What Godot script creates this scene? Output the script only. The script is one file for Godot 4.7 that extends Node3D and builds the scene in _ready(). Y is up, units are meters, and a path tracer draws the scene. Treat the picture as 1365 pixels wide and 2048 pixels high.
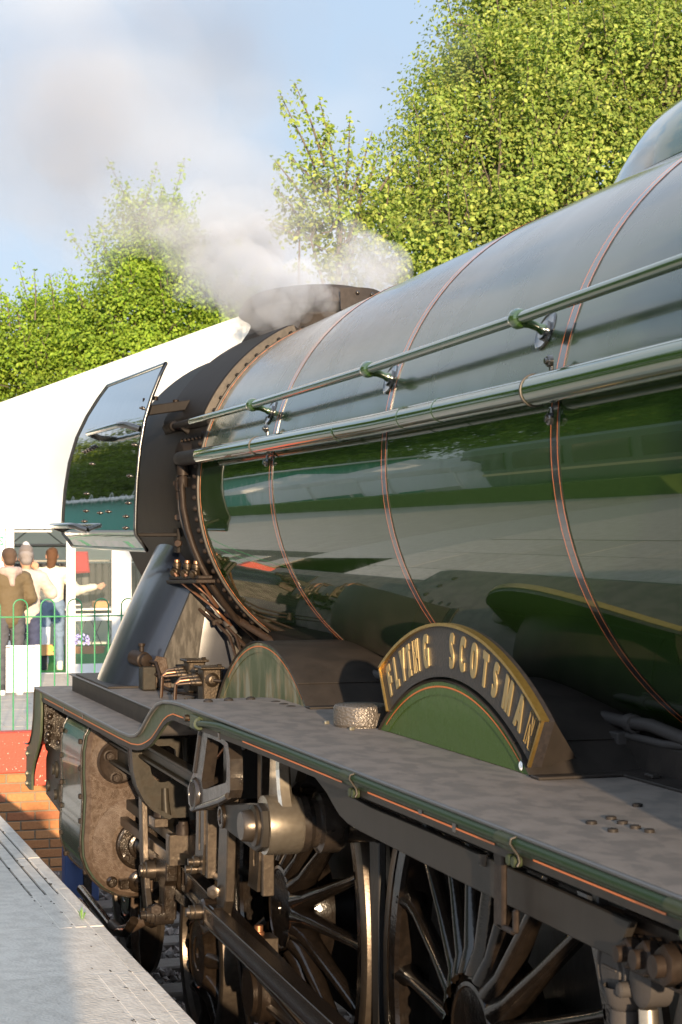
extends Node3D

# Axes used while building: x to the right, y up, s forward along the track (s = -z).

var M := {}
var rng := RandomNumberGenerator.new()
var loco: Node3D

const BOILER_FRONT := 1.48


func V(x: float, y: float, s: float) -> Vector3:
	return Vector3(x, y, -s)


# ---------------------------------------------------------------- mesh builder
class Mb:
	var v := PackedVector3Array()
	var n := PackedVector3Array()
	var c := PackedColorArray()
	var col := Color(1, 1, 1)

	func tri(a: Vector3, b: Vector3, d: Vector3, na: Vector3, nb: Vector3, nd: Vector3) -> void:
		if (b - a).cross(d - a).dot(na + nb + nd) > 0.0:
			v.append_array(PackedVector3Array([a, d, b])); n.append_array(PackedVector3Array([na, nd, nb]))
		else:
			v.append_array(PackedVector3Array([a, b, d])); n.append_array(PackedVector3Array([na, nb, nd]))
		c.append_array(PackedColorArray([col, col, col]))

	func flat(a: Vector3, b: Vector3, d: Vector3, out: Vector3) -> void:
		var m := (b - a).cross(d - a)
		if m.length_squared() < 1e-16:
			return
		m = m.normalized()
		if m.dot(out) < 0.0:
			m = -m
		tri(a, b, d, m, m, m)

	func quad(a: Vector3, b: Vector3, d: Vector3, e: Vector3, out: Vector3) -> void:
		flat(a, b, d, out); flat(a, d, e, out)

	func squad(a: Vector3, b: Vector3, d: Vector3, e: Vector3, na: Vector3, nb: Vector3, nd: Vector3, ne: Vector3) -> void:
		tri(a, b, d, na, nb, nd); tri(a, d, e, na, nd, ne)

	func box(at: Vector3, size: Vector3, basis := Basis.IDENTITY, bev := 0.004) -> void:
		var h := size * 0.5
		bev = minf(bev, minf(h.x, minf(h.y, h.z)) * 0.6)
		var axes := [Vector3.RIGHT, Vector3.UP, Vector3.BACK]
		var P := func(sx: int, sy: int, sz: int, k: int) -> Vector3:
			var p := Vector3(sx * (h.x - bev), sy * (h.y - bev), sz * (h.z - bev))
			p[k] = [sx * h.x, sy * h.y, sz * h.z][k]
			return at + basis * p
		var S := [-1, 1]
		for k in 3:
			for s in S:
				var q := []
				for uv in [[-1, -1], [1, -1], [1, 1], [-1, 1]]:
					var t := [0, 0, 0]
					t[k] = s; t[(k + 1) % 3] = uv[0]; t[(k + 2) % 3] = uv[1]
					q.append(P.call(t[0], t[1], t[2], k))
				quad(q[0], q[1], q[2], q[3], basis * (axes[k] * s))
		for k in 3:
			var i := (k + 1) % 3
			var j := (k + 2) % 3
			for a in S:
				for b in S:
					var t := [0, 0, 0]
					t[i] = a; t[j] = b
					var q := []
					for e in S:
						t[k] = e
						q.append(P.call(t[0], t[1], t[2], i)); q.append(P.call(t[0], t[1], t[2], j))
					quad(q[0], q[1], q[3], q[2], basis * (axes[i] * a + axes[j] * b))
		for a in S:
			for b in S:
				for d in S:
					flat(P.call(a, b, d, 0), P.call(a, b, d, 1), P.call(a, b, d, 2), basis * Vector3(a, b, d))

	func tube(path: Array, r, sides := 10, caps := true) -> void:
		var rings := []
		var nor := []
		var t0: Vector3 = (path[1] - path[0]).normalized()
		var u := t0.cross(Vector3.UP if absf(t0.y) < 0.9 else Vector3.RIGHT).normalized()
		for i in path.size():
			var t: Vector3 = (path[mini(i + 1, path.size() - 1)] - path[maxi(i - 1, 0)]).normalized()
			u = (u - t * u.dot(t)).normalized()
			var w := t.cross(u)
			var rr: float = r[i] if r is Array else r
			var a := PackedVector3Array()
			var b := PackedVector3Array()
			for k in sides:
				var f := TAU * k / sides
				var d := u * cos(f) + w * sin(f)
				a.append(path[i] + d * rr); b.append(d)
			rings.append(a); nor.append(b)
		for i in path.size() - 1:
			for k in sides:
				var m := (k + 1) % sides
				squad(rings[i][k], rings[i][m], rings[i + 1][m], rings[i + 1][k], nor[i][k], nor[i][m], nor[i + 1][m], nor[i + 1][k])
		if caps:
			for e in [0, path.size() - 1]:
				var t: Vector3 = (path[1] - path[0]) * -1.0 if e == 0 else path[e] - path[e - 1]
				for k in range(1, sides - 1):
					flat(rings[e][0], rings[e][k], rings[e][k + 1], t)

	# prof: [radius, distance along the axis]; corners sharper than 35 degrees stay sharp
	func lathe(o: Vector3, axis: Vector3, prof: Array, sides := 24, a0 := 0.0, a1 := TAU, up := Vector3.UP, squash := 1.0) -> void:
		axis = axis.normalized()
		var w := up - axis * up.dot(axis)
		if w.length() < 0.01:
			w = Vector3.RIGHT - axis * axis.x
			if w.length() < 0.01:
				w = Vector3.BACK
		w = w.normalized()
		var u := w.cross(axis)
		var k := prof.size()
		var sn := []
		for i in k - 1:
			var dr: float = prof[i + 1][0] - prof[i][0]
			var dh: float = prof[i + 1][1] - prof[i][1]
			sn.append(Vector2(dh, -dr).normalized())
		for i in k - 1:
			var n0: Vector2 = sn[i]
			var n1: Vector2 = sn[i]
			if i > 0 and sn[i].dot(sn[i - 1]) > 0.82:
				n0 = (sn[i] + sn[i - 1]).normalized()
			if i < k - 2 and sn[i].dot(sn[i + 1]) > 0.82:
				n1 = (sn[i] + sn[i + 1]).normalized()
			for j in sides:
				var f0 := a0 + (a1 - a0) * j / sides
				var f1 := a0 + (a1 - a0) * (j + 1) / sides
				var d0 := w * cos(f0) * squash + u * sin(f0)
				var d1 := w * cos(f1) * squash + u * sin(f1)
				var e0 := w * cos(f0) / squash + u * sin(f0)
				var e1 := w * cos(f1) / squash + u * sin(f1)
				var A: Vector3 = o + axis * prof[i][1] + d0 * prof[i][0]
				var B: Vector3 = o + axis * prof[i][1] + d1 * prof[i][0]
				var C: Vector3 = o + axis * prof[i + 1][1] + d1 * prof[i + 1][0]
				var D: Vector3 = o + axis * prof[i + 1][1] + d0 * prof[i + 1][0]
				var na := (e0.normalized() * n0.x + axis * n0.y).normalized()
				var nb := (e1.normalized() * n0.x + axis * n0.y).normalized()
				var nc := (e1.normalized() * n1.x + axis * n1.y).normalized()
				var nd := (e0.normalized() * n1.x + axis * n1.y).normalized()
				if prof[i][0] > 1e-6:
					tri(A, B, C, na, nb, nc)
				if prof[i + 1][0] > 1e-6:
					tri(A, C, D, na, nc, nd)

	# outline (2-D) swept from w0 to w1: point = o + U*p.x + W*p.y + N*w
	func prism(pts: Array, o: Vector3, U: Vector3, W: Vector3, N: Vector3, w0: float, w1: float, bev := 0.003, smooth := false) -> void:
		var poly := PackedVector2Array(pts)
		var area := 0.0
		for i in poly.size():
			area += poly[i].cross(poly[(i + 1) % poly.size()])
		if area < 0.0:
			poly.reverse()
		var k := poly.size()
		var ins := PackedVector2Array()
		var en := PackedVector2Array()
		for i in k:
			var d := (poly[(i + 1) % k] - poly[i]).normalized()
			en.append(Vector2(d.y, -d.x))
		for i in k:
			var a := en[(i + k - 1) % k]
			var b := en[i]
			var m := (a + b)
			m = m / maxf(m.length_squared() * 0.5, 0.35)
			ins.append(poly[i] - m * bev)
		var T := func(p: Vector2, w: float) -> Vector3: return o + U * p.x + W * p.y + N * w
		var D := func(p: Vector2) -> Vector3: return (U * p.x + W * p.y).normalized()
		var sg := signf(w1 - w0)
		for i in k:
			var j := (i + 1) % k
			var na := en[i]
			var nb := en[i]
			if smooth:
				var pa := en[(i + k - 1) % k]
				var pb := en[j]
				if pa.dot(na) > 0.6: na = (pa + na).normalized()
				if pb.dot(nb) > 0.6: nb = (pb + nb).normalized()
			var A: Vector3 = D.call(na)
			var B: Vector3 = D.call(nb)
			squad(T.call(poly[i], w0 + sg * bev), T.call(poly[j], w0 + sg * bev), T.call(poly[j], w1 - sg * bev), T.call(poly[i], w1 - sg * bev), A, B, B, A)
			if bev > 0.0:
				quad(T.call(poly[i], w1 - sg * bev), T.call(poly[j], w1 - sg * bev), T.call(ins[j], w1), T.call(ins[i], w1), A + N * sg)
				quad(T.call(poly[i], w0 + sg * bev), T.call(poly[j], w0 + sg * bev), T.call(ins[j], w0), T.call(ins[i], w0), A - N * sg)
		var cap := ins if bev > 0.0 else poly
		var ix := Geometry2D.triangulate_polygon(cap)
		if ix.is_empty():
			cap = poly
			ix = Geometry2D.triangulate_polygon(cap)
		for i in range(0, ix.size(), 3):
			flat(T.call(cap[ix[i]], w1), T.call(cap[ix[i + 1]], w1), T.call(cap[ix[i + 2]], w1), N * sg)
			flat(T.call(cap[ix[i]], w0), T.call(cap[ix[i + 1]], w0), T.call(cap[ix[i + 2]], w0), -N * sg)

	# a plate with an opening: outer and inner outlines with the same number of points
	func ring(outer: Array, inner: Array, o: Vector3, U: Vector3, W: Vector3, N: Vector3, w0: float, w1: float) -> void:
		var k := outer.size()
		var T := func(p: Vector2, w: float) -> Vector3: return o + U * p.x + W * p.y + N * w
		var mid := Vector2()
		for p in inner: mid += p
		mid /= k
		for i in k:
			var j := (i + 1) % k
			var sg := signf(w1 - w0)
			quad(T.call(outer[i], w1), T.call(outer[j], w1), T.call(inner[j], w1), T.call(inner[i], w1), N * sg)
			quad(T.call(outer[i], w0), T.call(outer[j], w0), T.call(inner[j], w0), T.call(inner[i], w0), -N * sg)
			var mo: Vector2 = (outer[i] + outer[j]) * 0.5 - mid
			var mi: Vector2 = mid - (inner[i] + inner[j]) * 0.5
			quad(T.call(outer[i], w0), T.call(outer[j], w0), T.call(outer[j], w1), T.call(outer[i], w1), U * mo.x + W * mo.y)
			quad(T.call(inner[i], w0), T.call(inner[j], w0), T.call(inner[j], w1), T.call(inner[i], w1), U * mi.x + W * mi.y)

	# a smooth sheet through rows of points
	func sheet(rows: Array, out: Vector3) -> void:
		var R := rows.size()
		var C: int = rows[0].size()
		var nr := []
		for i in R:
			var a := []
			for j in C:
				var du: Vector3 = rows[mini(i + 1, R - 1)][j] - rows[maxi(i - 1, 0)][j]
				var dv: Vector3 = rows[i][mini(j + 1, C - 1)] - rows[i][maxi(j - 1, 0)]
				var m := du.cross(dv).normalized()
				if out != Vector3.ZERO and m.dot(out) < 0.0: m = -m
				a.append(m)
			nr.append(a)
		for i in R - 1:
			for j in C - 1:
				squad(rows[i][j], rows[i][j + 1], rows[i + 1][j + 1], rows[i + 1][j], nr[i][j], nr[i][j + 1], nr[i + 1][j + 1], nr[i + 1][j])

	func hexnut(at: Vector3, axis: Vector3, r: float, h: float, sides := 6) -> void:
		lathe(at, axis, [[0.0, h], [r * 0.85, h], [r, h * 0.85], [r, 0.0]], sides)

	func dome(at: Vector3, axis: Vector3, r: float, h: float, sides := 10) -> void:
		lathe(at, axis, [[0.0, h], [r * 0.5, h * 0.87], [r * 0.87, h * 0.5], [r, 0.0]], sides)

	func mesh() -> ArrayMesh:
		var a := []
		a.resize(Mesh.ARRAY_MAX)
		a[Mesh.ARRAY_VERTEX] = v
		a[Mesh.ARRAY_NORMAL] = n
		a[Mesh.ARRAY_COLOR] = c
		var m := ArrayMesh.new()
		m.add_surface_from_arrays(Mesh.PRIMITIVE_TRIANGLES, a)
		return m


# ---------------------------------------------------------------- nodes
func put(called: String, shape, m: Material, parent: Node = null) -> MeshInstance3D:
	var o := MeshInstance3D.new()
	o.name = called
	o.mesh = shape.mesh() if shape is Mb else shape
	o.material_override = m
	_add(o, parent)
	return o


func _add(o: Node3D, parent: Node = null) -> void:
	var p: Node = parent if parent else self
	var base := String(o.name)
	if p.has_node(NodePath(base)):
		var i := 1
		while p.has_node(NodePath("%s_%03d" % [base, i])):
			i += 1
		o.name = "%s_%03d" % [base, i]
	p.add_child(o, true)


var counts := {}
func many(called: String, shape: Mesh, m: Material, parent: Node, at: Transform3D) -> MeshInstance3D:   # fast numbering for pieces that repeat often
	var key := str(parent.get_instance_id()) + called
	var k: int = counts.get(key, 0)
	counts[key] = k + 1
	var o := MeshInstance3D.new()
	o.name = called if k == 0 else "%s_%03d" % [called, k]
	o.mesh = shape
	o.material_override = m
	o.transform = at
	parent.add_child(o)
	return o


func thing(called: String, label: String, category: String, at := Vector3.ZERO, group := "") -> Node3D:
	var o := Node3D.new()
	o.name = called
	o.position = at
	_add(o)
	tag(o, label, category, group)
	return o


func tag(o: Node, label: String, category: String, group := "") -> void:
	o.set_meta("label", label)
	o.set_meta("category", category)
	if group != "":
		o.set_meta("group", group)


func setting(called: String, shape, m: Material) -> MeshInstance3D:
	var o := put(called, shape, m)
	o.set_meta("kind", "structure")
	return o


func branch(called: String, parent: Node) -> Node3D:
	var o := Node3D.new()
	o.name = called
	_add(o, parent)
	return o


# ---------------------------------------------------------------- materials
func lin(r: float, g: float, b: float) -> Color:
	return Color(r, g, b).linear_to_srgb()


func noise_tex(sd: int, freq: float, cols: Array, oct := 4, size := 512, lo := 0.3, hi := 0.7, kind := FastNoiseLite.TYPE_SIMPLEX_SMOOTH, warp := 0.0, soft := 0.45) -> NoiseTexture2D:
	var mean := Color(0, 0, 0)
	for c in cols: mean += c / cols.size()
	mean.a = 1.0
	var f := FastNoiseLite.new()
	f.seed = sd; f.frequency = freq; f.fractal_octaves = oct; f.noise_type = kind
	f.fractal_type = FastNoiseLite.FRACTAL_FBM
	if warp > 0.0:
		f.domain_warp_enabled = true; f.domain_warp_amplitude = warp; f.domain_warp_frequency = freq
	var g := Gradient.new()
	var off := PackedFloat32Array()
	var cc := PackedColorArray()
	for i in cols.size():
		off.append(lo + (hi - lo) * i / maxf(cols.size() - 1, 1)); cc.append(mean.lerp(cols[i], soft))
	g.offsets = off; g.colors = cc
	var t := NoiseTexture2D.new()
	t.width = size; t.height = size; t.seamless = true; t.noise = f; t.color_ramp = g
	t.generate_mipmaps = false
	return t


func bump_tex(sd: int, freq: float, oct := 4, size := 512, kind := FastNoiseLite.TYPE_SIMPLEX_SMOOTH) -> NoiseTexture2D:
	return noise_tex(sd, freq, [Color.BLACK, Color.WHITE], oct, size, 0.1, 0.9, kind, 0.0, 1.0)


func mat(called: String, a: Color, rough: float, metal := 0.0, o := {}) -> StandardMaterial3D:
	var m := StandardMaterial3D.new()
	m.resource_name = called
	m.albedo_color = a
	m.roughness = rough
	m.metallic = metal
	var k: float = o.get("scale", 1.0)
	if o.has("tex") or o.has("bump") or o.has("rtex"):
		m.uv1_triplanar = true
		m.uv1_world_triplanar = true
		m.uv1_scale = Vector3.ONE * k if not o.has("scale3") else o.scale3
	if o.has("tex"):
		m.albedo_texture = o.tex
	if o.has("rtex"):
		m.roughness_texture = o.rtex; m.roughness_texture_channel = BaseMaterial3D.TEXTURE_CHANNEL_RED
	if o.has("bump"):
		m.heightmap_enabled = true; m.heightmap_texture = o.bump; m.heightmap_scale = o.get("bump_cm", 0.1)
	if o.has("coat"):
		m.clearcoat_enabled = true; m.clearcoat = o.coat; m.clearcoat_roughness = o.get("coat_rough", 0.03)
	if o.has("back"):
		m.backlight_enabled = true; m.backlight = o.back
	if o.get("vc", false):
		m.vertex_color_use_as_albedo = true
	if o.has("spec"):
		m.metallic_specular = o.spec
	return m


func make_materials() -> void:
	var grain := bump_tex(3, 0.05, 5)
	var lumps := bump_tex(4, 0.012, 4)
	var wob := bump_tex(5, 0.006, 2)
	var rough_mid := noise_tex(6, 0.012, [Color(0.45, 0.45, 0.45), Color(1, 1, 1)], 5)
	var streaky := noise_tex(8, 0.01, [Color(0.25, 0.25, 0.25), Color(0.6, 0.6, 0.6), Color(1, 1, 1)], 5)
	# loco paint
	M.green = mat("green_gloss", Color.WHITE, 0.08, 0.0, {"vc": true, "spec": 0.15, "coat": 1.0, "coat_rough": 0.015, "bump": bump_tex(5, 0.0075, 4), "scale": 0.55, "bump_cm": 0.13})
	M.green_top = mat("sooty_green", Color.WHITE, 0.34, 0.0, {"vc": true, "spec": 0.45, "coat": 0.68, "coat_rough": 0.07, "rtex": rough_mid, "scale": 0.5})
	M.pipe_green = mat("pipe_green", lin(0.02, 0.045, 0.01), 0.15, 0.0, {"coat": 1.0, "coat_rough": 0.03})
	M.conduit = mat("conduit_green", lin(0.013, 0.027, 0.009), 0.42)
	M.line_green = mat("valance_green", Color.WHITE, 0.42, 0.0, {"tex": noise_tex(21, 0.02, [lin(0.05, 0.06, 0.035), lin(0.035, 0.055, 0.025), lin(0.10, 0.09, 0.07)], 5, 512, 0.3, 0.75), "scale3": Vector3(3, 0.8, 3), "bump": grain, "bump_cm": 0.03})
	M.face_green = mat("panel_green", lin(0.05, 0.085, 0.025), 0.35, 0.0, {"rtex": rough_mid, "scale": 2.0})
	M.stained_green = mat("stained_green", Color.WHITE, 0.4, 0.0, {"tex": noise_tex(22, 0.014, [lin(0.035, 0.05, 0.02), lin(0.07, 0.085, 0.045), lin(0.17, 0.12, 0.06), lin(0.22, 0.22, 0.18)], 5, 512, 0.35, 0.78, FastNoiseLite.TYPE_SIMPLEX_SMOOTH, 0.0, 0.6), "scale3": Vector3(1.1, 0.4, 1.1)})
	M.black_gloss = mat("black_gloss", lin(0.012, 0.013, 0.014), 0.2, 0.0, {"coat": 1.0, "coat_rough": 0.03, "bump": wob, "scale": 0.9, "bump_cm": 0.12})
	M.deflector = mat("deflector_paint", lin(0.012, 0.017, 0.01), 0.03, 0.0, {"coat": 1.0, "coat_rough": 0.012, "bump": wob, "scale": 1.6, "bump_cm": 0.06, "spec": 0.95})
	M.black_line = mat("band_black", lin(0.012, 0.012, 0.012), 0.2, 0.0, {"coat": 1.0, "coat_rough": 0.03})
	M.orange = mat("orange_line", lin(0.5, 0.13, 0.03), 0.45)
	M.soot = mat("soot_black", Color.WHITE, 0.62, 0.0, {"tex": noise_tex(23, 0.01, [lin(0.03, 0.025, 0.022), lin(0.055, 0.045, 0.039)], 5), "scale": 1.3, "bump": grain, "bump_cm": 0.05})
	M.worn_steel = mat("worn_steel", Color.WHITE, 0.5, 0.35, {"tex": noise_tex(24, 0.02, [lin(0.1, 0.085, 0.068), lin(0.2, 0.17, 0.14)], 5), "scale": 2.0, "bump": grain, "bump_cm": 0.02})
	M.chimney = mat("chimney_rust", Color.WHITE, 0.75, 0.0, {"tex": noise_tex(25, 0.02, [lin(0.11, 0.098, 0.093), lin(0.19, 0.165, 0.155)], 5), "scale": 2.0, "bump": grain, "bump_cm": 0.05})
	var plate_tex := noise_tex(26, 0.007, [lin(0.075, 0.07, 0.068), lin(0.17, 0.143, 0.124), lin(0.21, 0.178, 0.152), lin(0.235, 0.203, 0.178)], 6, 1024, 0.34, 0.72, FastNoiseLite.TYPE_SIMPLEX_SMOOTH, 90.0, 0.26)
	M.plate = mat("dusty_plate", Color.WHITE, 0.55, 0.0, {"tex": plate_tex, "scale3": Vector3(1.3, 1.3, 0.8), "bump": grain, "bump_cm": 0.03})
	M.plate_dark = mat("dark_plate", Color.WHITE, 0.5, 0.0, {"tex": noise_tex(27, 0.01, [lin(0.06, 0.052, 0.046), lin(0.12, 0.1, 0.085)], 5), "scale": 1.4, "bump": grain, "bump_cm": 0.03})
	M.edge = mat("worn_edge", lin(0.09, 0.088, 0.088), 0.4, 0.4)
	M.oily_black = mat("oily_black", Color.WHITE, 0.3, 0.0, {"tex": noise_tex(28, 0.015, [lin(0.012, 0.01, 0.009), lin(0.035, 0.026, 0.02)], 5), "scale": 2.0, "bump": lumps, "bump_cm": 0.1, "rtex": rough_mid})
	M.frame_black = mat("frame_black", lin(0.012, 0.01, 0.009), 0.5, 0.0, {"bump": lumps, "scale": 1.5, "bump_cm": 0.15})
	M.grey_green = mat("grey_green_casting", Color.WHITE, 0.42, 0.1, {"tex": noise_tex(29, 0.016, [lin(0.065, 0.06, 0.045), lin(0.11, 0.1, 0.08), lin(0.09, 0.07, 0.05)], 5), "scale": 2.0, "bump": grain, "bump_cm": 0.02})
	M.rust_casting = mat("rusty_casting", Color.WHITE, 0.6, 0.0, {"tex": noise_tex(30, 0.012, [lin(0.035, 0.022, 0.014), lin(0.075, 0.054, 0.04), lin(0.1, 0.075, 0.06), lin(0.05, 0.032, 0.022)], 6), "scale": 2.2, "bump": bump_tex(31, 0.13, 3), "bump_cm": 0.22, "rtex": rough_mid})
	M.oily_brown = mat("oily_brown", Color.WHITE, 0.3, 0.3, {"tex": noise_tex(32, 0.02, [lin(0.03, 0.02, 0.013), lin(0.065, 0.045, 0.03), lin(0.11, 0.08, 0.055)], 5), "scale": 2.5, "bump": bump_tex(33, 0.1, 4), "bump_cm": 0.06, "rtex": rough_mid})
	M.steel = mat("oiled_steel", Color.WHITE, 0.34, 0.75, {"tex": noise_tex(34, 0.02, [lin(0.2, 0.16, 0.13), lin(0.36, 0.3, 0.24)], 5), "scale": 2.5, "bump": grain, "bump_cm": 0.03})
	M.bright_steel = mat("bright_steel", Color.WHITE, 0.26, 0.9, {"tex": noise_tex(35, 0.03, [lin(0.4, 0.34, 0.27), lin(0.62, 0.55, 0.46)], 5), "scale": 2.5})
	M.rod = mat("oily_rod", Color.WHITE, 0.25, 0.45, {"tex": noise_tex(36, 0.03, [lin(0.05, 0.035, 0.025), lin(0.1, 0.07, 0.05)], 5), "scale": 2.5, "bump": bump_tex(37, 0.09, 3), "bump_cm": 0.06})
	M.wheel = mat("wheel_black", Color.WHITE, 0.24, 0.1, {"tex": noise_tex(38, 0.02, [lin(0.018, 0.014, 0.011), lin(0.05, 0.036, 0.027)], 5), "scale": 2.0, "bump": grain, "bump_cm": 0.05, "rtex": rough_mid})
	M.brown_iron = mat("brown_iron", Color.WHITE, 0.5, 0.2, {"tex": noise_tex(39, 0.02, [lin(0.045, 0.032, 0.024), lin(0.11, 0.08, 0.062)], 5), "scale": 2.0, "bump": grain, "bump_cm": 0.05})
	M.beam_grey = mat("beam_grey", Color.WHITE, 0.45, 0.1, {"tex": noise_tex(40, 0.012, [lin(0.07, 0.062, 0.055), lin(0.1, 0.088, 0.078)], 5), "scale3": Vector3(2, 0.7, 2)})
	M.copper = mat("copper_pipe", lin(0.42, 0.2, 0.11), 0.38, 0.85)
	M.dull_copper = mat("dull_copper", Color.WHITE, 0.45, 0.5, {"tex": noise_tex(41, 0.03, [lin(0.13, 0.085, 0.06), lin(0.28, 0.18, 0.12)], 4), "scale": 3.0})
	M.brass = mat("brass", Color.WHITE, 0.3, 0.9, {"tex": noise_tex(42, 0.03, [lin(0.45, 0.28, 0.08), lin(0.62, 0.42, 0.14)], 4), "scale": 3.0, "bump": grain, "bump_cm": 0.02})
	M.dirty_brass = mat("dirty_brass", Color.WHITE, 0.42, 0.6, {"tex": noise_tex(43, 0.03, [lin(0.08, 0.055, 0.034), lin(0.2, 0.145, 0.085)], 5), "scale": 3.0, "bump": grain, "bump_cm": 0.05})
	M.letter = mat("letter_brass", lin(0.36, 0.27, 0.13), 0.42, 0.6)
	M.name_black = mat("nameplate_black", Color.WHITE, 0.45, 0.0, {"tex": noise_tex(44, 0.03, [lin(0.012, 0.011, 0.012), lin(0.04, 0.032, 0.03)], 5), "scale": 3.0, "bump": grain, "bump_cm": 0.05})
	M.grey_pipe = mat("grey_pipe", lin(0.045, 0.04, 0.038), 0.6, 0.0, {"bump": grain, "scale": 3.0, "bump_cm": 0.04})
	M.polished = mat("polished_casing", lin(0.010, 0.012, 0.02), 0.3, 0.0, {"coat": 0.4, "coat_rough": 0.1, "bump": wob, "scale": 1.2, "bump_cm": 0.1})
	M.casing_stain = mat("stained_casing", Color.WHITE, 0.5, 0.1, {"tex": noise_tex(45, 0.02, [lin(0.03, 0.026, 0.022), lin(0.05, 0.045, 0.038), lin(0.075, 0.068, 0.06)], 5, 512, 0.35, 0.7, FastNoiseLite.TYPE_SIMPLEX_SMOOTH, 0.0, 0.7), "scale3": Vector3(3, 0.9, 3)})
	M.cap = mat("textured_cap", lin(0.1, 0.085, 0.072), 0.36, 0.35, {"bump": bump_tex(46, 0.055, 2), "scale": 3.0, "bump_cm": 0.35})
	M.cyl_green = mat("cylinder_green", lin(0.025, 0.036, 0.024), 0.25, 0.0, {"coat": 0.6, "coat_rough": 0.05, "bump": wob, "scale": 1.5, "bump_cm": 0.15})
	M.green_clip = mat("green_clip", lin(0.03, 0.037, 0.018), 0.45)
	M.pale_metal = mat("pale_metal", lin(0.22, 0.2, 0.15), 0.35, 0.6)
	M.white_spot = mat("white_spot", lin(0.8, 0.8, 0.78), 0.6)
	# place
	M.concrete = mat("concrete_slab", Color.WHITE, 0.85, 0.0, {"tex": noise_tex(50, 0.012, [lin(0.47, 0.41, 0.345), lin(0.6, 0.53, 0.45), lin(0.68, 0.605, 0.515)], 6, 1024, 0.25, 0.75), "scale": 0.7, "bump": bump_tex(51, 0.12, 4), "bump_cm": 0.25})
	M.concrete2 = mat("concrete_slab_worn", Color.WHITE, 0.85, 0.0, {"tex": noise_tex(52, 0.012, [lin(0.43, 0.375, 0.315), lin(0.55, 0.485, 0.41), lin(0.62, 0.55, 0.465)], 6, 1024, 0.25, 0.75), "scale": 0.7, "bump": bump_tex(51, 0.12, 4), "bump_cm": 0.28})
	M.joint = mat("joint_dirt", lin(0.06, 0.052, 0.042), 0.95)
	M.paving = mat("paving", Color.WHITE, 0.85, 0.0, {"tex": noise_tex(53, 0.01, [lin(0.36, 0.315, 0.265), lin(0.46, 0.41, 0.35)], 6), "scale": 0.6, "bump": grain, "bump_cm": 0.1})
	for i in 4:
		M["brick%d" % i] = mat("brick", Color.WHITE, 0.85, 0.0, {"tex": noise_tex(60 + i, 0.03, [[lin(0.29, 0.11, 0.036), lin(0.36, 0.15, 0.055)], [lin(0.33, 0.14, 0.05), lin(0.4, 0.18, 0.07)], [lin(0.24, 0.08, 0.032), lin(0.32, 0.115, 0.046)], [lin(0.29, 0.09, 0.04), lin(0.34, 0.12, 0.056)]][i], 5), "scale": 2.0, "bump": grain, "bump_cm": 0.15})
	M.mortar = mat("mortar", lin(0.2, 0.16, 0.11), 0.95, 0.0, {"bump": grain, "scale": 2.0, "bump_cm": 0.1})
	M.red = mat("red_flaking_paint", Color.WHITE, 0.55, 0.0, {"tex": noise_tex(66, 0.045, [lin(0.42, 0.035, 0.014), lin(0.42, 0.038, 0.016), lin(0.66, 0.6, 0.55)], 5, 512, 0.80, 0.83, FastNoiseLite.TYPE_SIMPLEX_SMOOTH, 0.0, 1.0), "scale": 1.6, "bump": grain, "bump_cm": 0.06})
	M.blue = mat("blue_paint", lin(0.05, 0.08, 0.19), 0.55)
	M.fence_green = mat("fence_green", lin(0.012, 0.2, 0.07), 0.35, 0.0, {"coat": 0.5})
	M.white = mat("white_panel", lin(0.8, 0.8, 0.79), 0.5)
	M.white_pvc = mat("marquee_pvc", lin(0.72, 0.72, 0.71), 0.6, 0.0, {"back": Color(1, 1, 1), "spec": 0.2})
	M.white_frame = mat("white_frame", lin(0.62, 0.61, 0.59), 0.4)
	M.glass = mat("clear_glass", Color(0.85, 0.92, 0.9, 0.02), 0.02)
	M.glass.transparency = BaseMaterial3D.TRANSPARENCY_ALPHA
	M.exit_green = mat("exit_green", lin(0.02, 0.35, 0.16), 0.5)
	M.carpet = mat("green_carpet", lin(0.03, 0.22, 0.045), 0.95, 0.0, {"bump": grain, "scale": 4.0, "bump_cm": 0.3})
	M.dark_inside = mat("dark_stall", lin(0.03, 0.03, 0.033), 0.8)
	M.grey_inside = mat("grey_wall", lin(0.5, 0.5, 0.47), 0.8)
	M.truss = mat("truss_metal", lin(0.16, 0.16, 0.15), 0.5, 0.3)
	M.red_cloth = mat("red_cloth", lin(0.3, 0.02, 0.025), 0.9)
	M.card = mat("cardboard", lin(0.5, 0.27, 0.11), 0.85)
	M.wood = mat("wood", lin(0.4, 0.2, 0.08), 0.7)
	M.teal = mat("teal_boards", lin(0.03, 0.26, 0.19), 0.5)
	M.ballast = mat("ballast_bed", lin(0.16, 0.13, 0.11), 0.95, 0.0, {"bump": bump_tex(70, 0.08, 3), "scale": 2.0, "bump_cm": 3.0})
	M.stone = mat("ballast_stone", Color.WHITE, 0.85, 0.0, {"vc": true})
	M.sleeper = mat("sleeper_wood", Color.WHITE, 0.85, 0.0, {"tex": noise_tex(71, 0.02, [lin(0.06, 0.045, 0.035), lin(0.15, 0.12, 0.095)], 5), "scale3": Vector3(0.5, 3, 3), "bump": grain, "bump_cm": 0.2})
	M.rail = mat("rail_steel", lin(0.12, 0.07, 0.045), 0.6, 0.4)
	M.grass = mat("grass", Color.WHITE, 0.95, 0.0, {"tex": noise_tex(72, 0.02, [lin(0.04, 0.075, 0.015), lin(0.09, 0.13, 0.03)], 5), "scale": 0.4})
	M.bark = mat("bark", Color.WHITE, 0.9, 0.0, {"tex": noise_tex(73, 0.03, [lin(0.07, 0.055, 0.04), lin(0.16, 0.13, 0.1)], 5), "scale3": Vector3(3, 1, 3), "bump": grain, "bump_cm": 0.4})
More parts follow.
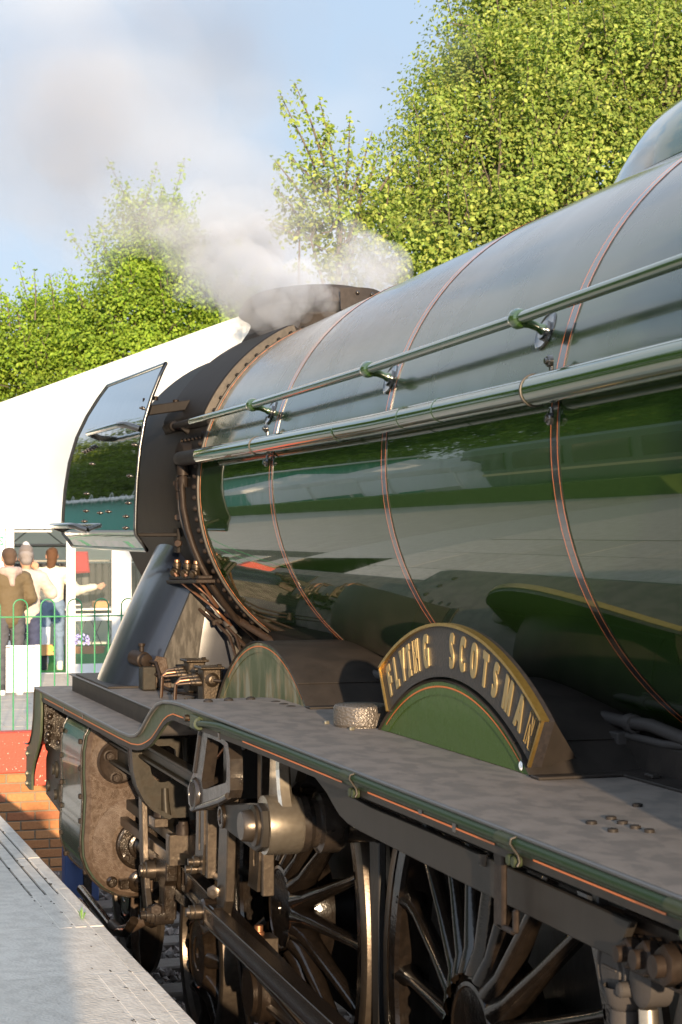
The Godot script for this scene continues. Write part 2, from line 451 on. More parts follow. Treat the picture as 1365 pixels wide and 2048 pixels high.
	M.leaf = mat("leaf", Color.WHITE, 0.5, 0.0, {"vc": true, "back": Color(0.8, 0.9, 0.3), "spec": 0.3})
	M.asphalt = mat("asphalt", Color.WHITE, 0.9, 0.0, {"tex": noise_tex(74, 0.03, [lin(0.05, 0.05, 0.05), lin(0.09, 0.088, 0.085)], 5), "scale": 0.5})
	for k in ["soot", "plate_dark", "grey_green", "brown_iron", "oily_brown", "wheel", "steel", "rod", "chimney", "beam_grey", "worn_steel", "dirty_brass", "dull_copper"]:
		M[k].albedo_color = Color(0.58, 0.575, 0.58) if k not in ["steel", "beam_grey", "worn_steel", "chimney"] else Color(0.56, 0.55, 0.54)
	for k in ["soot", "plate", "plate_dark", "casing_stain", "grey_green", "rust_casting", "beam_grey", "brown_iron", "stained_green", "face_green", "chimney", "line_green", "grey_pipe", "conduit", "green_clip"]:
		M[k].metallic_specular = 0.27
	M.vertex = mat("clothing", Color.WHITE, 0.85, 0.0, {"vc": true})


# boiler surface
func rb(s: float) -> float:
	return 0.904 - 0.02 * s


func yb(s: float) -> float:
	return 2.808 - 0.01 * s


func on_boiler(phi_deg: float, s: float, off := 0.0) -> Vector3:   # phi from the left side upwards
	var f := deg_to_rad(phi_deg)
	return V(-(rb(s) + off) * cos(f), yb(s) + (rb(s) + off) * sin(f), s)


func boiler_normal(phi_deg: float) -> Vector3:
	var f := deg_to_rad(phi_deg)
	return Vector3(-cos(f), sin(f), 0)


func sky_image() -> ImageTexture:
	var w := 1024
	var h := 512
	var a := FastNoiseLite.new()
	a.seed = 11; a.frequency = 1.3; a.fractal_octaves = 5; a.noise_type = FastNoiseLite.TYPE_SIMPLEX_SMOOTH
	var sun_dir := -V(sin(deg_to_rad(10.0)), -0.13, cos(deg_to_rad(10.0))).normalized()
	var im := Image.create(w, h, false, Image.FORMAT_RGBF)
	for j in h:
		var el := PI * (0.5 - (j + 0.5) / h)
		var y := sin(el)
		for i in w:
			var az := TAU * (i + 0.5) / w
			var d := Vector3(sin(az) * cos(el), y, -cos(az) * cos(el))
			var t := clampf(y, 0.0, 1.0)
			var blue := Color(0.47, 0.60, 0.74).lerp(Color(0.34, 0.48, 0.69), pow(t, 0.6))
			blue = blue.lerp(Color(0.60, 0.67, 0.74), pow(1.0 - t, 8.0))
			var q := Vector3(d.x, maxf(y, 0.0) * 2.2, d.z) * 1.9
			var k := a.get_noise_3d(q.x + 3.1, q.y, q.z) * 0.5 + 0.5
			var k2 := a.get_noise_3d(q.x * 2.3 + 9.0, q.y * 3.0, q.z * 2.3) * 0.5 + 0.5
			var cl := smoothstep(0.40, 0.58, k * 0.7 + k2 * 0.3)
			var white := Color(0.63, 0.69, 0.76).lerp(Color(0.74, 0.77, 0.81), k2)
			var c := blue.lerp(white, cl * 0.85)
			c = c * (1.0 + 0.68 * (1.0 + d.dot(sun_dir)))   # a clear evening sky grows brighter towards the low sun
			if y < 0.0:
				c = Color(0.2, 0.2, 0.17)
			im.set_pixel(i, j, c)
	return ImageTexture.create_from_image(im)


func _ready() -> void:
	rng.seed = 20240519
	# camera
	var cam := Camera3D.new()
	cam.name = "camera"
	cam.fov = 29.49
	cam.near = 0.05
	cam.far = 1000.0
	cam.position = V(-3.076, 2.592, -7.894)
	var yaw := 0.304
	var pitch := 0.009
	add_child(cam)
	var lens := CameraAttributesPhysical.new()
	lens.frustum_focal_length = 45.597
	lens.frustum_focus_distance = 8.6
	lens.frustum_near = 0.05
	lens.frustum_far = 1000.0
	lens.exposure_aperture = 7.0
	cam.attributes = lens
	cam.look_at(cam.position + V(sin(yaw) * cos(pitch), sin(pitch), cos(yaw) * cos(pitch)), Vector3.UP)
	# sky and exposure
	var we := WorldEnvironment.new()
	we.name = "world_environment"
	var e := Environment.new()
	e.background_mode = Environment.BG_SKY
	var sky := Sky.new()
	var pm := PanoramaSkyMaterial.new()
	pm.panorama = sky_image()
	sky.sky_material = pm
	e.sky = sky
	e.background_energy_multiplier = 0.55
	e.tonemap_mode = Environment.TONE_MAPPER_LINEAR
	e.tonemap_exposure = 2.2
	e.volumetric_fog_enabled = true
	e.volumetric_fog_density = 0.0
	e.sdfgi_enabled = true
	e.ssao_enabled = true
	e.ssil_enabled = true
	we.environment = e
	add_child(we)
	# low evening sun, behind and a little left of the camera
	var sun := DirectionalLight3D.new()
	sun.name = "sun"
	sun.light_energy = 1.6
	sun.light_color = Color(1.0, 0.885, 0.73)
	sun.light_angular_distance = 0.5
	sun.shadow_enabled = true
	add_child(sun)
	var az := deg_to_rad(10.0)
	var el := deg_to_rad(7.5)
	sun.look_at_from_position(Vector3.ZERO, V(sin(az) * cos(el), -sin(el), cos(az) * cos(el)), Vector3.UP)
	make_materials()
	build_ground()
	build_platform()
	build_wall_and_fence()
	build_marquee()
	build_left_side()
	build_loco()
	build_people()
	build_trees()
	build_smoke()


# ================================================================ the locomotive
const SX := Vector3(0, 0, -1)   # forward
const SY := Vector3(0, 1, 0)
const OUT := Vector3(-1, 0, 0)  # towards the platform


func side(pts: Array, x_out: float, x_in: float, m: Mb, bev := 0.004, smooth := false) -> void:   # an outline [s, y] swept across from x_in to x_out
	m.prism(pts, Vector3.ZERO, SX, SY, Vector3.RIGHT, x_in, x_out, bev, smooth)


func P2(a: Array) -> Array:
	var o := []
	for p in a: o.append(Vector2(p[0], p[1]))
	return o


func part(called: String, m: Mb, mt: Material, parent: Node = null) -> MeshInstance3D:
	return put(called, m, mt, parent if parent else loco)


func build_loco() -> void:
	loco = thing("steam_locomotive", "green steam locomotive with black smokebox, deflector and curved brass nameplate", "steam locomotive")
	build_boiler()
	build_smokebox()
	build_running_plate()
	build_front()
	build_splashers()
	build_cylinder()
	build_motion()
	build_wheels()
	build_frames()


func build_boiler() -> void:
	var m := Mb.new()
	var rows := []
	var ss := []
	for i in 41:
		ss.append(BOILER_FRONT - 0.02 - i * 0.19)
	for s in ss:
		var r := PackedVector3Array()
		for j in 97:
			r.append(on_boiler(360.0 * j / 96 - 90.0, s))
		rows.append(r)
	# smooth normals straight from the circle; the seam of the two sheets lies behind the ejector pipe
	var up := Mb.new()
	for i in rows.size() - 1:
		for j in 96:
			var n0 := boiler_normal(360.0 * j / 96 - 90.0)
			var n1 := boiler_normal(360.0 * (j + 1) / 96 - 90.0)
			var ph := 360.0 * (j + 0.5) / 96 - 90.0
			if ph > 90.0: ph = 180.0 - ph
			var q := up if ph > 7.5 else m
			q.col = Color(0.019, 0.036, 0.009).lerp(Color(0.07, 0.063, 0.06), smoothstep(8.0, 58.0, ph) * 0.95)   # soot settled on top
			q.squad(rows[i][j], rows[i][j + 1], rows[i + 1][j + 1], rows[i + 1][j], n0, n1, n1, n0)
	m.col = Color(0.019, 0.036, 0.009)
	m.lathe(V(0, yb(BOILER_FRONT), BOILER_FRONT - 0.02), V(0, 0, 1), [[rb(1.46), 0.0], [rb(1.46) - 0.03, 0.012]], 96)
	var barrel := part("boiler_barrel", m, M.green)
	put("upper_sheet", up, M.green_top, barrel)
	for s in [0.017, -1.562, -3.084, -4.62]:
		var b := Mb.new()
		_ring(b, s, -0.0275, 0.0275, 0.0026)
		var band := part("boiler_band", b, M.black_line)
		for e in [-1.0, 1.0]:
			var l := Mb.new()
			_ring(l, s + e * 0.0225, -0.0015, 0.0015, 0.0028)
			put("orange_lining", l, M.orange, band)
	var fl := Mb.new()
	_ring(fl, 1.435, -0.002, 0.002, 0.0006)
	part("orange_lining", fl, M.orange)
	# dome cover on top
	var d := Mb.new()
	var rr := []
	for i in 33:
		var t := i / 32.0
		var sx := -1.6 - t * 2.8
		var f := sin(PI * clampf((t - 0.0) / 1.0, 0.0, 1.0))
		var prof := pow(clampf(sin(PI * clampf(t, 0.001, 0.999)), 0.0, 1.0), 0.75)
		prof = smoothstep(0.0, 1.0, minf(t, 1.0 - t) * 3.6 + 0.04)
		var h := 0.232 * prof + 0.006
		var wd := 0.07 + 0.32 * pow(clampf(minf(t, 1.0 - t) * 3.0, 0.0, 1.0), 0.6)
		var row := PackedVector3Array()
		for j in 25:
			var u := -1.0 + 2.0 * j / 24.0
			var a := u * PI * 0.5
			var x := sin(a) * wd
			var base := yb(sx) + sqrt(rb(sx) * rb(sx) - x * x) + 0.002
			row.append(V(x, base + (h) * pow(cos(a), 0.85), sx))
		rr.append(row)
	d.sheet(rr, Vector3.UP)
	part("dome_cover", d, M.pipe_green)
	# ejector pipe
	var p := Mb.new()
	p.tube([V(-1.055, 3.0, -5.6), V(-1.03, 2.982, -3.94), V(-1.013, 2.966, -3.05)], 0.0425, 20)
	p.tube([V(-1.013, 2.966, -3.06), V(-0.985, 2.951, -1.667), V(-0.949, 2.947, 0.03), V(-0.93, 2.946, 1.2)], 0.0365, 20)
	for s in [-2.3, -1.95, -1.2]:
		var x: float = -0.985 - (s + 1.667) * -0.0202
		p.lathe(V(x, 2.951 + (s + 1.667) * -0.0107, s), V(0, 0, 1), [[0.0365, -0.006], [0.0382, -0.004], [0.0382, 0.004], [0.0365, 0.006]], 20)
	var pipe := part("ejector_pipe", p, M.pipe_green)
	var pe := Mb.new()
	pe.tube([V(-0.93, 2.946, 1.2), V(-0.925, 2.946, 1.56), V(-0.915, 2.948, 1.7), V(-0.88, 2.95, 1.8), V(-0.80, 2.95, 1.84)], 0.0365, 18)
	pe.lathe(V(-0.885, 2.95, 1.81), V(-1, 0, -0.1), [[0.085, -0.06], [0.085, 0.012], [0.06, 0.02], [0.04, 0.02]], 20)
	put("pipe_elbow", pe, M.soot, pipe)
	for s in [0.072, -3.06]:
		var k := Mb.new()
		var r0 := 0.0375 if s > -1.0 else 0.0435
		var c := V(-0.948, 2.947, s) if s > -1.0 else V(-1.013, 2.966, s)
		k.lathe(c, V(0, 0, 1), [[r0 - 0.001, -0.005], [r0 + 0.0022, -0.004], [r0 + 0.0022, 0.004], [r0 - 0.001, 0.005]], 24)
		put("pipe_clip", k, M.worn_steel, pipe)
		for sg in [-1.0, 1.0]:
			var l := Mb.new()
			var q := c + Vector3(0.035, sg * (r0 + 0.022), 0.03)
			l.box(q, Vector3(0.01, 0.04, 0.014), Basis.IDENTITY, 0.004)
			l.lathe(q + Vector3(-0.006, sg * 0.012, 0), OUT, [[0.017, -0.006], [0.017, 0.004], [0.013, 0.007], [0.0, 0.007]], 14)
			l.hexnut(q + Vector3(-0.012, sg * 0.012, 0), OUT, 0.009, 0.008)
			put("clip_lug", l, M.black_line, pipe)
	# handrail
	var h := Mb.new()
	h.tube([V(-1.035, 3.235, -5.6), V(-1.011, 3.204, -3.908), V(-0.995, 3.176, -2.902), V(-0.972, 3.146, -1.502), V(-0.936, 3.128, 0.197), V(-0.905, 3.126, 1.5)], 0.0165, 16)
	var rail := part("handrail", h, M.pipe_green)
	var h2 := Mb.new()
	h2.tube([V(-0.905, 3.126, 1.5), V(-0.893, 3.125, 1.97)], 0.0165, 16)
	put("rail_end", h2, M.soot, rail)
	for q in [[-0.995, 3.176, -2.902, 20.6], [-0.972, 3.146, -1.502, 19.6], [-0.936, 3.128, 0.197, 19.6], [-0.893, 3.125, 1.95, 19.5]]:
		var kn := Mb.new()
		var c := V(q[0], q[1], q[2])
		var nn := boiler_normal(q[3])
		kn.lathe(c, V(0, 0, 1), [[0.016, -0.026], [0.024, -0.021], [0.029, -0.008], [0.029, 0.008], [0.024, 0.021], [0.016, 0.026]], 18)
		kn.lathe(c - nn * 0.092, nn, [[0.022, 0.0], [0.018, 0.012], [0.012, 0.03], [0.013, 0.055], [0.02, 0.075]], 14)
		put("rail_knob", kn, M.pipe_green if q[2] < 1.0 else M.soot, rail)
		if q[2] < 1.0:
			var bs := Mb.new()
			bs.lathe(c - nn * 0.094, nn, [[0.058, -0.004], [0.058, 0.008], [0.052, 0.011], [0.048, 0.009], [0.03, 0.009], [0.028, 0.016], [0.0, 0.017]], 24)
			put("rail_base", bs, M.black_line, rail)
	# pipes along the foot of the boiler
	var fp := Mb.new()
	fp.tube([V(-0.6, 2.0, 0.3), V(-0.6, 2.012, -0.15), V(-0.6, 2.008, -0.6), V(-0.6, 2.02, -1.5), V(-0.6, 2.036, -2.4), V(-0.6, 2.034, -2.75), V(-0.6, 2.04, -2.92), V(-0.6, 2.02, -3.15), V(-0.6, 1.99, -4.0), V(-0.6, 1.98, -5.5)], 0.019, 10)
	fp.tube([V(-0.6, 1.95, 0.3), V(-0.6, 1.96, -0.15), V(-0.6, 1.95, -1.0), V(-0.6, 1.97, -2.3), V(-0.6, 1.982, -2.55), V(-0.6, 1.996, -2.78), V(-0.6, 1.995, -3.0), V(-0.6, 2.015, -3.3), V(-0.6, 2.0, -5.5)], 0.012, 10)
	var fpp := part("boiler_foot_pipe", fp, M.grey_pipe)
	var fb := Mb.new()
	fb.box(V(-0.6, 1.975, -2.72), Vector3(0.07, 0.06, 0.11))
	fb.lathe(V(-0.6, 2.034, -2.8), V(0, 0.05, 1), [[0.019, -0.02], [0.028, -0.018], [0.028, 0.018], [0.019, 0.02]], 12)
	put("pipe_bracket", fb, M.grey_pipe, fpp)
	var cab := Mb.new()
	# the cab, behind the view: front sheet, sides, roof
	side(P2([[-5.75, 1.55], [-7.4, 1.55], [-7.4, 3.5], [-5.75, 3.5]]), -1.33, -1.30, cab, 0.002)
	side(P2([[-5.75, 1.55], [-7.4, 1.55], [-7.4, 3.5], [-5.75, 3.5]]), 1.30, 1.33, cab, 0.002)
	cab.box(V(0, 2.6, -5.74), Vector3(2.6, 2.0, 0.03), Basis.IDENTITY, 0.002)
	var roof := []
	for i in 17:
		var a := PI * (0.15 + 0.7 * i / 16.0)
		roof.append([V(-cos(a) * 1.5, 2.78 + sin(a) * 1.12, -5.6), V(-cos(a) * 1.5, 2.78 + sin(a) * 1.12, -7.9)])
	cab.sheet(roof, Vector3.UP)
	part("cab", cab, M.green)


func _ring(m: Mb, s: float, a: float, b: float, h: float) -> void:
	var N := 120
	for j in N:
		var p0 := 360.0 * j / N - 90.0
		var p1 := 360.0 * (j + 1) / N - 90.0
		var n0 := boiler_normal(p0)
		var n1 := boiler_normal(p1)
		m.squad(on_boiler(p0, s + a, h), on_boiler(p1, s + a, h), on_boiler(p1, s + b, h), on_boiler(p0, s + b, h), n0, n1, n1, n0)
		for e in [a, b]:
			m.quad(on_boiler(p0, s + e, h), on_boiler(p1, s + e, h), on_boiler(p1, s + e, -0.002), on_boiler(p0, s + e, -0.002), V(0, 0, signf(e)))


func build_smokebox() -> void:
	var y0 := 2.79
	var m := Mb.new()
	m.lathe(V(0, y0, BOILER_FRONT - 0.02), V(0, 0, 1), [[0.86, 0.0], [0.872, 0.004], [0.872, 2.1], [0.86, 2.13], [0.74, 2.15], [0.7, 2.19], [0.4, 2.3], [0.0, 2.34]], 96)
	var sb := part("smokebox", m, M.soot)
	var stud := Mb.new()
	stud.lathe(Vector3.ZERO, Vector3.UP, [[0.0, 0.02], [0.008, 0.018], [0.014, 0.01], [0.017, 0.0]], 8)
	var sm := stud.mesh()
	for i in 26:
		var f := -63.0 + i * 3.55
		if f > 20.0:
			break
		_stud(sm, f, 1.545, y0, 0.872, sb, M.brown_iron)
	# joint strip where boiler clothing meets the smokebox
	var js := Mb.new()
	js.lathe(V(0, y0, 1.47), V(0, 0, 1), [[0.872, 0.0], [0.881, 0.003], [0.881, 0.032], [0.872, 0.036]], 120)
	put("joint_ring", js, M.worn_steel, sb)
	# thick wrapper plate over each shoulder
	for sgn in [1.0, -1.0]:
		var w := Mb.new()
		var rows := []
		var prof := [[0.872, 1.512], [0.906, 1.512], [0.917, 1.52], [0.922, 1.535], [0.922, 2.45], [0.91, 2.52], [0.872, 2.56]]
		var K := 26
		for i in K + 1:
			var f := deg_to_rad(21.5 + 46.0 * i / K)
			var end := minf(i, K - i) / 2.0
			var sq := sqrt(clampf(1.0 - pow(1.0 - minf(end, 1.0), 2.0), 0.0, 1.0))
			var row := []
			for q in prof:
				var r: float = 0.872 + (q[0] - 0.872) * (0.08 + 0.92 * sq)
				row.append(V(-sgn * r * cos(f), y0 + r * sin(f), q[1]))
			rows.append(row)
		for i in K:
			for j in prof.size() - 1:
				var mid := deg_to_rad(21.5 + 46.0 * (i + 0.5) / K)
				var nn := Vector3(-sgn * cos(mid), sin(mid), 0)
				var f0 := deg_to_rad(21.5 + 46.0 * i / K)
				var f1 := deg_to_rad(21.5 + 46.0 * (i + 1) / K)
				if j == 3:
					var a0 := Vector3(-sgn * cos(f0), sin(f0), 0)
					var a1 := Vector3(-sgn * cos(f1), sin(f1), 0)
					if i < 2: a0 = (a0 + Vector3(0, -0.6 * (2 - i), 0)).normalized()
					w.squad(rows[i][j], rows[i][j + 1], rows[i + 1][j + 1], rows[i + 1][j], a0, a0, a1, a1)
				else:
					var o := V(0, 0, -1) if j < 2 else nn
					if j >= 4: o = nn + V(0, 0, 0.5)
					if j == 2: o = nn + V(0, 0, -1)
					w.quad(rows[i][j], rows[i][j + 1], rows[i + 1][j + 1], rows[i + 1][j], o)
		var wr := put("wrapper_plate", w, M.soot, sb)
		# pale worn rear rim with square nuts
		var rim := Mb.new()
		for i in range(1, K - 1):
			rim.quad(rows[i][0] + V(0, 0, -0.003), rows[i][2] + V(0, 0, -0.011), rows[i + 1][2] + V(0, 0, -0.011), rows[i + 1][0] + V(0, 0, -0.003), V(0, 0, -1))
		put("wrapper_rim", rim, M.worn_steel, sb)
	var nut := Mb.new()
	nut.box(Vector3(0, 0.006, 0), Vector3(0.018, 0.014, 0.018), Basis.IDENTITY, 0.004)
	var nm := nut.mesh()
	for i in 11:
		_stud(nm, 22.0 + i * 4.6, 1.493, y0, 0.878, sb, M.soot)
	for i in 6:
		_stud(nm, 17.5, 1.58 + i * 0.085, y0, 0.873, sb, M.brown_iron)
	# saddle and steam pipe casing
	var sd := Mb.new()
	side(P2([[1.75, 1.6], [3.45, 1.6], [3.4, 2.1], [3.3, 2.3], [1.95, 2.3], [1.8, 2.1]]), -0.52, 0.52, sd, 0.02)
	part("saddle", sd, M.soot)
	var c := Mb.new()
	var rows2 := []
	for i in 15:
		var t := i / 14.0
		var y := 1.766 + t * 0.80
		var cx := lerpf(-0.60, -0.46, t)
		var ox := lerpf(-1.178, -0.80, t) - 0.012 * sin(PI * t)
		var fs := 3.0
		var rs := lerpf(1.98, 1.96, t)
		var row := PackedVector3Array()
		for j in 29:
			var a := PI * (j / 28.0)
			# rounded from the front edge round the outside to the rear edge
			var ca := cos(a)
			var sa := sin(a)
			var e := 0.72
			row.append(V(cx + (ox - cx) * pow(absf(sa), e), y, (fs + rs) * 0.5 + (fs - rs) * 0.5 * signf(ca) * pow(absf(ca), e)))
		rows2.append(row)
	c.sheet(rows2, Vector3.ZERO)
	var cs := part("steam_pipe_casing", c, M.polished)
	var cr := Mb.new()   # stained rear sheet with its slot
	var rp := []
	var q0 := P2([[-0.98, 1.77], [-0.55, 1.77], [-0.5, 2.2], [-0.62, 2.4], [-0.74, 2.4], [-0.93, 1.95]])
	cr.prism(q0, V(0, 0, 1.985), Vector3.RIGHT, SY, SX, 0.0, 0.03, 0.003)
	put("rear_sheet", cr, M.casing_stain, cs)
	var foot := Mb.new()
	foot.box(V(-0.9, 1.772, 2.58), Vector3(0.62, 0.012, 0.98), Basis.IDENTITY, 0.003)
	put("casing_foot", foot, M.plate_dark, cs)
	var rg := Mb.new()
	rg.prism(P2([[-1.06, 1.775], [-0.9, 1.775], [-0.93, 1.93], [-0.98, 1.94]]), V(0, 0, 1.96), Vector3.RIGHT, SY, SX, 0.0, 0.02, 0.003)
	put("rust_patch_plate", rg, M.rust_casting, cs)
	# dark frame plates under the smokebox, seen between the pipes
	var dp := Mb.new()
	dp.box(V(-0.5, 2.0, 1.5), Vector3(0.03, 0.5, 1.6))
	part("saddle_plate", dp, M.soot)
	for i in 9:
		var hx := Mb.new()
		hx.hexnut(Vector3.ZERO, Vector3.UP, 0.017, 0.022)
		var f := -47.0 + i * 2.2
		var o := many("saddle_bolt", hx.mesh(), M.brown_iron, loco, Transform3D())
		o.position = V(-0.86 * cos(deg_to_rad(f)) + 0.02, y0 + 0.86 * sin(deg_to_rad(f)) - 0.02, 1.585)
		o.basis = Basis(Quaternion(Vector3.UP, V(-0.5, 0, -0.8).normalized()))
	# chimney
	var ch := Mb.new()
	ch.lathe(V(0, 3.60, 2.55), Vector3.UP, [[0.35, -0.05], [0.345, 0.05], [0.325, 0.08], [0.308, 0.105], [0.296, 0.135], [0.297, 0.155], [0.32, 0.177], [0.345, 0.19], [0.357, 0.2], [0.359, 0.212], [0.352, 0.23], [0.328, 0.275], [0.296, 0.302], [0.265, 0.31], [0.25, 0.3], [0.24, 0.2], [0.23, 0.0]], 72, 0.0, TAU, V(0, 0, 1), 1.75)
	var chim := part("chimney", ch, M.chimney)
	var lip := Mb.new()
	var lr := []
	for i in 13:
		var a := deg_to_rad(-2.0 + 66.0 * i / 12.0)
		var d := Vector3(sin(a) * 0.4, 0, cos(a) * 0.4 * 1.7)
		lr.append([V(0, 3.75, 2.55) + d, V(0, 3.865 + 0.015 * sin(PI * i / 12.0), 2.55) + d * 0.98])
	lip.sheet(lr, Vector3.ZERO)
	put("chimney_lip", lip, M.chimney, chim)
	for i in 4:
		var bo := Mb.new()
		var a := deg_to_rad(12.0 + i * 15.0)
		bo.dome(V(0, 3.845, 2.55) + Vector3(sin(a) * 0.403, 0, cos(a) * 0.683), Vector3(sin(a), 0, cos(a)), 0.012, 0.01)
		put("lip_bolt", bo, M.oily_black, chim)
	for i in 9:
		var rv := Mb.new()
		rv.dome(Vector3.ZERO, Vector3.UP, 0.024, 0.016)
		var f := deg_to_rad(-75.0 + 18.0 * i)
		var x := sin(f) * 0.45
		many("chimney_rivet", rv.mesh(), M.soot, chim, Transform3D(Basis.IDENTITY, V(x, y0 + sqrt(0.872 * 0.872 - x * x) - 0.004, 2.55 - cos(f) * 0.8)))
	build_deflector()
	build_smokebox_pipes()


func _stud(mesh: Mesh, f_deg: float, s: float, y0: float, r: float, parent: Node, mt: Material) -> void:
	var f := deg_to_rad(f_deg)
	var nn := Vector3(-cos(f), sin(f), 0)
	many("stud", mesh, mt, parent, Transform3D(Basis(nn.cross(Vector3.BACK), nn, Vector3.BACK), V(0, y0, s) + nn * r))


func build_deflector() -> void:
	# cross-section (x, y) from the lower lip to the upper lip
	var sec := [[-1.055, 2.487], [-1.085, 2.53], [-1.112, 2.566], [-1.114, 2.60], [-1.112, 2.7], [-1.106, 2.84], [-1.092, 3.0], [-1.066, 3.15], [-1.03, 3.27], [-0.99, 3.37], [-0.957, 3.44]]
	for sgn in [1.0, -1.0]:
		var m := Mb.new()
		var rows := []
		var rows2 := []
		var rim := []
		var back := []
		for q in sec:
			var t: float = clampf((q[1] - 2.6) / 0.84, 0.0, 1.0)
			var fr := 4.12 - 0.12 * t - 0.55 * pow(t, 3.0)
			if q[1] < 2.56: fr -= 0.02
			var row := PackedVector3Array()
			var row2 := PackedVector3Array()
			for j in 9:
				var s := lerpf(1.85, fr, j / 8.0)
				row.append(V(q[0] * sgn, q[1], s)); row2.append(V((q[0] + 0.007) * sgn, q[1], s))
			rows.append(row); rows2.append(row2)
			rim.append(row[8]); back.append(row[0])
		m.sheet(rows, Vector3(-sgn, 0.2, 0))
		m.sheet(rows2, Vector3(sgn, -0.2, 0))
		var df := part("smoke_deflector", m, M.deflector)
		var bead := Mb.new()
		var loop := rim.duplicate()
		back.reverse()
		loop.append_array(back); loop.append(rim[0])
		bead.tube(loop, 0.0105, 8, false)
		put("edge_bead", bead, M.black_line, df)
		if sgn < 0.0:
			continue
		for g in [[3.12, 1.95, 3.05], [2.60, 3.25, 4.1]]:
			var hd := Mb.new()
			var x := -1.075 if g[0] > 3.0 else -1.116
			hd.tube([V(x, g[0] - 0.01, g[1]), V(x - 0.06, g[0] + 0.01, g[1] + 0.02), V(x - 0.085, g[0] + 0.015, g[1] + 0.1), V(x - 0.085, g[0] + 0.015, g[2] - 0.1), V(x - 0.06, g[0] + 0.01, g[2] - 0.02), V(x, g[0] - 0.01, g[2])], 0.0175, 12)
			put("handle", hd, M.black_gloss, df)
		var b := Mb.new()
		b.lathe(Vector3.ZERO, Vector3.UP, [[0.0, 0.018], [0.005, 0.018], [0.006, 0.008], [0.010, 0.007], [0.010, 0.0]], 8)
		var bm := b.mesh()
		for q in [[3.22, 2.0], [3.16, 3.1], [3.03, 2.0], [2.97, 3.2], [2.87, 2.05], [2.8, 3.3], [2.73, 2.05], [2.7, 3.3], [2.66, 2.1], [2.64, 3.35], [2.6, 2.1], [2.59, 3.35], [3.05, 3.5], [3.055, 3.42], [3.06, 3.34], [3.065, 3.26], [3.07, 3.18], [2.69, 2.6], [2.685, 2.85]]:
			var x := -1.11
			for i in sec.size() - 1:
				if q[0] >= sec[i][1] and q[0] <= sec[i + 1][1]:
					x = lerpf(sec[i][0], sec[i + 1][0], (q[0] - sec[i][1]) / (sec[i + 1][1] - sec[i][1]))
			many("bolt", bm, M.oily_black, df, Transform3D(Basis(Quaternion(Vector3.UP, OUT)), V(x, q[0], q[1])))
	# brackets to the smokebox
	var br := Mb.new()
	br.box(V(-0.91, 3.225, 2.05), Vector3(0.26, 0.05, 0.05), Basis(Vector3.BACK, 0.16))
	part("deflector_bracket", br, M.soot)
	br = Mb.new()
	br.box(V(-0.95, 2.565, 2.02), Vector3(0.28, 0.02, 0.07))
	br.box(V(-0.86, 2.535, 2.02), Vector3(0.02, 0.13, 0.09))
	br.box(V(-0.83, 2.62, 2.02), Vector3(0.02, 0.11, 0.09), Basis(Vector3.BACK, -0.2))
	part("deflector_bracket", br, M.soot)
	for q in [[-0.97, 3.265], [-0.86, 3.25], [-1.02, 3.255]]:
		var bn := Mb.new()
		bn.hexnut(V(q[0], q[1], 2.05), Vector3.UP, 0.016, 0.02)
		part("bracket_nut", bn, M.brown_iron)
	var bb := Mb.new()
	for q in [[-0.862, 2.655, 1.965], [-0.862, 2.52, 1.965], [-0.87, 2.83, 1.75], [-0.872, 2.83, 1.95]]:
		bb.hexnut(V(q[0], q[1], q[2]), V(-0.6, 0, -0.8), 0.02, 0.02)
	part("bracket_nut", bb, M.dull_copper)


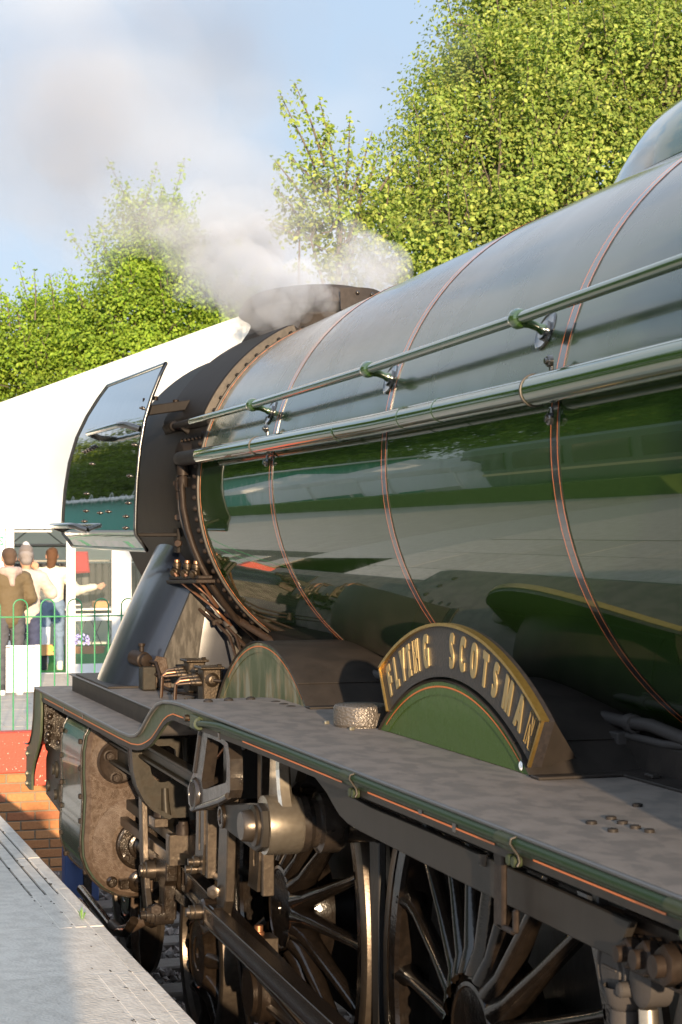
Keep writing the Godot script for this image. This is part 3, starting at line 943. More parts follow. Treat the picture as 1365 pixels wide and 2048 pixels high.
func build_smokebox_pipes() -> void:
	var y0 := 2.79
	var rail := [[2.801, -0.911, 1.66], [2.701, -0.907, 1.645], [2.591, -0.889, 1.622], [2.503, -0.865, 1.6], [2.416, -0.831, 1.585], [2.322, -0.782, 1.58], [2.233, -0.72, 1.59], [2.134, -0.63, 1.65], [2.029, -0.5, 1.7]]
	var path := [V(-0.907, 2.88, 1.67)]
	for q in rail: path.append(V(q[1] - 0.004, q[0], q[2]))
	var a := Mb.new()
	a.tube(path, 0.016, 10)
	part("smokebox_pipe", a, M.brown_iron)
	var b := Mb.new()
	b.tube([V(-0.907, 2.78, 1.76), V(-0.905, 2.70, 1.76), V(-0.898, 2.64, 1.745), V(-0.882, 2.569, 1.71), V(-0.863, 2.5, 1.68), V(-0.83, 2.41, 1.65), V(-0.79, 2.32, 1.63), V(-0.73, 2.235, 1.63)], 0.0095, 8)
	part("smokebox_pipe", b, M.grey_pipe)
	for q in [[-0.907, 2.865, 1.67, 0.032, 0.06], [-0.907, 2.79, 1.76, 0.024, 0.045]]:
		var f := Mb.new()
		f.hexnut(V(q[0], q[1] - q[4], q[2]), Vector3.UP, q[3] * 0.8, q[4] * 0.9)
		f.hexnut(V(q[0], q[1], q[2]), Vector3.UP, q[3], q[4])
		f.box(V(q[0], q[1] + q[4] * 1.25, q[2]), Vector3(q[3] * 1.4, q[4] * 0.7, q[3] * 1.4))
		part("pipe_union", f, M.brown_iron)
	# manifold of lubricator check valves on its shelf
	var sh := Mb.new()
	sh.box(V(-0.835, 2.325, 1.86), Vector3(0.1, 0.02, 0.76), Basis(Vector3.RIGHT, -0.03))
	sh.box(V(-0.835, 2.345, 1.86), Vector3(0.075, 0.018, 0.74), Basis(Vector3.RIGHT, -0.03))
	var shelf := part("valve_shelf", sh, M.brown_iron)
	var i := 0
	for s in [2.04, 1.8, 1.6]:
		var v := Mb.new()
		var c := V(-0.855, 2.375, s)
		v.lathe(c + Vector3(0, -0.028, 0), Vector3.UP, [[0.024, 0.0], [0.024, 0.02], [0.018, 0.024], [0.018, 0.05], [0.023, 0.052], [0.023, 0.07], [0.012, 0.075], [0.012, 0.082], [0.0, 0.083]], 12)
		v.hexnut(c, V(-0.75, -0.25, -0.6), 0.024, 0.03)
		v.lathe(c, V(-0.75, -0.25, -0.6), [[0.016, 0.03], [0.016, 0.042], [0.01, 0.045], [0.0, 0.045]], 10)
		v.hexnut(c + Vector3(0, 0, -0.02), V(0.2, 0, 1), 0.022, 0.05)
		var vv := put("check_valve", v, M.dirty_brass, shelf)
		var t := Mb.new()
		t.hexnut(c + Vector3(0, 0.045, 0), Vector3.UP, 0.015, 0.016)
		put("valve_cap", t, M.copper, shelf)
		i += 1
	var lv := Mb.new()
	lv.hexnut(V(-0.845, 2.368, 2.2), V(0, 0, 1), 0.03, 0.05)
	lv.hexnut(V(-0.845, 2.368, 2.28), V(0, 0, 1), 0.024, 0.06)
	lv.tube([V(-0.845, 2.368, 2.2), V(-0.85, 2.374, 1.6)], 0.014, 8)
	put("manifold", lv, M.brown_iron, shelf)
	for q in [[[-0.875, 2.365, 2.0], [-0.85, 2.32, 1.97], [-0.80, 2.273, 1.91], [-0.735, 2.2, 1.74], [-0.685, 2.148, 1.74], [-0.615, 2.088, 1.8]], [[-0.875, 2.365, 1.77], [-0.84, 2.32, 1.72], [-0.78, 2.263, 1.68], [-0.735, 2.205, 1.67]], [[-0.875, 2.365, 1.58], [-0.85, 2.34, 1.57], [-0.815, 2.3, 1.58], [-0.73, 2.2, 1.66]]]:
		var p := []
		for w in q: p.append(V(w[0], w[1], w[2]))
		var cp := Mb.new()
		cp.tube(p, 0.0075, 8)
		part("copper_pipe", cp, M.copper)
	# thinner conduits running down past the saddle to the oil boxes
	for k in 2:
		var d := 0.035 * k
		var p := [V(-0.80 + d, 2.32, 2.35), V(-0.79 + d, 2.25, 2.2), V(-0.76 + d, 2.19, 2.02), V(-0.70 + d, 2.12, 1.85), V(-0.66 + d, 2.05, 1.7), V(-0.65 + d, 1.96, 1.62), V(-0.66 + d, 1.88, 1.45), V(-0.67 + d, 1.8, 1.3)]
		var cp := Mb.new()
		cp.tube(p, 0.008, 8)
		part("oil_pipe", cp, M.dull_copper)
	var clips := Mb.new()
	for q in [[-0.76, 2.185, 2.0], [-0.70, 2.12, 1.84], [-0.655, 1.93, 1.52]]:
		clips.box(V(q[0] + 0.02, q[1], q[2]), Vector3(0.075, 0.03, 0.02), Basis(Vector3.BACK, 0.2))
	part("pipe_clip", clips, M.brown_iron)
	var un := Mb.new()
	un.box(V(-0.63, 2.07, 1.8), Vector3(0.05, 0.05, 0.05), Basis(Vector3.BACK, 0.6))
	un.hexnut(V(-0.645, 2.1, 1.79), V(-0.3, 0.9, 0), 0.02, 0.03)
	un.hexnut(V(-0.61, 2.045, 1.8), V(0.3, -0.9, 0), 0.02, 0.03)
	part("pipe_union", un, M.grey_pipe)
	var lp := Mb.new()
	lp.tube([V(-0.615, 2.06, 1.8), V(-0.56, 1.98, 1.7), V(-0.5, 1.9, 1.5)], 0.011, 8)
	lp.tube([V(-0.66, 2.17, 1.75), V(-0.58, 2.1, 1.6), V(-0.47, 2.0, 1.3), V(-0.3, 1.93, 0.9)], 0.02, 8)
	part("oil_pipe", lp, M.dull_copper)


func plate_y(s: float) -> float:
	var p := [[-9.0, 1.903], [-0.3, 1.903], [-0.13, 1.897], [0.02, 1.886], [0.14, 1.866], [0.242, 1.834], [0.32, 1.802], [0.4, 1.765], [0.46, 1.735], [0.518, 1.711], [0.6, 1.688], [0.72, 1.674], [0.95, 1.668], [9.0, 1.668]]
	for i in p.size() - 1:
		if s <= p[i + 1][0]:
			return lerpf(p[i][1], p[i + 1][1], (s - p[i][0]) / (p[i + 1][0] - p[i][0]))
	return 1.668


const PLATE_S := [3.58, 2.4, 1.4, 0.95, 0.72, 0.66, 0.6, 0.56, 0.518, 0.46, 0.4, 0.32, 0.242, 0.19, 0.14, 0.08, 0.02, -0.13, -0.3, -1.5, -3.0, -4.5, -5.75]


func build_running_plate() -> void:
	var m := Mb.new()
	for pass_ in 2:
		var sg := 1.0 if pass_ == 0 else -1.0
		var rows := []
		var under := []
		for s in PLATE_S:
			var y := plate_y(s)
			var row := PackedVector3Array()
			var row2 := PackedVector3Array()
			for x in [-1.365, -1.36, -1.2, -0.95, -0.7, -0.45]:
				row.append(V(x * sg, y - (0.003 if x == -1.365 else 0.0), s)); row2.append(V(x * sg, y - 0.013, s))
			rows.append(row); under.append(row2)
		m.sheet(rows, Vector3.UP)
		m.sheet(under, Vector3.DOWN)
	var plate := part("running_plate", m, M.plate)
	var e := Mb.new()
	var lip := []
	for s in PLATE_S: lip.append(V(-1.364, plate_y(s) - 0.008, s))
	e.tube(lip, 0.0075, 8)
	put("plate_edge", e, M.edge, plate)
	# valance below the edge
	var bot := [[3.42, 1.596], [1.05, 1.6], [0.75, 1.603], [0.6, 1.614], [0.5, 1.628], [0.428, 1.643], [0.35, 1.661], [0.29, 1.68], [0.21, 1.712], [0.134, 1.745], [0.06, 1.775], [-0.02, 1.798], [-0.12, 1.815], [-0.6, 1.819], [-1.2, 1.826], [-5.75, 1.832]]
	var v := Mb.new()
	var top := []
	var rows3 := []
	for b in bot:
		rows3.append([V(-1.352, plate_y(b[0]) - 0.013 if b[0] < 0.9 else 1.655, b[0]), V(-1.352, b[1], b[0])])
	for i in rows3.size() - 1:
		v.quad(rows3[i][0], rows3[i][1], rows3[i + 1][1], rows3[i + 1][0], OUT)
		var d := Vector3(0.012, 0, 0)
		v.quad(rows3[i][1], rows3[i][1] + d, rows3[i + 1][1] + d, rows3[i + 1][1], Vector3.DOWN)
		v.quad(rows3[i][0] + d, rows3[i][1] + d, rows3[i + 1][1] + d, rows3[i + 1][0] + d, -OUT)
	var val := part("valance", v, M.line_green)
	# black margin along the lower edge
	var bm := Mb.new()
	for i in range(0, bot.size() - 1):
		var a := V(-1.3545, bot[i][1], bot[i][0])
		var b := V(-1.3545, bot[i + 1][1], bot[i + 1][0])
		var up := Vector3(0, 0.019, 0)
		bm.quad(a, b, b + up, a + up, OUT)
		bm.quad(a, b, b + Vector3(0.003, 0, 0), a + Vector3(0.003, 0, 0), Vector3.DOWN)
	put("black_margin", bm, M.beam_grey, val)
	var ol := Mb.new()
	var runs := [[3.28, 2.62], [2.58, 2.0], [1.98, -0.42], [-0.46, -0.54], [-1.25, -2.42], [-2.66, -3.62], [-3.85, -4.5]]
	for r in runs:
		var pts := []
		var s: float = r[0]
		while s > r[1]:
			pts.append(s)
			s -= 0.03 if s < 1.1 and s > -0.3 else 0.1
		pts.append(r[1])
		for i in pts.size() - 1:
			var a := V(-1.3555, _val_mid(pts[i], bot), pts[i])
			var b := V(-1.3555, _val_mid(pts[i + 1], bot), pts[i + 1])
			var h := Vector3(0, 0.0023, 0)
			ol.quad(a - h, b - h, b + h, a + h, OUT)
			ol.quad(a + h, b + h, b + h + Vector3(0.002, 0, 0), a + h + Vector3(0.002, 0, 0), Vector3.UP)
	put("orange_lining", ol, M.orange, val)
	# conduit clipped along the valance
	var t := Mb.new()
	t.tube([V(-1.362, 1.845, -0.63), V(-1.372, 1.856, -0.68), V(-1.374, 1.868, -0.85), V(-1.375, 1.876, -1.0), V(-1.375, 1.881, -1.8), V(-1.375, 1.881, -5.7)], 0.0115, 12)
	var con := part("valance_conduit", t, M.conduit)
	var te := Mb.new()
	te.lathe(V(-1.36, 1.842, -0.6), V(-0.1, 0.25, -1), [[0.02, 0.0], [0.024, 0.01], [0.024, 0.03], [0.016, 0.036]], 14)
	te.box(V(-1.357, 1.845, -0.53), Vector3(0.012, 0.055, 0.14))
	put("conduit_end", te, M.line_green, con)
	for s in [-2.544, -3.742, -4.6]:
		var k := Mb.new()
		k.lathe(V(-1.375, 1.881, s + 0.05), V(0, 0, -1), [[0.0125, 0.0], [0.0148, 0.003], [0.0148, 0.1], [0.0125, 0.103]], 12)
		put("conduit_sleeve", k, M.green_clip, con)
		var cl := Mb.new()
		cl.tube([V(-1.378, 1.895, s - 0.06), V(-1.389, 1.892, s - 0.06), V(-1.392, 1.881, s - 0.06), V(-1.382, 1.867, s - 0.06), V(-1.372, 1.854, s - 0.06), V(-1.368, 1.838, s - 0.06), V(-1.374, 1.828, s - 0.06)], 0.0032, 6)
		put("conduit_clip", cl, M.worn_steel, con)
		var nu := Mb.new()
		nu.hexnut(V(-1.356, 1.835, s - 0.035), OUT, 0.014, 0.02)
		nu.hexnut(V(-1.356, 1.835, s - 0.005), OUT, 0.014, 0.02)
		put("clip_nut", nu, M.green_clip, con)
	var vs := Mb.new()   # small openings and brackets on the valance
	for q in [[-0.44, 1.845], [2.6, 1.62], [2.0, 1.635], [-0.9, 1.83], [-3.1, 1.86], [-3.35, 1.85]]:
		vs.box(V(-1.3525, q[1], q[0]), Vector3(0.007, 0.026, 0.028), Basis.IDENTITY, 0.002)
	part("valance_slot", vs, M.oily_black)
	var vb := Mb.new()
	vb.hexnut(V(-1.354, 1.85, -0.4), OUT, 0.014, 0.018)
	part("valance_bolt", vb, M.dirty_brass)
	# deep guard beam under the valance
	var g := Mb.new()
	side(P2([[-1.80, 1.83], [-1.87, 1.815], [-1.97, 1.79], [-2.06, 1.768], [-2.13, 1.74], [-2.2, 1.715], [-2.28, 1.702], [-2.4, 1.697], [-3.0, 1.692], [-4.02, 1.687], [-4.15, 1.688], [-4.22, 1.779], [-3.0, 1.786], [-2.5, 1.784], [-2.36, 1.79], [-2.27, 1.803], [-2.2, 1.83]]), -1.295, -1.275, g, 0.003)
	part("guard_beam", g, M.beam_grey)
	var sp := Mb.new()
	for s in [-2.9, -3.45, -4.0]:
		sp.box(V(-1.25, 1.8, s), Vector3(0.05, 0.06, 0.03))
	sp.box(V(-1.2, 1.79, -3.0), Vector3(0.1, 0.03, 2.2))
	part("beam_bracket", sp, M.frame_black)
	# hook hanging from the valance
	var h := Mb.new()
	h.box(V(-1.335, 1.745, -3.605), Vector3(0.014, 0.19, 0.055))
	h.box(V(-1.335, 1.655, -3.645), Vector3(0.014, 0.014, 0.09))
	h.box(V(-1.335, 1.682, -3.7), Vector3(0.014, 0.055, 0.016))
	part("hanging_hook", h, M.brown_iron)
	var hn := Mb.new()
	hn.hexnut(V(-1.29, 1.79, -3.4), Vector3.DOWN, 0.02, 0.03)
	part("hanger_nut", hn, M.oily_brown)
	# textured cap, rivets and bolts on top of the plate
	var c := Mb.new()
	c.lathe(V(-0.965, 1.903, -1.40), Vector3.UP, [[0.094, 0.004], [0.097, 0.008], [0.097, 0.066], [0.094, 0.073], [0.087, 0.077], [0.0, 0.079]], 40)
	c.lathe(V(-0.965, 1.903, -1.40), Vector3.UP, [[0.09, 0.0], [0.09, 0.005]], 30)
	part("round_cap", c, M.cap)
	for q in [[-1.04, -1.53], [-0.91, -1.52], [-1.06, -1.3]]:
		var nb := Mb.new()
		nb.box(V(q[0], 1.908, q[1]), Vector3(0.02, 0.014, 0.012), Basis(Vector3.UP, 0.3))
		part("cap_clip", nb, M.pale_metal)
	var rv := Mb.new()
	rv.dome(Vector3.ZERO, Vector3.UP, 0.021, 0.014)
	var rm := rv.mesh()
	for q in [[-1.253, -0.308], [-1.158, -0.267], [-1.056, -0.228], [-0.992, -0.375], [-0.991, -0.492], [-0.990, -0.593]]:
		many("rivet", rm, M.plate_dark, plate, Transform3D(Basis.from_scale(Vector3(1, 1.0 if q[0] < -1.0 else 0.35, 1)), V(q[0], plate_y(q[1]) - 0.0005, q[1])))
	var bo := Mb.new()
	bo.hexnut(Vector3.ZERO, Vector3.UP, 0.0135, 0.008)
	var bmz := bo.mesh()
	for q in [[-1.153, -3.72], [-1.078, -3.669], [-1.083, -3.741], [-1.085, -3.813], [-1.08, -3.875], [-1.156, -3.843], [-0.923, -3.493]]:
		many("bolt", bmz, M.plate_dark, plate, Transform3D(Basis(Vector3.UP, q[1] * 37.0), V(q[0], 1.903, q[1])))
	# curb plate and angle at the inner edge behind the nameplate
	var an := Mb.new()
	an.box(V(-0.6, 1.945, -4.15), Vector3(0.014, 0.09, 3.0))
	an.box(V(-0.655, 1.907, -4.15), Vector3(0.1, 0.008, 2.8), Basis.IDENTITY, 0.002)
	for s in [-3.3, -3.05]:
		an.box(V(-0.66, 1.916, s), Vector3(0.03, 0.012, 0.05))
	part("inner_curb", an, M.plate_dark)
	var an2 := Mb.new()
	an2.box(V(-0.57, 1.94, -1.1), Vector3(0.014, 0.075, 1.1))
	an2.box(V(-0.64, 1.91, -1.1), Vector3(0.14, 0.012, 0.5))
	part("inner_curb", an2, M.plate_dark)


func _val_mid(s: float, bot: Array) -> float:
	for i in bot.size() - 1:
		if s <= bot[i][0] and s >= bot[i + 1][0]:
			return lerpf(bot[i][1], bot[i + 1][1], (s - bot[i][0]) / (bot[i + 1][0] - bot[i][0])) + (0.0255 if s > -0.5 else 0.0205)
	return 1.8515


func build_front() -> void:
	# raised step beside the smokebox, its top sheet overhanging
	var b := Mb.new()
	side(P2([[3.22, 1.66], [3.22, 1.756], [0.6, 1.756], [0.6, 1.70], [0.95, 1.66]]), -1.205, -0.45, b, 0.003)
	var st := part("raised_step", b, M.plate_dark)
	var t := Mb.new()
	side(P2([[3.245, 1.756], [3.245, 1.766], [0.45, 1.766], [0.45, 1.756]]), -1.217, -0.40, t, 0.003)
	put("step_top", t, M.plate, st)
	var e := Mb.new()
	e.tube([V(-1.217, 1.762, 3.24), V(-1.217, 1.762, 0.42)], 0.0045, 6)
	put("step_edge", e, M.edge, st)
	# drop end with its curved face
	var d := Mb.new()
	side(P2([[3.62, 1.655], [3.64, 1.5], [3.69, 1.39], [3.78, 1.32], [3.9, 1.285], [3.963, 1.273], [3.97, 1.033], [3.856, 1.027], [3.75, 1.035], [3.745, 1.126], [3.68, 1.199], [3.529, 1.30], [3.445, 1.36], [3.404, 1.416], [3.384, 1.519], [3.39, 1.6], [3.42, 1.65]]), -1.36, -1.345, d, 0.003, true)
	var de := part("drop_end", d, M.line_green)
	var fc := Mb.new()
	var rows := []
	for q in [[3.58, 1.668], [3.61, 1.64], [3.63, 1.56], [3.65, 1.48], [3.70, 1.395], [3.79, 1.325], [3.9, 1.292], [4.06, 1.287]]:
		rows.append([V(-1.367, q[1], q[0]), V(1.36, q[1], q[0])])
	fc.sheet(rows, Vector3(0, 0.5, -1))
	put("drop_sheet", fc, M.plate_dark, de)
	for q in [[3.9, 1.24], [3.9, 1.12], [3.9, 1.06]]:
		var nb := Mb.new()
		nb.hexnut(V(-1.36, q[1], q[0]), OUT, 0.016, 0.014)
		put("bolt", nb, M.pale_metal, de)
	var bb := Mb.new()
	bb.box(V(0, 1.16, 3.98), Vector3(2.68, 0.25, 0.05), Basis.IDENTITY, 0.004)
	part("buffer_beam", bb, M.red)
	for x in [-0.87, 0.87]:
		var bu := Mb.new()
		bu.lathe(V(x, 1.07, 3.98), V(0, 0, 1), [[0.16, 0.0], [0.16, 0.03], [0.11, 0.05], [0.1, 0.3], [0.06, 0.31], [0.06, 0.5], [0.22, 0.51], [0.22, 0.54], [0.0, 0.56]], 24)
		part("buffer", bu, M.oily_black)
	# riveted bracket plate and casting behind the drop end
	var p := Mb.new()
	p.prism(P2([[-1.335, 1.60], [-0.95, 1.60], [-0.95, 1.36], [-1.15, 1.33], [-1.26, 1.30], [-1.335, 1.36]]), V(0, 0, 3.42), Vector3.RIGHT, SY, SX, 0.0, 0.015, 0.002)
	var bp := part("bracket_plate", p, M.oily_brown)
	var r := Mb.new()
	r.dome(Vector3.ZERO, V(0, 0, -1), 0.02, 0.014)
	var rm := r.mesh()
	for q in [[-1.30, 1.57], [-1.30, 1.505], [-1.305, 1.445], [-1.31, 1.40], [-1.315, 1.365], [-1.25, 1.35], [-1.17, 1.36]]:
		many("rivet", rm, M.oily_brown, bp, Transform3D(Basis.IDENTITY, V(q[0], q[1], 3.418)))
	var c := Mb.new()
	side(P2([[3.72, 1.0], [3.72, 1.24], [3.6, 1.33], [3.3, 1.34], [3.05, 1.30], [3.02, 1.0], [3.2, 0.96]]), -1.28, -0.9, c, 0.02, true)
	c.lathe(V(-1.28, 1.21, 3.3), OUT, [[0.05, -0.01], [0.05, 0.012], [0.03, 0.02], [0.03, 0.03], [0.0, 0.03]], 16)
	c.lathe(V(-1.28, 1.08, 3.2), OUT, [[0.06, -0.01], [0.06, 0.01], [0.045, 0.015], [0.03, 0.02], [0.03, 0.035], [0.0, 0.035]], 16)
	c.lathe(V(-1.28, 1.08, 3.6), OUT, [[0.035, -0.01], [0.035, 0.012], [0.0, 0.02]], 12)
	c.tube([V(-1.23, 1.30, 3.75), V(-1.23, 1.31, 3.0)], 0.05, 12)
	part("front_casting", c, M.grey_green)
	# lubricators and their pipes on the step
	for q in [[-0.945, 0.95, 1.0], [-0.90, 1.45, 0.92]]:
		var L := Mb.new()
		var x: float = q[0]
		var s: float = q[1]
		L.box(V(x, 1.87, s), Vector3(0.085, 0.15, 0.11), Basis.IDENTITY, 0.006)
		L.box(V(x, 1.95, s), Vector3(0.115, 0.012, 0.15), Basis.IDENTITY, 0.004)
		L.lathe(V(x + 0.05, 1.952, s - 0.03), OUT, [[0.014, 0.0], [0.014, 0.02], [0.0, 0.02]], 10)
		L.lathe(V(x, 1.895, s - 0.055), V(0, 0, -1), [[0.034, 0.0], [0.034, 0.006], [0.026, 0.012], [0.02, 0.02], [0.012, 0.022], [0.012, 0.03], [0.0, 0.03]], 16)
		var ol := part("oil_box", L, M.dirty_brass)
		var u := Mb.new()
		for k in 3:
			u.hexnut(V(x - 0.045, 1.905 - 0.012 * k, s + 0.04 - 0.035 * k), OUT, 0.016, 0.03)
			u.hexnut(V(x - 0.075, 1.905 - 0.012 * k, s + 0.04 - 0.035 * k), OUT, 0.012, 0.02)
		put("pipe_union", u, M.dirty_brass, ol)
		for k in 3:
			var cp := Mb.new()
			var ss := s + 0.04 - 0.035 * k
			cp.tube([V(x - 0.09, 1.905 - 0.012 * k, ss), V(x - 0.125 - 0.01 * k, 1.9 - 0.012 * k, ss + 0.01), V(x - 0.145 - 0.01 * k, 1.875, ss + 0.015), V(x - 0.15 - 0.01 * k, 1.77, ss + 0.02)], 0.0065, 8)
			put("feed_pipe", cp, M.dull_copper if k != 1 else M.copper, ol)
		var lv := Mb.new()
		lv.tube([V(x + 0.0, 1.895, s - 0.085), V(x + 0.04, 1.89, s - 0.1), V(x + 0.09, 1.87, s - 0.12)], 0.008, 8)
		lv.box(V(x + 0.1, 1.84, s - 0.1), Vector3(0.03, 0.13, 0.05))
		put("drive_lever", lv, M.brown_iron, ol)
	var pu := Mb.new()
	pu.box(V(-1.03, 1.83, 1.95), Vector3(0.07, 0.12, 0.1))
	var pm := part("pump_block", pu, M.grey_green)
	var pl := Mb.new()
	pl.lathe(V(-1.06, 1.925, 2.02), V(0.35, -0.1, -1), [[0.0, -0.05], [0.04, -0.05], [0.042, 0.05], [0.034, 0.055], [0.034, 0.08], [0.02, 0.085], [0.0, 0.085]], 16)
	pl.lathe(V(-1.05, 1.96, 2.0), Vector3.UP, [[0.012, 0.0], [0.012, 0.03], [0.018, 0.032], [0.018, 0.045], [0.0, 0.046]], 10)
	put("pump_barrel", pl, M.brown_iron, pm)
	var pp := Mb.new()
	pp.tube([V(-1.02, 1.915, 1.93), V(-1.0, 1.91, 1.88), V(-0.995, 1.86, 1.82), V(-0.995, 1.80, 1.78), V(-0.97, 1.785, 1.7), V(-0.9, 1.785, 1.4), V(-0.88, 1.79, 1.1)], 0.0095, 8)
	pp.tube([V(-1.0, 1.85, 1.9), V(-0.85, 1.85, 1.65)], 0.008, 8)
	put("pump_pipe", pp, M.brown_iron, pm)
	var deb := Mb.new()
	for i in 26:
		var a := Vector2(rng.randf_range(-0.98, -0.78), rng.randf_range(1.15, 1.75))
		deb.box(V(a.x, 1.77, a.y), Vector3(rng.randf_range(0.01, 0.03), 0.008, rng.randf_range(0.01, 0.04)), Basis(Vector3.UP, rng.randf() * 3.0), 0.002)
	var dd := part("oil_spill_debris", deb, M.worn_steel)
	dd.set_meta("kind", "stuff")


func build_splashers() -> void:
	var yc := 0.992
	var R := 1.127
	var a_end := acos((1.905 - yc) / R)
	for k in 2:
		var s0 := 0.0 if k == 0 else -2.21
		var arc := []
		var N := 40
		for i in N + 1:
			var a := -a_end + 2.0 * a_end * i / N
			arc.append(Vector2(s0 + sin(a) * R, yc + cos(a) * R))
		var pts := arc.duplicate()
		if k == 0:   # the leading one runs down to the lower front plate
			pts.append(Vector2(s0 + 0.79, 1.80)); pts.append(Vector2(s0 + 0.84, 1.765)); pts.append(Vector2(s0 + 0.5, 1.765)); pts.append(Vector2(s0 + 0.1, 1.86))
		var m := Mb.new()
		side(pts, -0.94, -0.935, m, 0.0)
		var sp := part("splasher", m, M.stained_green if k == 0 else M.face_green)
		# raised border round the face
		var bd := Mb.new()
		var oa := []
		var ia := []
		for i in N + 1:
			var a := -a_end * 1.0 + 2.0 * a_end * i / N
			if k == 0: a = lerpf(-a_end, a_end + 0.12, float(i) / N)
			oa.append(Vector2(s0 + sin(a) * R, yc + cos(a) * R)); ia.append(Vector2(s0 + sin(a) * 1.082, maxf(yc + cos(a) * 1.082, 1.78 if k == 0 else 1.904)))
		for i in N:
			var o0 := V(-0.9435, oa[i].y, oa[i].x)
			var o1 := V(-0.9435, oa[i + 1].y, oa[i + 1].x)
			var i0 := V(-0.9435, ia[i].y, ia[i].x)
			var i1 := V(-0.9435, ia[i + 1].y, ia[i + 1].x)
			bd.quad(o0, o1, i1, i0, OUT)
			bd.quad(i0, i1, i1 + Vector3(0.004, 0, 0), i0 + Vector3(0.004, 0, 0), Vector3(0, -1, 0))
		put("face_border", bd, M.stained_green if k == 0 else M.face_green, sp)
		var ol := Mb.new()
		for i in N:
			var a := -a_end + 2.0 * a_end * i / N
			var b := -a_end + 2.0 * a_end * (i + 1) / N
			if cos(b) * 1.108 + yc < 1.912 or cos(a) * 1.108 + yc < 1.912:
				continue
			var q := []
			for w in [[a, 1.1105], [b, 1.1105], [b, 1.1055], [a, 1.1055]]:
				q.append(V(-0.9455, yc + cos(w[0]) * w[1], s0 + sin(w[0]) * w[1]))
			ol.quad(q[0], q[1], q[2], q[3], OUT)
		put("orange_lining", ol, M.orange, sp)
		# top sheet with its rolled front rim
		var t := Mb.new()
		var rows := []
		for i in N + 1:
			var a := lerpf(-a_end, a_end + (0.12 if k == 0 else 0.0), float(i) / N)
			var row := []
			for x in [-0.952, -0.948, -0.8, -0.62, -0.46]:
				row.append(V(x, yc + cos(a) * (R + (0.001 if x == -0.952 else 0.004)), s0 + sin(a) * (R + 0.004)))
			rows.append(row)
		t.sheet(rows, Vector3.UP)
		for i in N:
			t.quad(rows[i][0], rows[i + 1][0], rows[i + 1][0] + Vector3(0.01, -0.006, 0), rows[i][0] + Vector3(0.01, -0.006, 0), OUT)
		put("splasher_top", t, M.plate_dark, sp)
		var se := Mb.new()
		var ea := a_end - 0.001
		se.box(V(-0.78, 1.908, s0 - 0.72), Vector3(0.36, 0.008, 0.06), Basis.IDENTITY, 0.002)
		var u := 1.985
		var au := -acos((u - yc) / (R + 0.005))
		se.box(V(-0.71, u + 0.002, s0 + sin(au) * (R + 0.005)), Vector3(0.48, 0.003, 0.006), Basis.IDENTITY, 0.001)
		put("splasher_flange", se, M.plate_dark, sp)
	build_nameplate(yc)
	var wp := Mb.new()
	wp.dome(V(-0.946, 1.925, -2.80), OUT, 0.014, 0.004, 7)
	part("paint_chip", wp, M.white_spot)


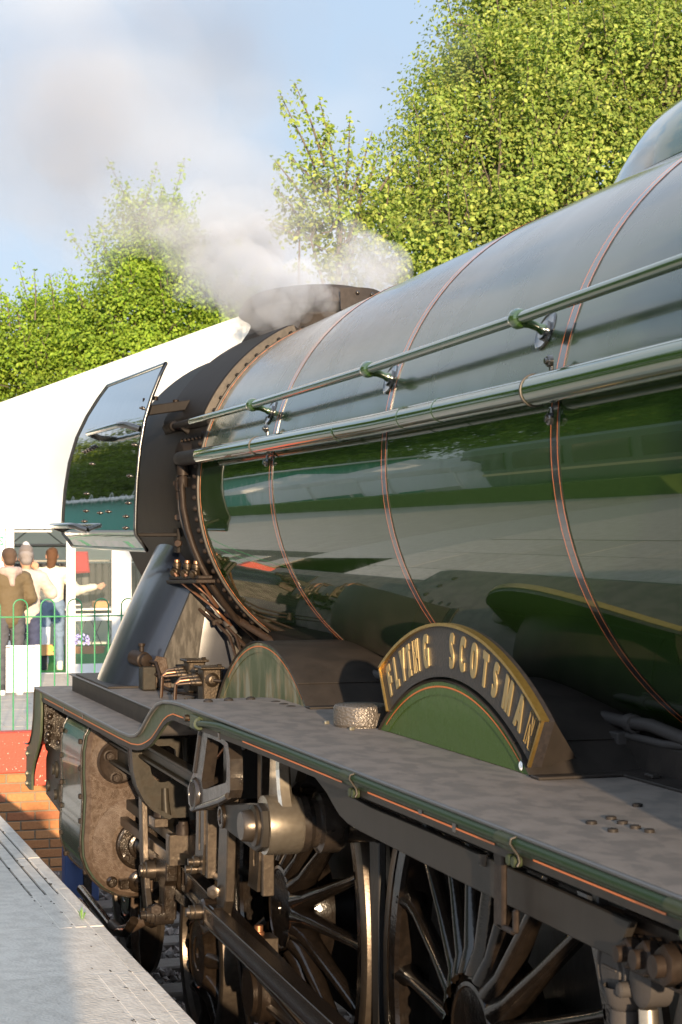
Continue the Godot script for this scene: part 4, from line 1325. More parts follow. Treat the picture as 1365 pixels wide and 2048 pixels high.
func build_nameplate(yc: float) -> void:
	var s0 := -2.25
	var r0 := 1.142
	var r1 := 1.306
	var aL := deg_to_rad(30.3)
	var aR := deg_to_rad(-34.6)
	var N := 48
	var root := Mb.new()
	var pt := func(a: float, r: float, x: float) -> Vector3: return V(x, yc + cos(a) * r, s0 + sin(a) * r)
	for i in N:
		var a := lerpf(aL, aR, float(i) / N)
		var b := lerpf(aL, aR, float(i + 1) / N)
		var ra := Vector3(0, cos(a), -sin(a))
		var rbv := Vector3(0, cos(b), -sin(b))
		root.quad(pt.call(a, r0, -0.955), pt.call(b, r0, -0.955), pt.call(b, r1, -0.955), pt.call(a, r1, -0.955), OUT)
		root.quad(pt.call(a, r0, -0.925), pt.call(b, r0, -0.925), pt.call(b, r1, -0.925), pt.call(a, r1, -0.925), -OUT)
		root.squad(pt.call(a, r1, -0.955), pt.call(b, r1, -0.955), pt.call(b, r1, -0.925), pt.call(a, r1, -0.925), ra, rbv, rbv, ra)
	for a in [aL, aR]:
		root.quad(pt.call(a, r0, -0.956), pt.call(a, r1, -0.956), pt.call(a, r1, -0.925), pt.call(a, r0, -0.925), V(0, 0, sin(a)))
	var np := part("nameplate", root, M.name_black)
	np.set_meta("label", "curved black nameplate with raised brass rim and letters")
	# brass rim
	var rim := Mb.new()
	var band := func(ra: float, rb_: float, a0: float, a1: float, n: int) -> void:
		for i in n:
			var a := lerpf(a0, a1, float(i) / n)
			var b := lerpf(a0, a1, float(i + 1) / n)
			rim.quad(pt.call(a, ra, -0.966), pt.call(b, ra, -0.966), pt.call(b, rb_, -0.966), pt.call(a, rb_, -0.966), OUT)
			rim.quad(pt.call(a, rb_, -0.966), pt.call(b, rb_, -0.966), pt.call(b, rb_, -0.942), pt.call(a, rb_, -0.942), Vector3(0, cos(a), -sin(a)))
			rim.quad(pt.call(a, ra, -0.966), pt.call(b, ra, -0.966), pt.call(b, ra, -0.954), pt.call(a, ra, -0.954), -Vector3(0, cos(a), -sin(a)))
	band.call(r1 - 0.006, r1 + 0.004, aL, aR, N)
	for a in [[aL, aL - 0.007], [aR + 0.007, aR]]:
		band.call(r0, r1, a[0], a[1], 1)
	for a in [aL, aR]:
		rim.quad(pt.call(a, r0, -0.966), pt.call(a, r1 + 0.004, -0.966), pt.call(a, r1 + 0.004, -0.956), pt.call(a, r0, -0.956), V(0, 0, signf(a)))
	put("brass_rim", rim, M.brass, np)
	# wedge supports at the ends
	for a in [aL - 0.01, aR + 0.01]:
		var w := Mb.new()
		var sg := signf(a)
		var A: Vector3 = pt.call(a, r0 - 0.01, -0.925)
		var B: Vector3 = pt.call(a, r1 - 0.002, -0.925)
		var C: Vector3 = pt.call(a - sg * 0.03, R_NAME, -0.80)
		for e in [0.0, 0.012]:
			var d := V(0, 0, -sg * e)
			w.flat(A + d, B + d, C + d, V(0, 0, sg if e == 0.0 else -sg))
		w.quad(B, C, C + V(0, 0, -sg * 0.012), B + V(0, 0, -sg * 0.012), Vector3.UP)
		put("end_bracket", w, M.plate_dark, np)
	# letters
	var font := SystemFont.new()
	font.font_names = PackedStringArray(["Droid Sans"])
	font.font_weight = 700
	var bold := FontVariation.new()
	bold.base_font = font
	bold.variation_embolden = 0.9
	var word := ["F", "L", "Y", "I", "N", "G", "S", "C", "O", "T", "S", "M", "A", "N"]
	var ang := [27.2, 23.9, 20.4, 17.4, 14.1, 9.6, -1.4, -5.6, -10.1, -14.4, -18.4, -23.1, -27.6, -31.8]
	for i in word.size():
		var tm := TextMesh.new()
		tm.text = word[i]
		tm.font = bold
		tm.font_size = 64
		tm.pixel_size = 0.00216
		tm.depth = 0.004
		tm.curve_step = 2.0
		var a := deg_to_rad(ang[i])
		var o := put("letter", tm, M.letter, np)
		o.transform = Transform3D(Basis(Vector3(0, sin(a), cos(a)) * 0.53, Vector3(0, cos(a), -sin(a)), OUT), pt.call(a, 1.221, -0.9575))


const R_NAME := 1.131


func build_cylinder() -> void:
	var sec := P2([[-1.10, 1.60], [-1.2, 1.595], [-1.255, 1.56], [-1.288, 1.50], [-1.302, 1.42], [-1.304, 1.3], [-1.298, 1.18], [-1.303, 1.05], [-1.31, 0.95], [-1.306, 0.87], [-1.285, 0.80], [-1.25, 0.745], [-1.2, 0.695], [-1.14, 0.66], [-1.05, 0.64], [-0.9, 0.66], [-0.78, 0.74], [-0.72, 0.86], [-0.72, 1.6]])
	var m := Mb.new()
	m.prism(sec, V(0, 0, 2.33), Vector3.RIGHT, SY, SX, 0.0, 0.7, 0.01, true)
	var cyl := part("cylinder", m, M.cyl_green)
	var f := Mb.new()
	f.prism(P2([[-1.0, 0.64], [-0.85, 0.68], [-0.75, 0.8], [-0.75, 1.5], [-1.1, 1.56], [-1.24, 1.52], [-1.27, 1.4], [-1.275, 1.25], [-1.27, 1.0], [-1.275, 0.9], [-1.24, 0.79], [-1.15, 0.69]]), V(0, 0, 3.03), Vector3.RIGHT, SY, SX, 0.0, 0.12, 0.04, true)
	put("front_cover", f, M.cyl_green, cyl)
	# cladding joints with their bolts
	for s in [2.335, 3.0]:
		var st := Mb.new()
		var path := []
		for p in sec.slice(1, 16): path.append(V(p.x, p.y, s))
		st.tube(path, 0.007, 6)
		put("cladding_strip", st, M.oily_black, cyl)
		var nb := Mb.new()
		nb.box(Vector3.ZERO, Vector3(0.02, 0.028, 0.03), Basis.IDENTITY, 0.004)
		var nm := nb.mesh()
		for y in [1.47, 1.33, 1.18, 1.05, 0.9, 0.78]:
			many("cladding_bolt", nm, M.brown_iron, cyl, Transform3D(Basis.IDENTITY, V(-1.307 if y > 0.85 else -1.282, y, s + (0.02 if s < 2.5 else -0.02))))
	# rear casting: lumpy rusty face
	var rear := P2([[-1.12, 1.575], [-1.2, 1.575], [-1.25, 1.55], [-1.278, 1.5], [-1.29, 1.42], [-1.292, 1.3], [-1.285, 1.18], [-1.292, 1.05], [-1.298, 0.95], [-1.294, 0.87], [-1.27, 0.805], [-1.235, 0.75], [-1.185, 0.70], [-1.12, 0.665], [-1.04, 0.65], [-0.92, 0.66], [-0.8, 0.74], [-0.74, 0.86], [-0.74, 1.575]])
	var r := Mb.new()
	r.prism(rear, V(0, 0, 2.33), Vector3.RIGHT, SY, SX, 0.0, -0.07, 0.022, true)
	var rc := part("cylinder_rear", r, M.rust_casting)
	# bulge over the piston bore and round the valve chest
	var bl := Mb.new()
	bl.lathe(V(-1.01, 0.93, 2.27), V(0, 0, -1), [[0.26, -0.01], [0.25, 0.012], [0.2, 0.03], [0.15, 0.036]], 40)
	bl.lathe(V(-1.12, 1.37, 2.27), V(0, 0, -1), [[0.15, -0.01], [0.145, 0.01], [0.12, 0.022], [0.11, 0.022]], 32)
	put("casting_boss", bl, M.rust_casting, rc)
	var g := Mb.new()
	g.lathe(V(-1.01, 0.93, 2.235), V(0, 0, -1), [[0.128, 0.0], [0.132, 0.012], [0.126, 0.026], [0.116, 0.03], [0.112, 0.024], [0.072, 0.026], [0.066, 0.045], [0.05, 0.05], [0.046, 0.075], [0.036, 0.08]], 40)
	put("piston_gland", g, M.oily_brown, rc)
	var v := Mb.new()
	v.lathe(V(-1.12, 1.37, 2.25), V(0, 0, -1), [[0.118, -0.01], [0.118, 0.004], [0.106, 0.012], [0.095, 0.006], [0.0, 0.006]], 32)
	put("valve_cover", v, M.brown_iron, rc)
	for q in [[-1.17, 1.40], [-1.135, 1.285], [-1.05, 1.44]]:
		var b := Mb.new()
		b.lathe(V(q[0], q[1], 2.243), V(0, 0, -1), [[0.034, 0.0], [0.034, 0.006], [0.027, 0.008]], 14)
		b.hexnut(V(q[0], q[1], 2.243), V(0, 0, -1), 0.024, 0.024)
		b.lathe(V(q[0], q[1], 2.22), V(0, 0, -1), [[0.012, 0.0], [0.012, 0.012], [0.0, 0.013]], 10)
		put("cover_nut", b, M.brown_iron, rc)
	for q in [[-1.085, 1.0], [-0.97, 1.04], [-1.09, 0.87]]:
		var b := Mb.new()
		b.lathe(V(q[0], q[1], 2.21), V(0, 0, -1), [[0.02, 0.0], [0.02, 0.014], [0.014, 0.016], [0.014, 0.022], [0.0, 0.022]], 10)
		put("gland_nut", b, M.oily_brown, rc)
	var dc := Mb.new()   # drain cock at the bottom
	dc.lathe(V(-1.02, 0.74, 2.24), V(0, -0.2, -1), [[0.055, 0.0], [0.06, 0.02], [0.05, 0.03], [0.03, 0.035], [0.025, 0.08], [0.0, 0.082]], 20)
	dc.box(V(-1.1, 0.73, 2.22), Vector3(0.05, 0.05, 0.06))
	dc.lathe(V(-1.16, 0.74, 2.24), V(0, 0, -1), [[0.03, 0.0], [0.03, 0.01], [0.02, 0.02], [0.02, 0.035], [0.0, 0.036]], 12)
	put("drain_cock", dc, M.oily_brown, rc)
	# drain and sand pipes below
	var dp := Mb.new()
	dp.tube([V(-1.2, 0.58, 2.95), V(-1.2, 0.56, 2.4), V(-1.2, 0.54, 1.95), V(-1.19, 0.58, 1.7), V(-1.17, 0.66, 1.6)], 0.024, 10)
	dp.tube([V(-1.22, 0.52, 2.9), V(-1.22, 0.49, 2.2), V(-1.2, 0.45, 1.5), V(-1.19, 0.42, 0.9)], 0.021, 10)
	var dr := part("drain_pipe", dp, M.oily_brown)
	var el := Mb.new()
	el.tube([V(-1.2, 0.565, 2.02), V(-1.19, 0.56, 1.86), V(-1.16, 0.6, 1.72), V(-1.12, 0.65, 1.62), V(-1.08, 0.68, 1.55)], 0.026, 12)
	put("rust_elbow", el, M.rust_casting, dr)
	var nn := Mb.new()
	nn.hexnut(V(-1.10, 0.665, 1.58), V(0.5, 0.3, -0.6), 0.045, 0.045)
	nn.hexnut(V(-1.075, 0.68, 1.55), V(0.5, 0.2, -0.6), 0.034, 0.06)
	put("elbow_nut", nn, M.oily_brown, dr)
	var sp := Mb.new()
	sp.tube([V(-1.0, 0.62, 2.42), V(-1.0, 0.5, 2.44), V(-0.99, 0.36, 2.46), V(-0.96, 0.2, 2.55), V(-0.9, 0.08, 2.7)], 0.022, 10)
	part("sand_pipe", sp, M.rust_casting)


func build_motion() -> void:
	# slide bars
	var sb := Mb.new()
	side(P2([[2.2, 1.175], [2.2, 1.12], [1.55, 1.115], [1.03, 1.105], [1.03, 1.165], [1.5, 1.168]]), -1.09, -0.97, sb, 0.004)
	part("slide_bar", sb, M.grey_green)
	for x in [-1.10, -0.96]:
		var lb := Mb.new()
		side(P2([[2.2, 1.085], [2.2, 1.04], [1.03, 1.035], [1.03, 1.082]]), x - 0.022, x + 0.022, lb, 0.003)
		part("slide_bar", lb, M.steel)
	var eb := Mb.new()
	side(P2([[1.05, 1.17], [1.05, 1.03], [0.98, 1.03], [0.98, 1.17]]), -1.13, -0.94, eb, 0.005)
	eb.box(V(-1.11, 1.19, 1.3), Vector3(0.07, 0.045, 0.12))
	var ebp := part("slide_bar_block", eb, M.steel)
	for q in [[-1.06, 0.99, 1.17], [-1.1, 1.3, 1.205]]:
		var b := Mb.new()
		b.hexnut(V(q[0], q[2], q[1]), Vector3.UP, 0.034, 0.05, 4)
		b.lathe(V(q[0], q[2], q[1]), Vector3.UP, [[0.036, 0.0], [0.036, 0.012], [0.024, 0.05], [0.022, 0.062], [0.0, 0.064]], 12)
		put("bar_stud", b, M.brown_iron, ebp)
	# motion bracket standing across the frames
	var mb := Mb.new()
	var outer := P2([[-1.272, 1.60], [-1.268, 1.52], [-1.262, 1.45], [-1.245, 1.38], [-1.21, 1.31], [-1.165, 1.26], [-1.09, 1.218], [-1.03, 1.215], [-0.93, 1.215], [-0.93, 1.35], [-0.93, 1.5], [-0.93, 1.60], [-1.02, 1.60], [-1.15, 1.60]])
	var inner := P2([[-1.169, 1.535], [-1.169, 1.50], [-1.168, 1.46], [-1.16, 1.425], [-1.145, 1.402], [-1.12, 1.387], [-1.095, 1.387], [-1.065, 1.398], [-1.045, 1.425], [-1.04, 1.46], [-1.04, 1.50], [-1.045, 1.54], [-1.075, 1.56], [-1.14, 1.56]])
	mb.ring(outer, inner, V(0, 0, 1.22), Vector3.RIGHT, SY, SX, 0.0, 0.03)
	var br := part("motion_bracket", mb, M.grey_green)
	var fl := Mb.new()   # its rounded outer flange
	var path := []
	for p in outer.slice(0, 7): path.append(V(p.x, p.y, 1.2))
	var fr := []
	for p in path: fr.append([p + V(0, 0, -0.045), p + V(0, 0, 0.06)])
	fl.sheet(fr, Vector3(-1, -0.4, 0))
	var fr2 := []
	for p in path:
		fr2.append([p + V(0.022, 0.012, -0.045), p + V(0.022, 0.012, 0.06)])
	fl.sheet(fr2, Vector3(1, 0.4, 0))
	for i in fr.size() - 1:
		fl.quad(fr[i][0], fr[i + 1][0], fr2[i + 1][0], fr2[i][0], V(0, 0, -1))
	put("flange", fl, M.grey_green, br)
	var rib := Mb.new()
	rib.tube([V(-1.098, 1.358, 1.215), V(-1.098, 1.30, 1.205), V(-1.095, 1.22, 1.19)], [0.017, 0.019, 0.024], 10)
	rib.tube([V(-1.0, 1.6, 1.2), V(-0.985, 1.35, 1.2), V(-0.96, 1.21, 1.2)], 0.02, 8)
	put("rib", rib, M.grey_green, br)
	# grooved beam from valve chest to link bracket
	var bm := Mb.new()
	bm.box(V(-1.2, 1.547, 1.1), Vector3(0.016, 0.05, 2.2), Basis(Vector3.RIGHT, 0.012))
	for dy in [0.032, -0.032]:
		bm.box(V(-1.2, 1.547 + dy, 1.1), Vector3(0.05, 0.018, 2.2), Basis(Vector3.RIGHT, 0.012))
	part("valve_guide_beam", bm, M.grey_green)
	var bm2 := Mb.new()
	for dy in [1.475, 1.377]:
		bm2.box(V(-1.15, dy, 1.85), Vector3(0.06, 0.016, 0.74))
	bm2.box(V(-1.13, 1.425, 1.85), Vector3(0.014, 0.09, 0.7))
	part("valve_guide", bm2, M.grey_green)
	# link bracket frame with its trunnion boss
	var lf := Mb.new()
	var lo := P2([[-0.30, 1.80], [-0.46, 1.80], [-0.66, 1.80], [-0.76, 1.785], [-0.79, 1.73], [-0.795, 1.66], [-0.793, 1.613], [-0.765, 1.58], [-0.657, 1.55], [-0.40, 1.495], [-0.179, 1.452], [-0.10, 1.47], [-0.085, 1.53], [-0.2, 1.62]])
	var li := P2([[-0.43, 1.775], [-0.47, 1.777], [-0.64, 1.777], [-0.705, 1.77], [-0.735, 1.745], [-0.742, 1.69], [-0.737, 1.645], [-0.725, 1.633], [-0.66, 1.62], [-0.50, 1.587], [-0.40, 1.567], [-0.352, 1.563], [-0.33, 1.59], [-0.385, 1.687]])
	lf.ring(lo, li, Vector3.ZERO, SX, SY, Vector3.RIGHT, -1.235, -1.285)
	var link := part("link_bracket", lf, M.oily_black)
	var edge := Mb.new()
	var ep := []
	for p in lo.slice(7, 11): ep.append(V(-1.285, p.y + 0.008, p.x))
	edge.tube(ep, 0.014, 8)
	ep = []
	for p in [lo[13], lo[0]]: ep.append(V(-1.28, p.y - 0.004, p.x - 0.02))
	edge.tube(ep, 0.016, 8)
	put("frame_edge", edge, M.oily_black, link)
	var bs := Mb.new()
	bs.lathe(V(-1.20, 1.527, -0.235), OUT, [[0.066, 0.0], [0.068, 0.085], [0.06, 0.1], [0.05, 0.103], [0.049, 0.098], [0.0, 0.098]], 28)
	put("trunnion_boss", bs, M.oily_black, link)
	var bc := Mb.new()
	bc.lathe(V(-1.298, 1.527, -0.235), OUT, [[0.048, 0.0], [0.048, 0.004], [0.03, 0.006], [0.0, 0.006]], 28)
	put("boss_cap", bc, M.brown_iron, link)
	# expansion link plates behind, with slots
	for q in [[-1.14, 0.26, 0.14], [-1.02, -0.2, 0.14]]:
		var sl := Mb.new()
		var x: float = q[0]
		var s: float = q[1]
		var o2 := P2([[s - 0.075, 1.42], [s - 0.07, 1.25], [s - 0.04, 1.12], [s + 0.11, 1.12], [s + 0.085, 1.2], [s + 0.075, 1.3], [s + 0.07, 1.42], [s, 1.43]])
		var i2 := P2([[s - 0.015, 1.395], [s - 0.012, 1.28], [s - 0.006, 1.215], [s + 0.02, 1.215], [s + 0.025, 1.24], [s + 0.02, 1.3], [s + 0.015, 1.395], [s, 1.405]])
		sl.ring(o2, i2, Vector3.ZERO, SX, SY, Vector3.RIGHT, x + 0.02, x - 0.012)
		sl.box(V(x + 0.02, 1.26, s - 0.085), Vector3(0.05, 0.3, 0.03))
		part("expansion_link", sl, M.steel)
	var ul := Mb.new()
	side(P2([[-0.0, 1.42], [-0.14, 1.42], [-0.12, 1.2], [-0.10, 1.06], [-0.05, 1.0], [-0.05, 0.93], [0.06, 0.93], [0.07, 1.0], [0.05, 1.06], [0.03, 1.2]]), -1.13, -1.09, ul, 0.005)
	ul.box(V(-1.11, 1.64, -0.12), Vector3(0.05, 0.44, 0.07))
	ul.box(V(-1.02, 1.66, -0.32), Vector3(0.05, 0.4, 0.06))
	part("link_arm", ul, M.steel)
	var un := Mb.new()
	for q in [[0.28, 1.165], [0.33, 1.125]]:
		un.hexnut(V(-1.155, q[1], q[0]), OUT, 0.026, 0.025)
		un.lathe(V(-1.18, q[1], q[0]), OUT, [[0.016, 0.0], [0.016, 0.02], [0.0, 0.022]], 10)
		un.lathe(V(-1.10, q[1], q[0]), OUT, [[0.018, 0.0], [0.018, 0.06]], 10)
	un.tube([V(-1.1, 1.12, 0.28), V(-1.1, 1.12, 0.0)], 0.02, 8)
	part("link_nut", un, M.steel)
	# reversing shaft: arm, drum and lifting lever
	var ra := Mb.new()
	side(P2([[-0.50, 1.485], [-0.52, 1.455], [-0.57, 1.437], [-0.75, 1.43], [-1.05, 1.42], [-1.13, 1.45], [-1.15, 1.52], [-1.13, 1.58], [-1.07, 1.60], [-0.95, 1.585], [-0.57, 1.53], [-0.52, 1.52]]), -1.255, -1.225, ra, 0.005, true)
	var rev := part("reversing_arm", ra, M.beam_grey)
	var rc := Mb.new()
	rc.lathe(V(-1.22, 1.482, -0.565), OUT, [[0.046, 0.0], [0.046, 0.044], [0.04, 0.048], [0.03, 0.047], [0.028, 0.042], [0.0, 0.042]], 22)
	put("arm_pin", rc, M.oily_brown, rev)
	var rd := Mb.new()
	rd.lathe(V(-1.245, 1.517, -1.05), OUT, [[0.075, -0.02], [0.075, 0.02], [0.06, 0.026], [0.055, 0.06], [0.05, 0.066], [0.0, 0.066]], 26)
	put("shaft_end", rd, M.steel, rev)
	var dr := Mb.new()
	dr.lathe(V(-1.22, 1.517, -1.05), Vector3.RIGHT, [[0.1, 0.0], [0.105, 0.01], [0.105, 0.15], [0.09, 0.17], [0.09, 0.19], [0.112, 0.2], [0.112, 0.27], [0.1, 0.29], [0.08, 0.3], [0.08, 0.6]], 32)
	var drum := part("reversing_shaft", dr, M.oily_black)
	var ll := Mb.new()   # bright cast lifting lever
	ll.lathe(V(-1.225, 1.517, -1.05), Vector3.RIGHT, [[0.07, -0.004], [0.107, 0.0], [0.109, 0.02], [0.109, 0.12], [0.105, 0.13]], 32)
	side(P2([[-0.955, 1.56], [-1.14, 1.57], [-1.10, 1.65], [-1.085, 1.72], [-1.08, 1.83], [-0.99, 1.83], [-0.985, 1.72], [-0.975, 1.64]]), -1.185, -1.13, ll, 0.01, true)
	put("lifting_lever", ll, M.bright_steel, drum)
	# grey web castings hanging from the plate behind
	var wb := Mb.new()
	side(P2([[-0.70, 1.82], [-1.05, 1.82], [-1.05, 1.72], [-1.0, 1.66], [-0.93, 1.63], [-0.9, 1.55], [-0.72, 1.55]]), -1.09, -1.05, wb, 0.006)
	part("hanger_casting", wb, M.grey_green)
	var wb2 := Mb.new()
	wb2.box(V(-1.0, 1.55, -0.85), Vector3(0.08, 0.1, 0.1))
	wb2.box(V(-1.0, 1.6, -0.85), Vector3(0.055, 0.05, 0.07))
	part("bearing_block", wb2, M.dirty_brass)
	# combination lever
	var cl := Mb.new()
	side(P2([[1.52, 1.34], [1.45, 1.34], [1.405, 1.0], [1.36, 0.86], [1.30, 0.76], [1.40, 0.76], [1.46, 0.88], [1.49, 1.0]]), -1.165, -1.135, cl, 0.004)
	cl.box(V(-1.1, 1.33, 1.5), Vector3(0.09, 0.05, 0.09))
	part("combination_lever", cl, M.steel)
	# piston rod and crosshead
	var pr := Mb.new()
	pr.tube([V(-1.01, 0.93, 2.2), V(-1.01, 0.96, 1.2)], 0.036, 16)
	part("piston_rod", pr, M.bright_steel)
	var xh := Mb.new()
	side(P2([[1.36, 1.03], [1.14, 1.04], [1.14, 0.93], [1.17, 0.90], [1.17, 0.74], [1.29, 0.735], [1.29, 0.88], [1.36, 0.92]]), -1.11, -1.05, xh, 0.006)
	xh.lathe(V(-1.0, 0.97, 1.06), OUT, [[0.12, -0.08], [0.125, 0.0], [0.12, 0.05], [0.1, 0.056]], 28)
	xh.box(V(-1.01, 0.86, 1.06), Vector3(0.1, 0.05, 0.2))
	var cr := part("crosshead", xh, M.oily_brown)
	var xn := Mb.new()
	xn.hexnut(V(-1.11, 0.94, 1.40), OUT, 0.05, 0.05)
	xn.lathe(V(-1.16, 0.94, 1.40), OUT, [[0.04, 0.0], [0.04, 0.012], [0.03, 0.014], [0.028, 0.022], [0.0, 0.022]], 16)
	xn.lathe(V(-1.09, 0.94, 1.40), OUT, [[0.058, 0.0], [0.058, 0.02]], 20)
	put("crosshead_nut", xn, M.steel, cr)
	var xb := Mb.new()
	xb.lathe(V(-1.08, 1.05, 1.25), Vector3.UP, [[0.03, -0.02], [0.03, 0.004], [0.02, 0.006], [0.02, 0.016], [0.0, 0.017]], 14)
	put("oil_plug", xb, M.dirty_brass, cr)
	var dl := Mb.new()   # drop link and its pins
	dl.lathe(V(-1.15, 0.76, 1.22), OUT, [[0.05, -0.09], [0.05, 0.0], [0.042, 0.005], [0.042, 0.02], [0.034, 0.022], [0.034, 0.04], [0.02, 0.042], [0.02, 0.065], [0.0, 0.066]], 20)
	dl.tube([V(-1.13, 0.755, 1.22), V(-1.12, 0.76, 1.42)], 0.03, 10)
	put("drop_link", dl, M.oily_black, cr)
	var dn := Mb.new()
	dn.hexnut(V(-1.14, 0.79, 1.20), V(-0.3, 0, -1), 0.03, 0.03)
	dn.lathe(V(-1.14, 0.79, 1.20), V(-0.3, 0, -1), [[0.012, 0.0], [0.012, 0.036], [0.0, 0.037]], 10)
	put("link_pin_nut", dn, M.brown_iron, cr)
	# connecting rod and eccentric rod, both fluted
	_fluted_rod("connecting_rod", [1.06, 0.955], [-2.21, 0.70], -1.02, 0.055, 0.075)
	var er := _fluted_rod("eccentric_rod", [0.02, 0.985], [-2.6, 0.90], -1.16, 0.04, 0.046)
	var ee := Mb.new()
	ee.lathe(V(-1.11, 0.985, 0.08), OUT, [[0.055, 0.0], [0.058, 0.02], [0.058, 0.07], [0.05, 0.08], [0.0, 0.08]], 22)
	ee.box(V(-1.15, 0.985, 0.0), Vector3(0.06, 0.085, 0.14), Basis.IDENTITY, 0.012)
	put("rod_eye", ee, M.rod, er)
	var en := Mb.new()
	en.hexnut(V(-1.185, 0.985, 0.10), OUT, 0.034, 0.035)
	en.lathe(V(-1.22, 0.985, 0.10), OUT, [[0.03, 0.0], [0.03, 0.015], [0.022, 0.018], [0.018, 0.03], [0.0, 0.03]], 12)
	put("rod_nut", en, M.steel, er)
	var l2 := Mb.new()
	l2.hexnut(V(-1.145, 1.08, 0.03), V(-0.5, 0, -0.9), 0.03, 0.02)
	l2.lathe(V(-1.145, 1.08, 0.03), V(-0.5, 0, -0.9), [[0.012, 0.0], [0.012, 0.028], [0.0, 0.028]], 10)
	part("link_nut", l2, M.steel)
	# coupling rod low down with its oil boxes
	var cpl := _fluted_rod("coupling_rod", [0.0, 0.66], [-2.21, 0.66], -0.93, 0.05, 0.06)
	for s in [0.0, -2.21]:
		var bo := Mb.new()
		bo.lathe(V(-0.88, 0.66, s), OUT, [[0.13, 0.0], [0.13, 0.1], [0.1, 0.11], [0.1, 0.13], [0.0, 0.13]], 26)
		put("rod_boss", bo, M.rod, cpl)
		var ob := Mb.new()
		ob.box(V(-0.94, 0.83, s), Vector3(0.1, 0.12, 0.12))
		put("rod_oil_box", ob, M.steel, cpl)
		var oc := Mb.new()
		oc.lathe(V(-0.955, 0.89, s + 0.02), Vector3.UP, [[0.024, 0.0], [0.024, 0.012], [0.019, 0.015], [0.019, 0.04], [0.0, 0.043]], 12)
		put("rod_oil_cap", oc, M.copper, cpl)
	# return crank nuts and mechanical lubricator at the right of the view
	var nt := Mb.new()
	for q in [[-4.2, 1.71, 0.036], [-4.28, 1.715, 0.042], [-4.37, 1.72, 0.048]]:
		nt.lathe(V(-1.25, q[1], q[0]), OUT, [[q[2], 0.0], [q[2], 0.02]], 16)
		nt.hexnut(V(-1.27, q[1], q[0]), OUT, q[2] * 0.9, 0.03)
		nt.lathe(V(-1.30, q[1], q[0]), OUT, [[q[2] * 0.5, 0.0], [q[2] * 0.5, 0.02], [0.0, 0.021]], 10)
	side(P2([[-4.1, 1.78], [-4.6, 1.78], [-4.6, 1.66], [-4.1, 1.655]]), -1.255, -1.235, nt, 0.004)
	part("bracket_nuts", nt, M.brown_iron)
	var lu := Mb.new()
	lu.lathe(V(-1.17, 1.60, -3.885), OUT, [[0.078, -0.05], [0.08, 0.0], [0.074, 0.012], [0.066, 0.012], [0.064, 0.007], [0.05, 0.007], [0.048, 0.014], [0.0, 0.016]], 32)
	lu.box(V(-1.182, 1.605, -3.885), Vector3(0.012, 0.008, 0.075))
	lu.lathe(V(-1.16, 1.55, -3.915), Vector3.DOWN, [[0.05, -0.02], [0.04, 0.02], [0.03, 0.03], [0.034, 0.032], [0.034, 0.065], [0.024, 0.07], [0.02, 0.08]], 16)
	lu.lathe(V(-1.19, 1.575, -3.97), OUT, [[0.018, -0.05], [0.018, 0.01], [0.012, 0.015], [0.0, 0.016]], 12)
	lu.lathe(V(-1.17, 1.60, -4.02), OUT, [[0.055, -0.05], [0.055, 0.005], [0.03, 0.015], [0.0, 0.016]], 20)
	var lub := part("steam_trap", lu, M.grey_pipe)
	var lp := Mb.new()
	lp.tube([V(-1.16, 1.48, -3.92), V(-1.16, 1.2, -3.94), V(-1.15, 0.9, -3.97)], 0.013, 10)
	lp.tube([V(-1.17, 1.55, -4.05), V(-1.17, 1.3, -4.07), V(-1.15, 0.9, -4.1)], 0.022, 12)
	put("trap_pipe", lp, M.bright_steel, lub)


func _fluted_rod(called: String, a: Array, b: Array, x: float, h0: float, h1: float) -> MeshInstance3D:
	var m := Mb.new()
	var A := V(x, a[1], a[0])
	var B := V(x, b[1], b[0])
	var d := (B - A).normalized()
	var up := Vector3.UP - d * d.y
	up = up.normalized()
	var k := func(t: float, u: float, w: float) -> Vector3: return A.lerp(B, t) + up * u + Vector3(w, 0, 0)
	# outline of an I section across the rod: [up, outward x]
	for seg in 1:
		var sec := []
		for hh in [h0, h1]:
			sec.append([Vector2(-hh, -0.03), Vector2(-hh * 0.72, -0.03), Vector2(-hh * 0.60, -0.012), Vector2(hh * 0.60, -0.012), Vector2(hh * 0.72, -0.03), Vector2(hh, -0.03), Vector2(hh, 0.03), Vector2(-hh, 0.03)])
		for i in 8:
			var j := (i + 1) % 8
			var p: Vector2 = sec[0][i]
			var q: Vector2 = sec[0][j]
			var p1: Vector2 = sec[1][i]
			var q1: Vector2 = sec[1][j]
			var dd := (q - p)
			var nn := up * (dd.y) + Vector3(-dd.x, 0, 0)
			if i == 6: nn = Vector3(1, 0, 0)
			elif i in [0, 2, 4]: nn = Vector3(-1, 0, 0)
			elif i == 1: nn = Vector3(-0.5, 0, 0) + up * 0.5
			elif i == 3: nn = Vector3(-0.5, 0, 0) - up * 0.5
			elif i == 5: nn = up
			elif i == 7: nn = -up
			m.quad(k.call(0.0, p.x, p.y), k.call(0.0, q.x, q.y), k.call(1.0, q1.x, q1.y), k.call(1.0, p1.x, p1.y), nn)
		m.quad(k.call(0.0, -h0, -0.03), k.call(0.0, h0, -0.03), k.call(0.0, h0, 0.03), k.call(0.0, -h0, 0.03), -d)
	for e in [[h0, -0.03], [-h0, -0.03]]:   # rounded bright edges
		m.tube([k.call(0.0, e[0] * 0.97, e[1] + 0.003), k.call(1.0, e[0] / h0 * h1 * 0.97, e[1] + 0.003)], 0.005, 6)
	return part(called, m, M.rod)


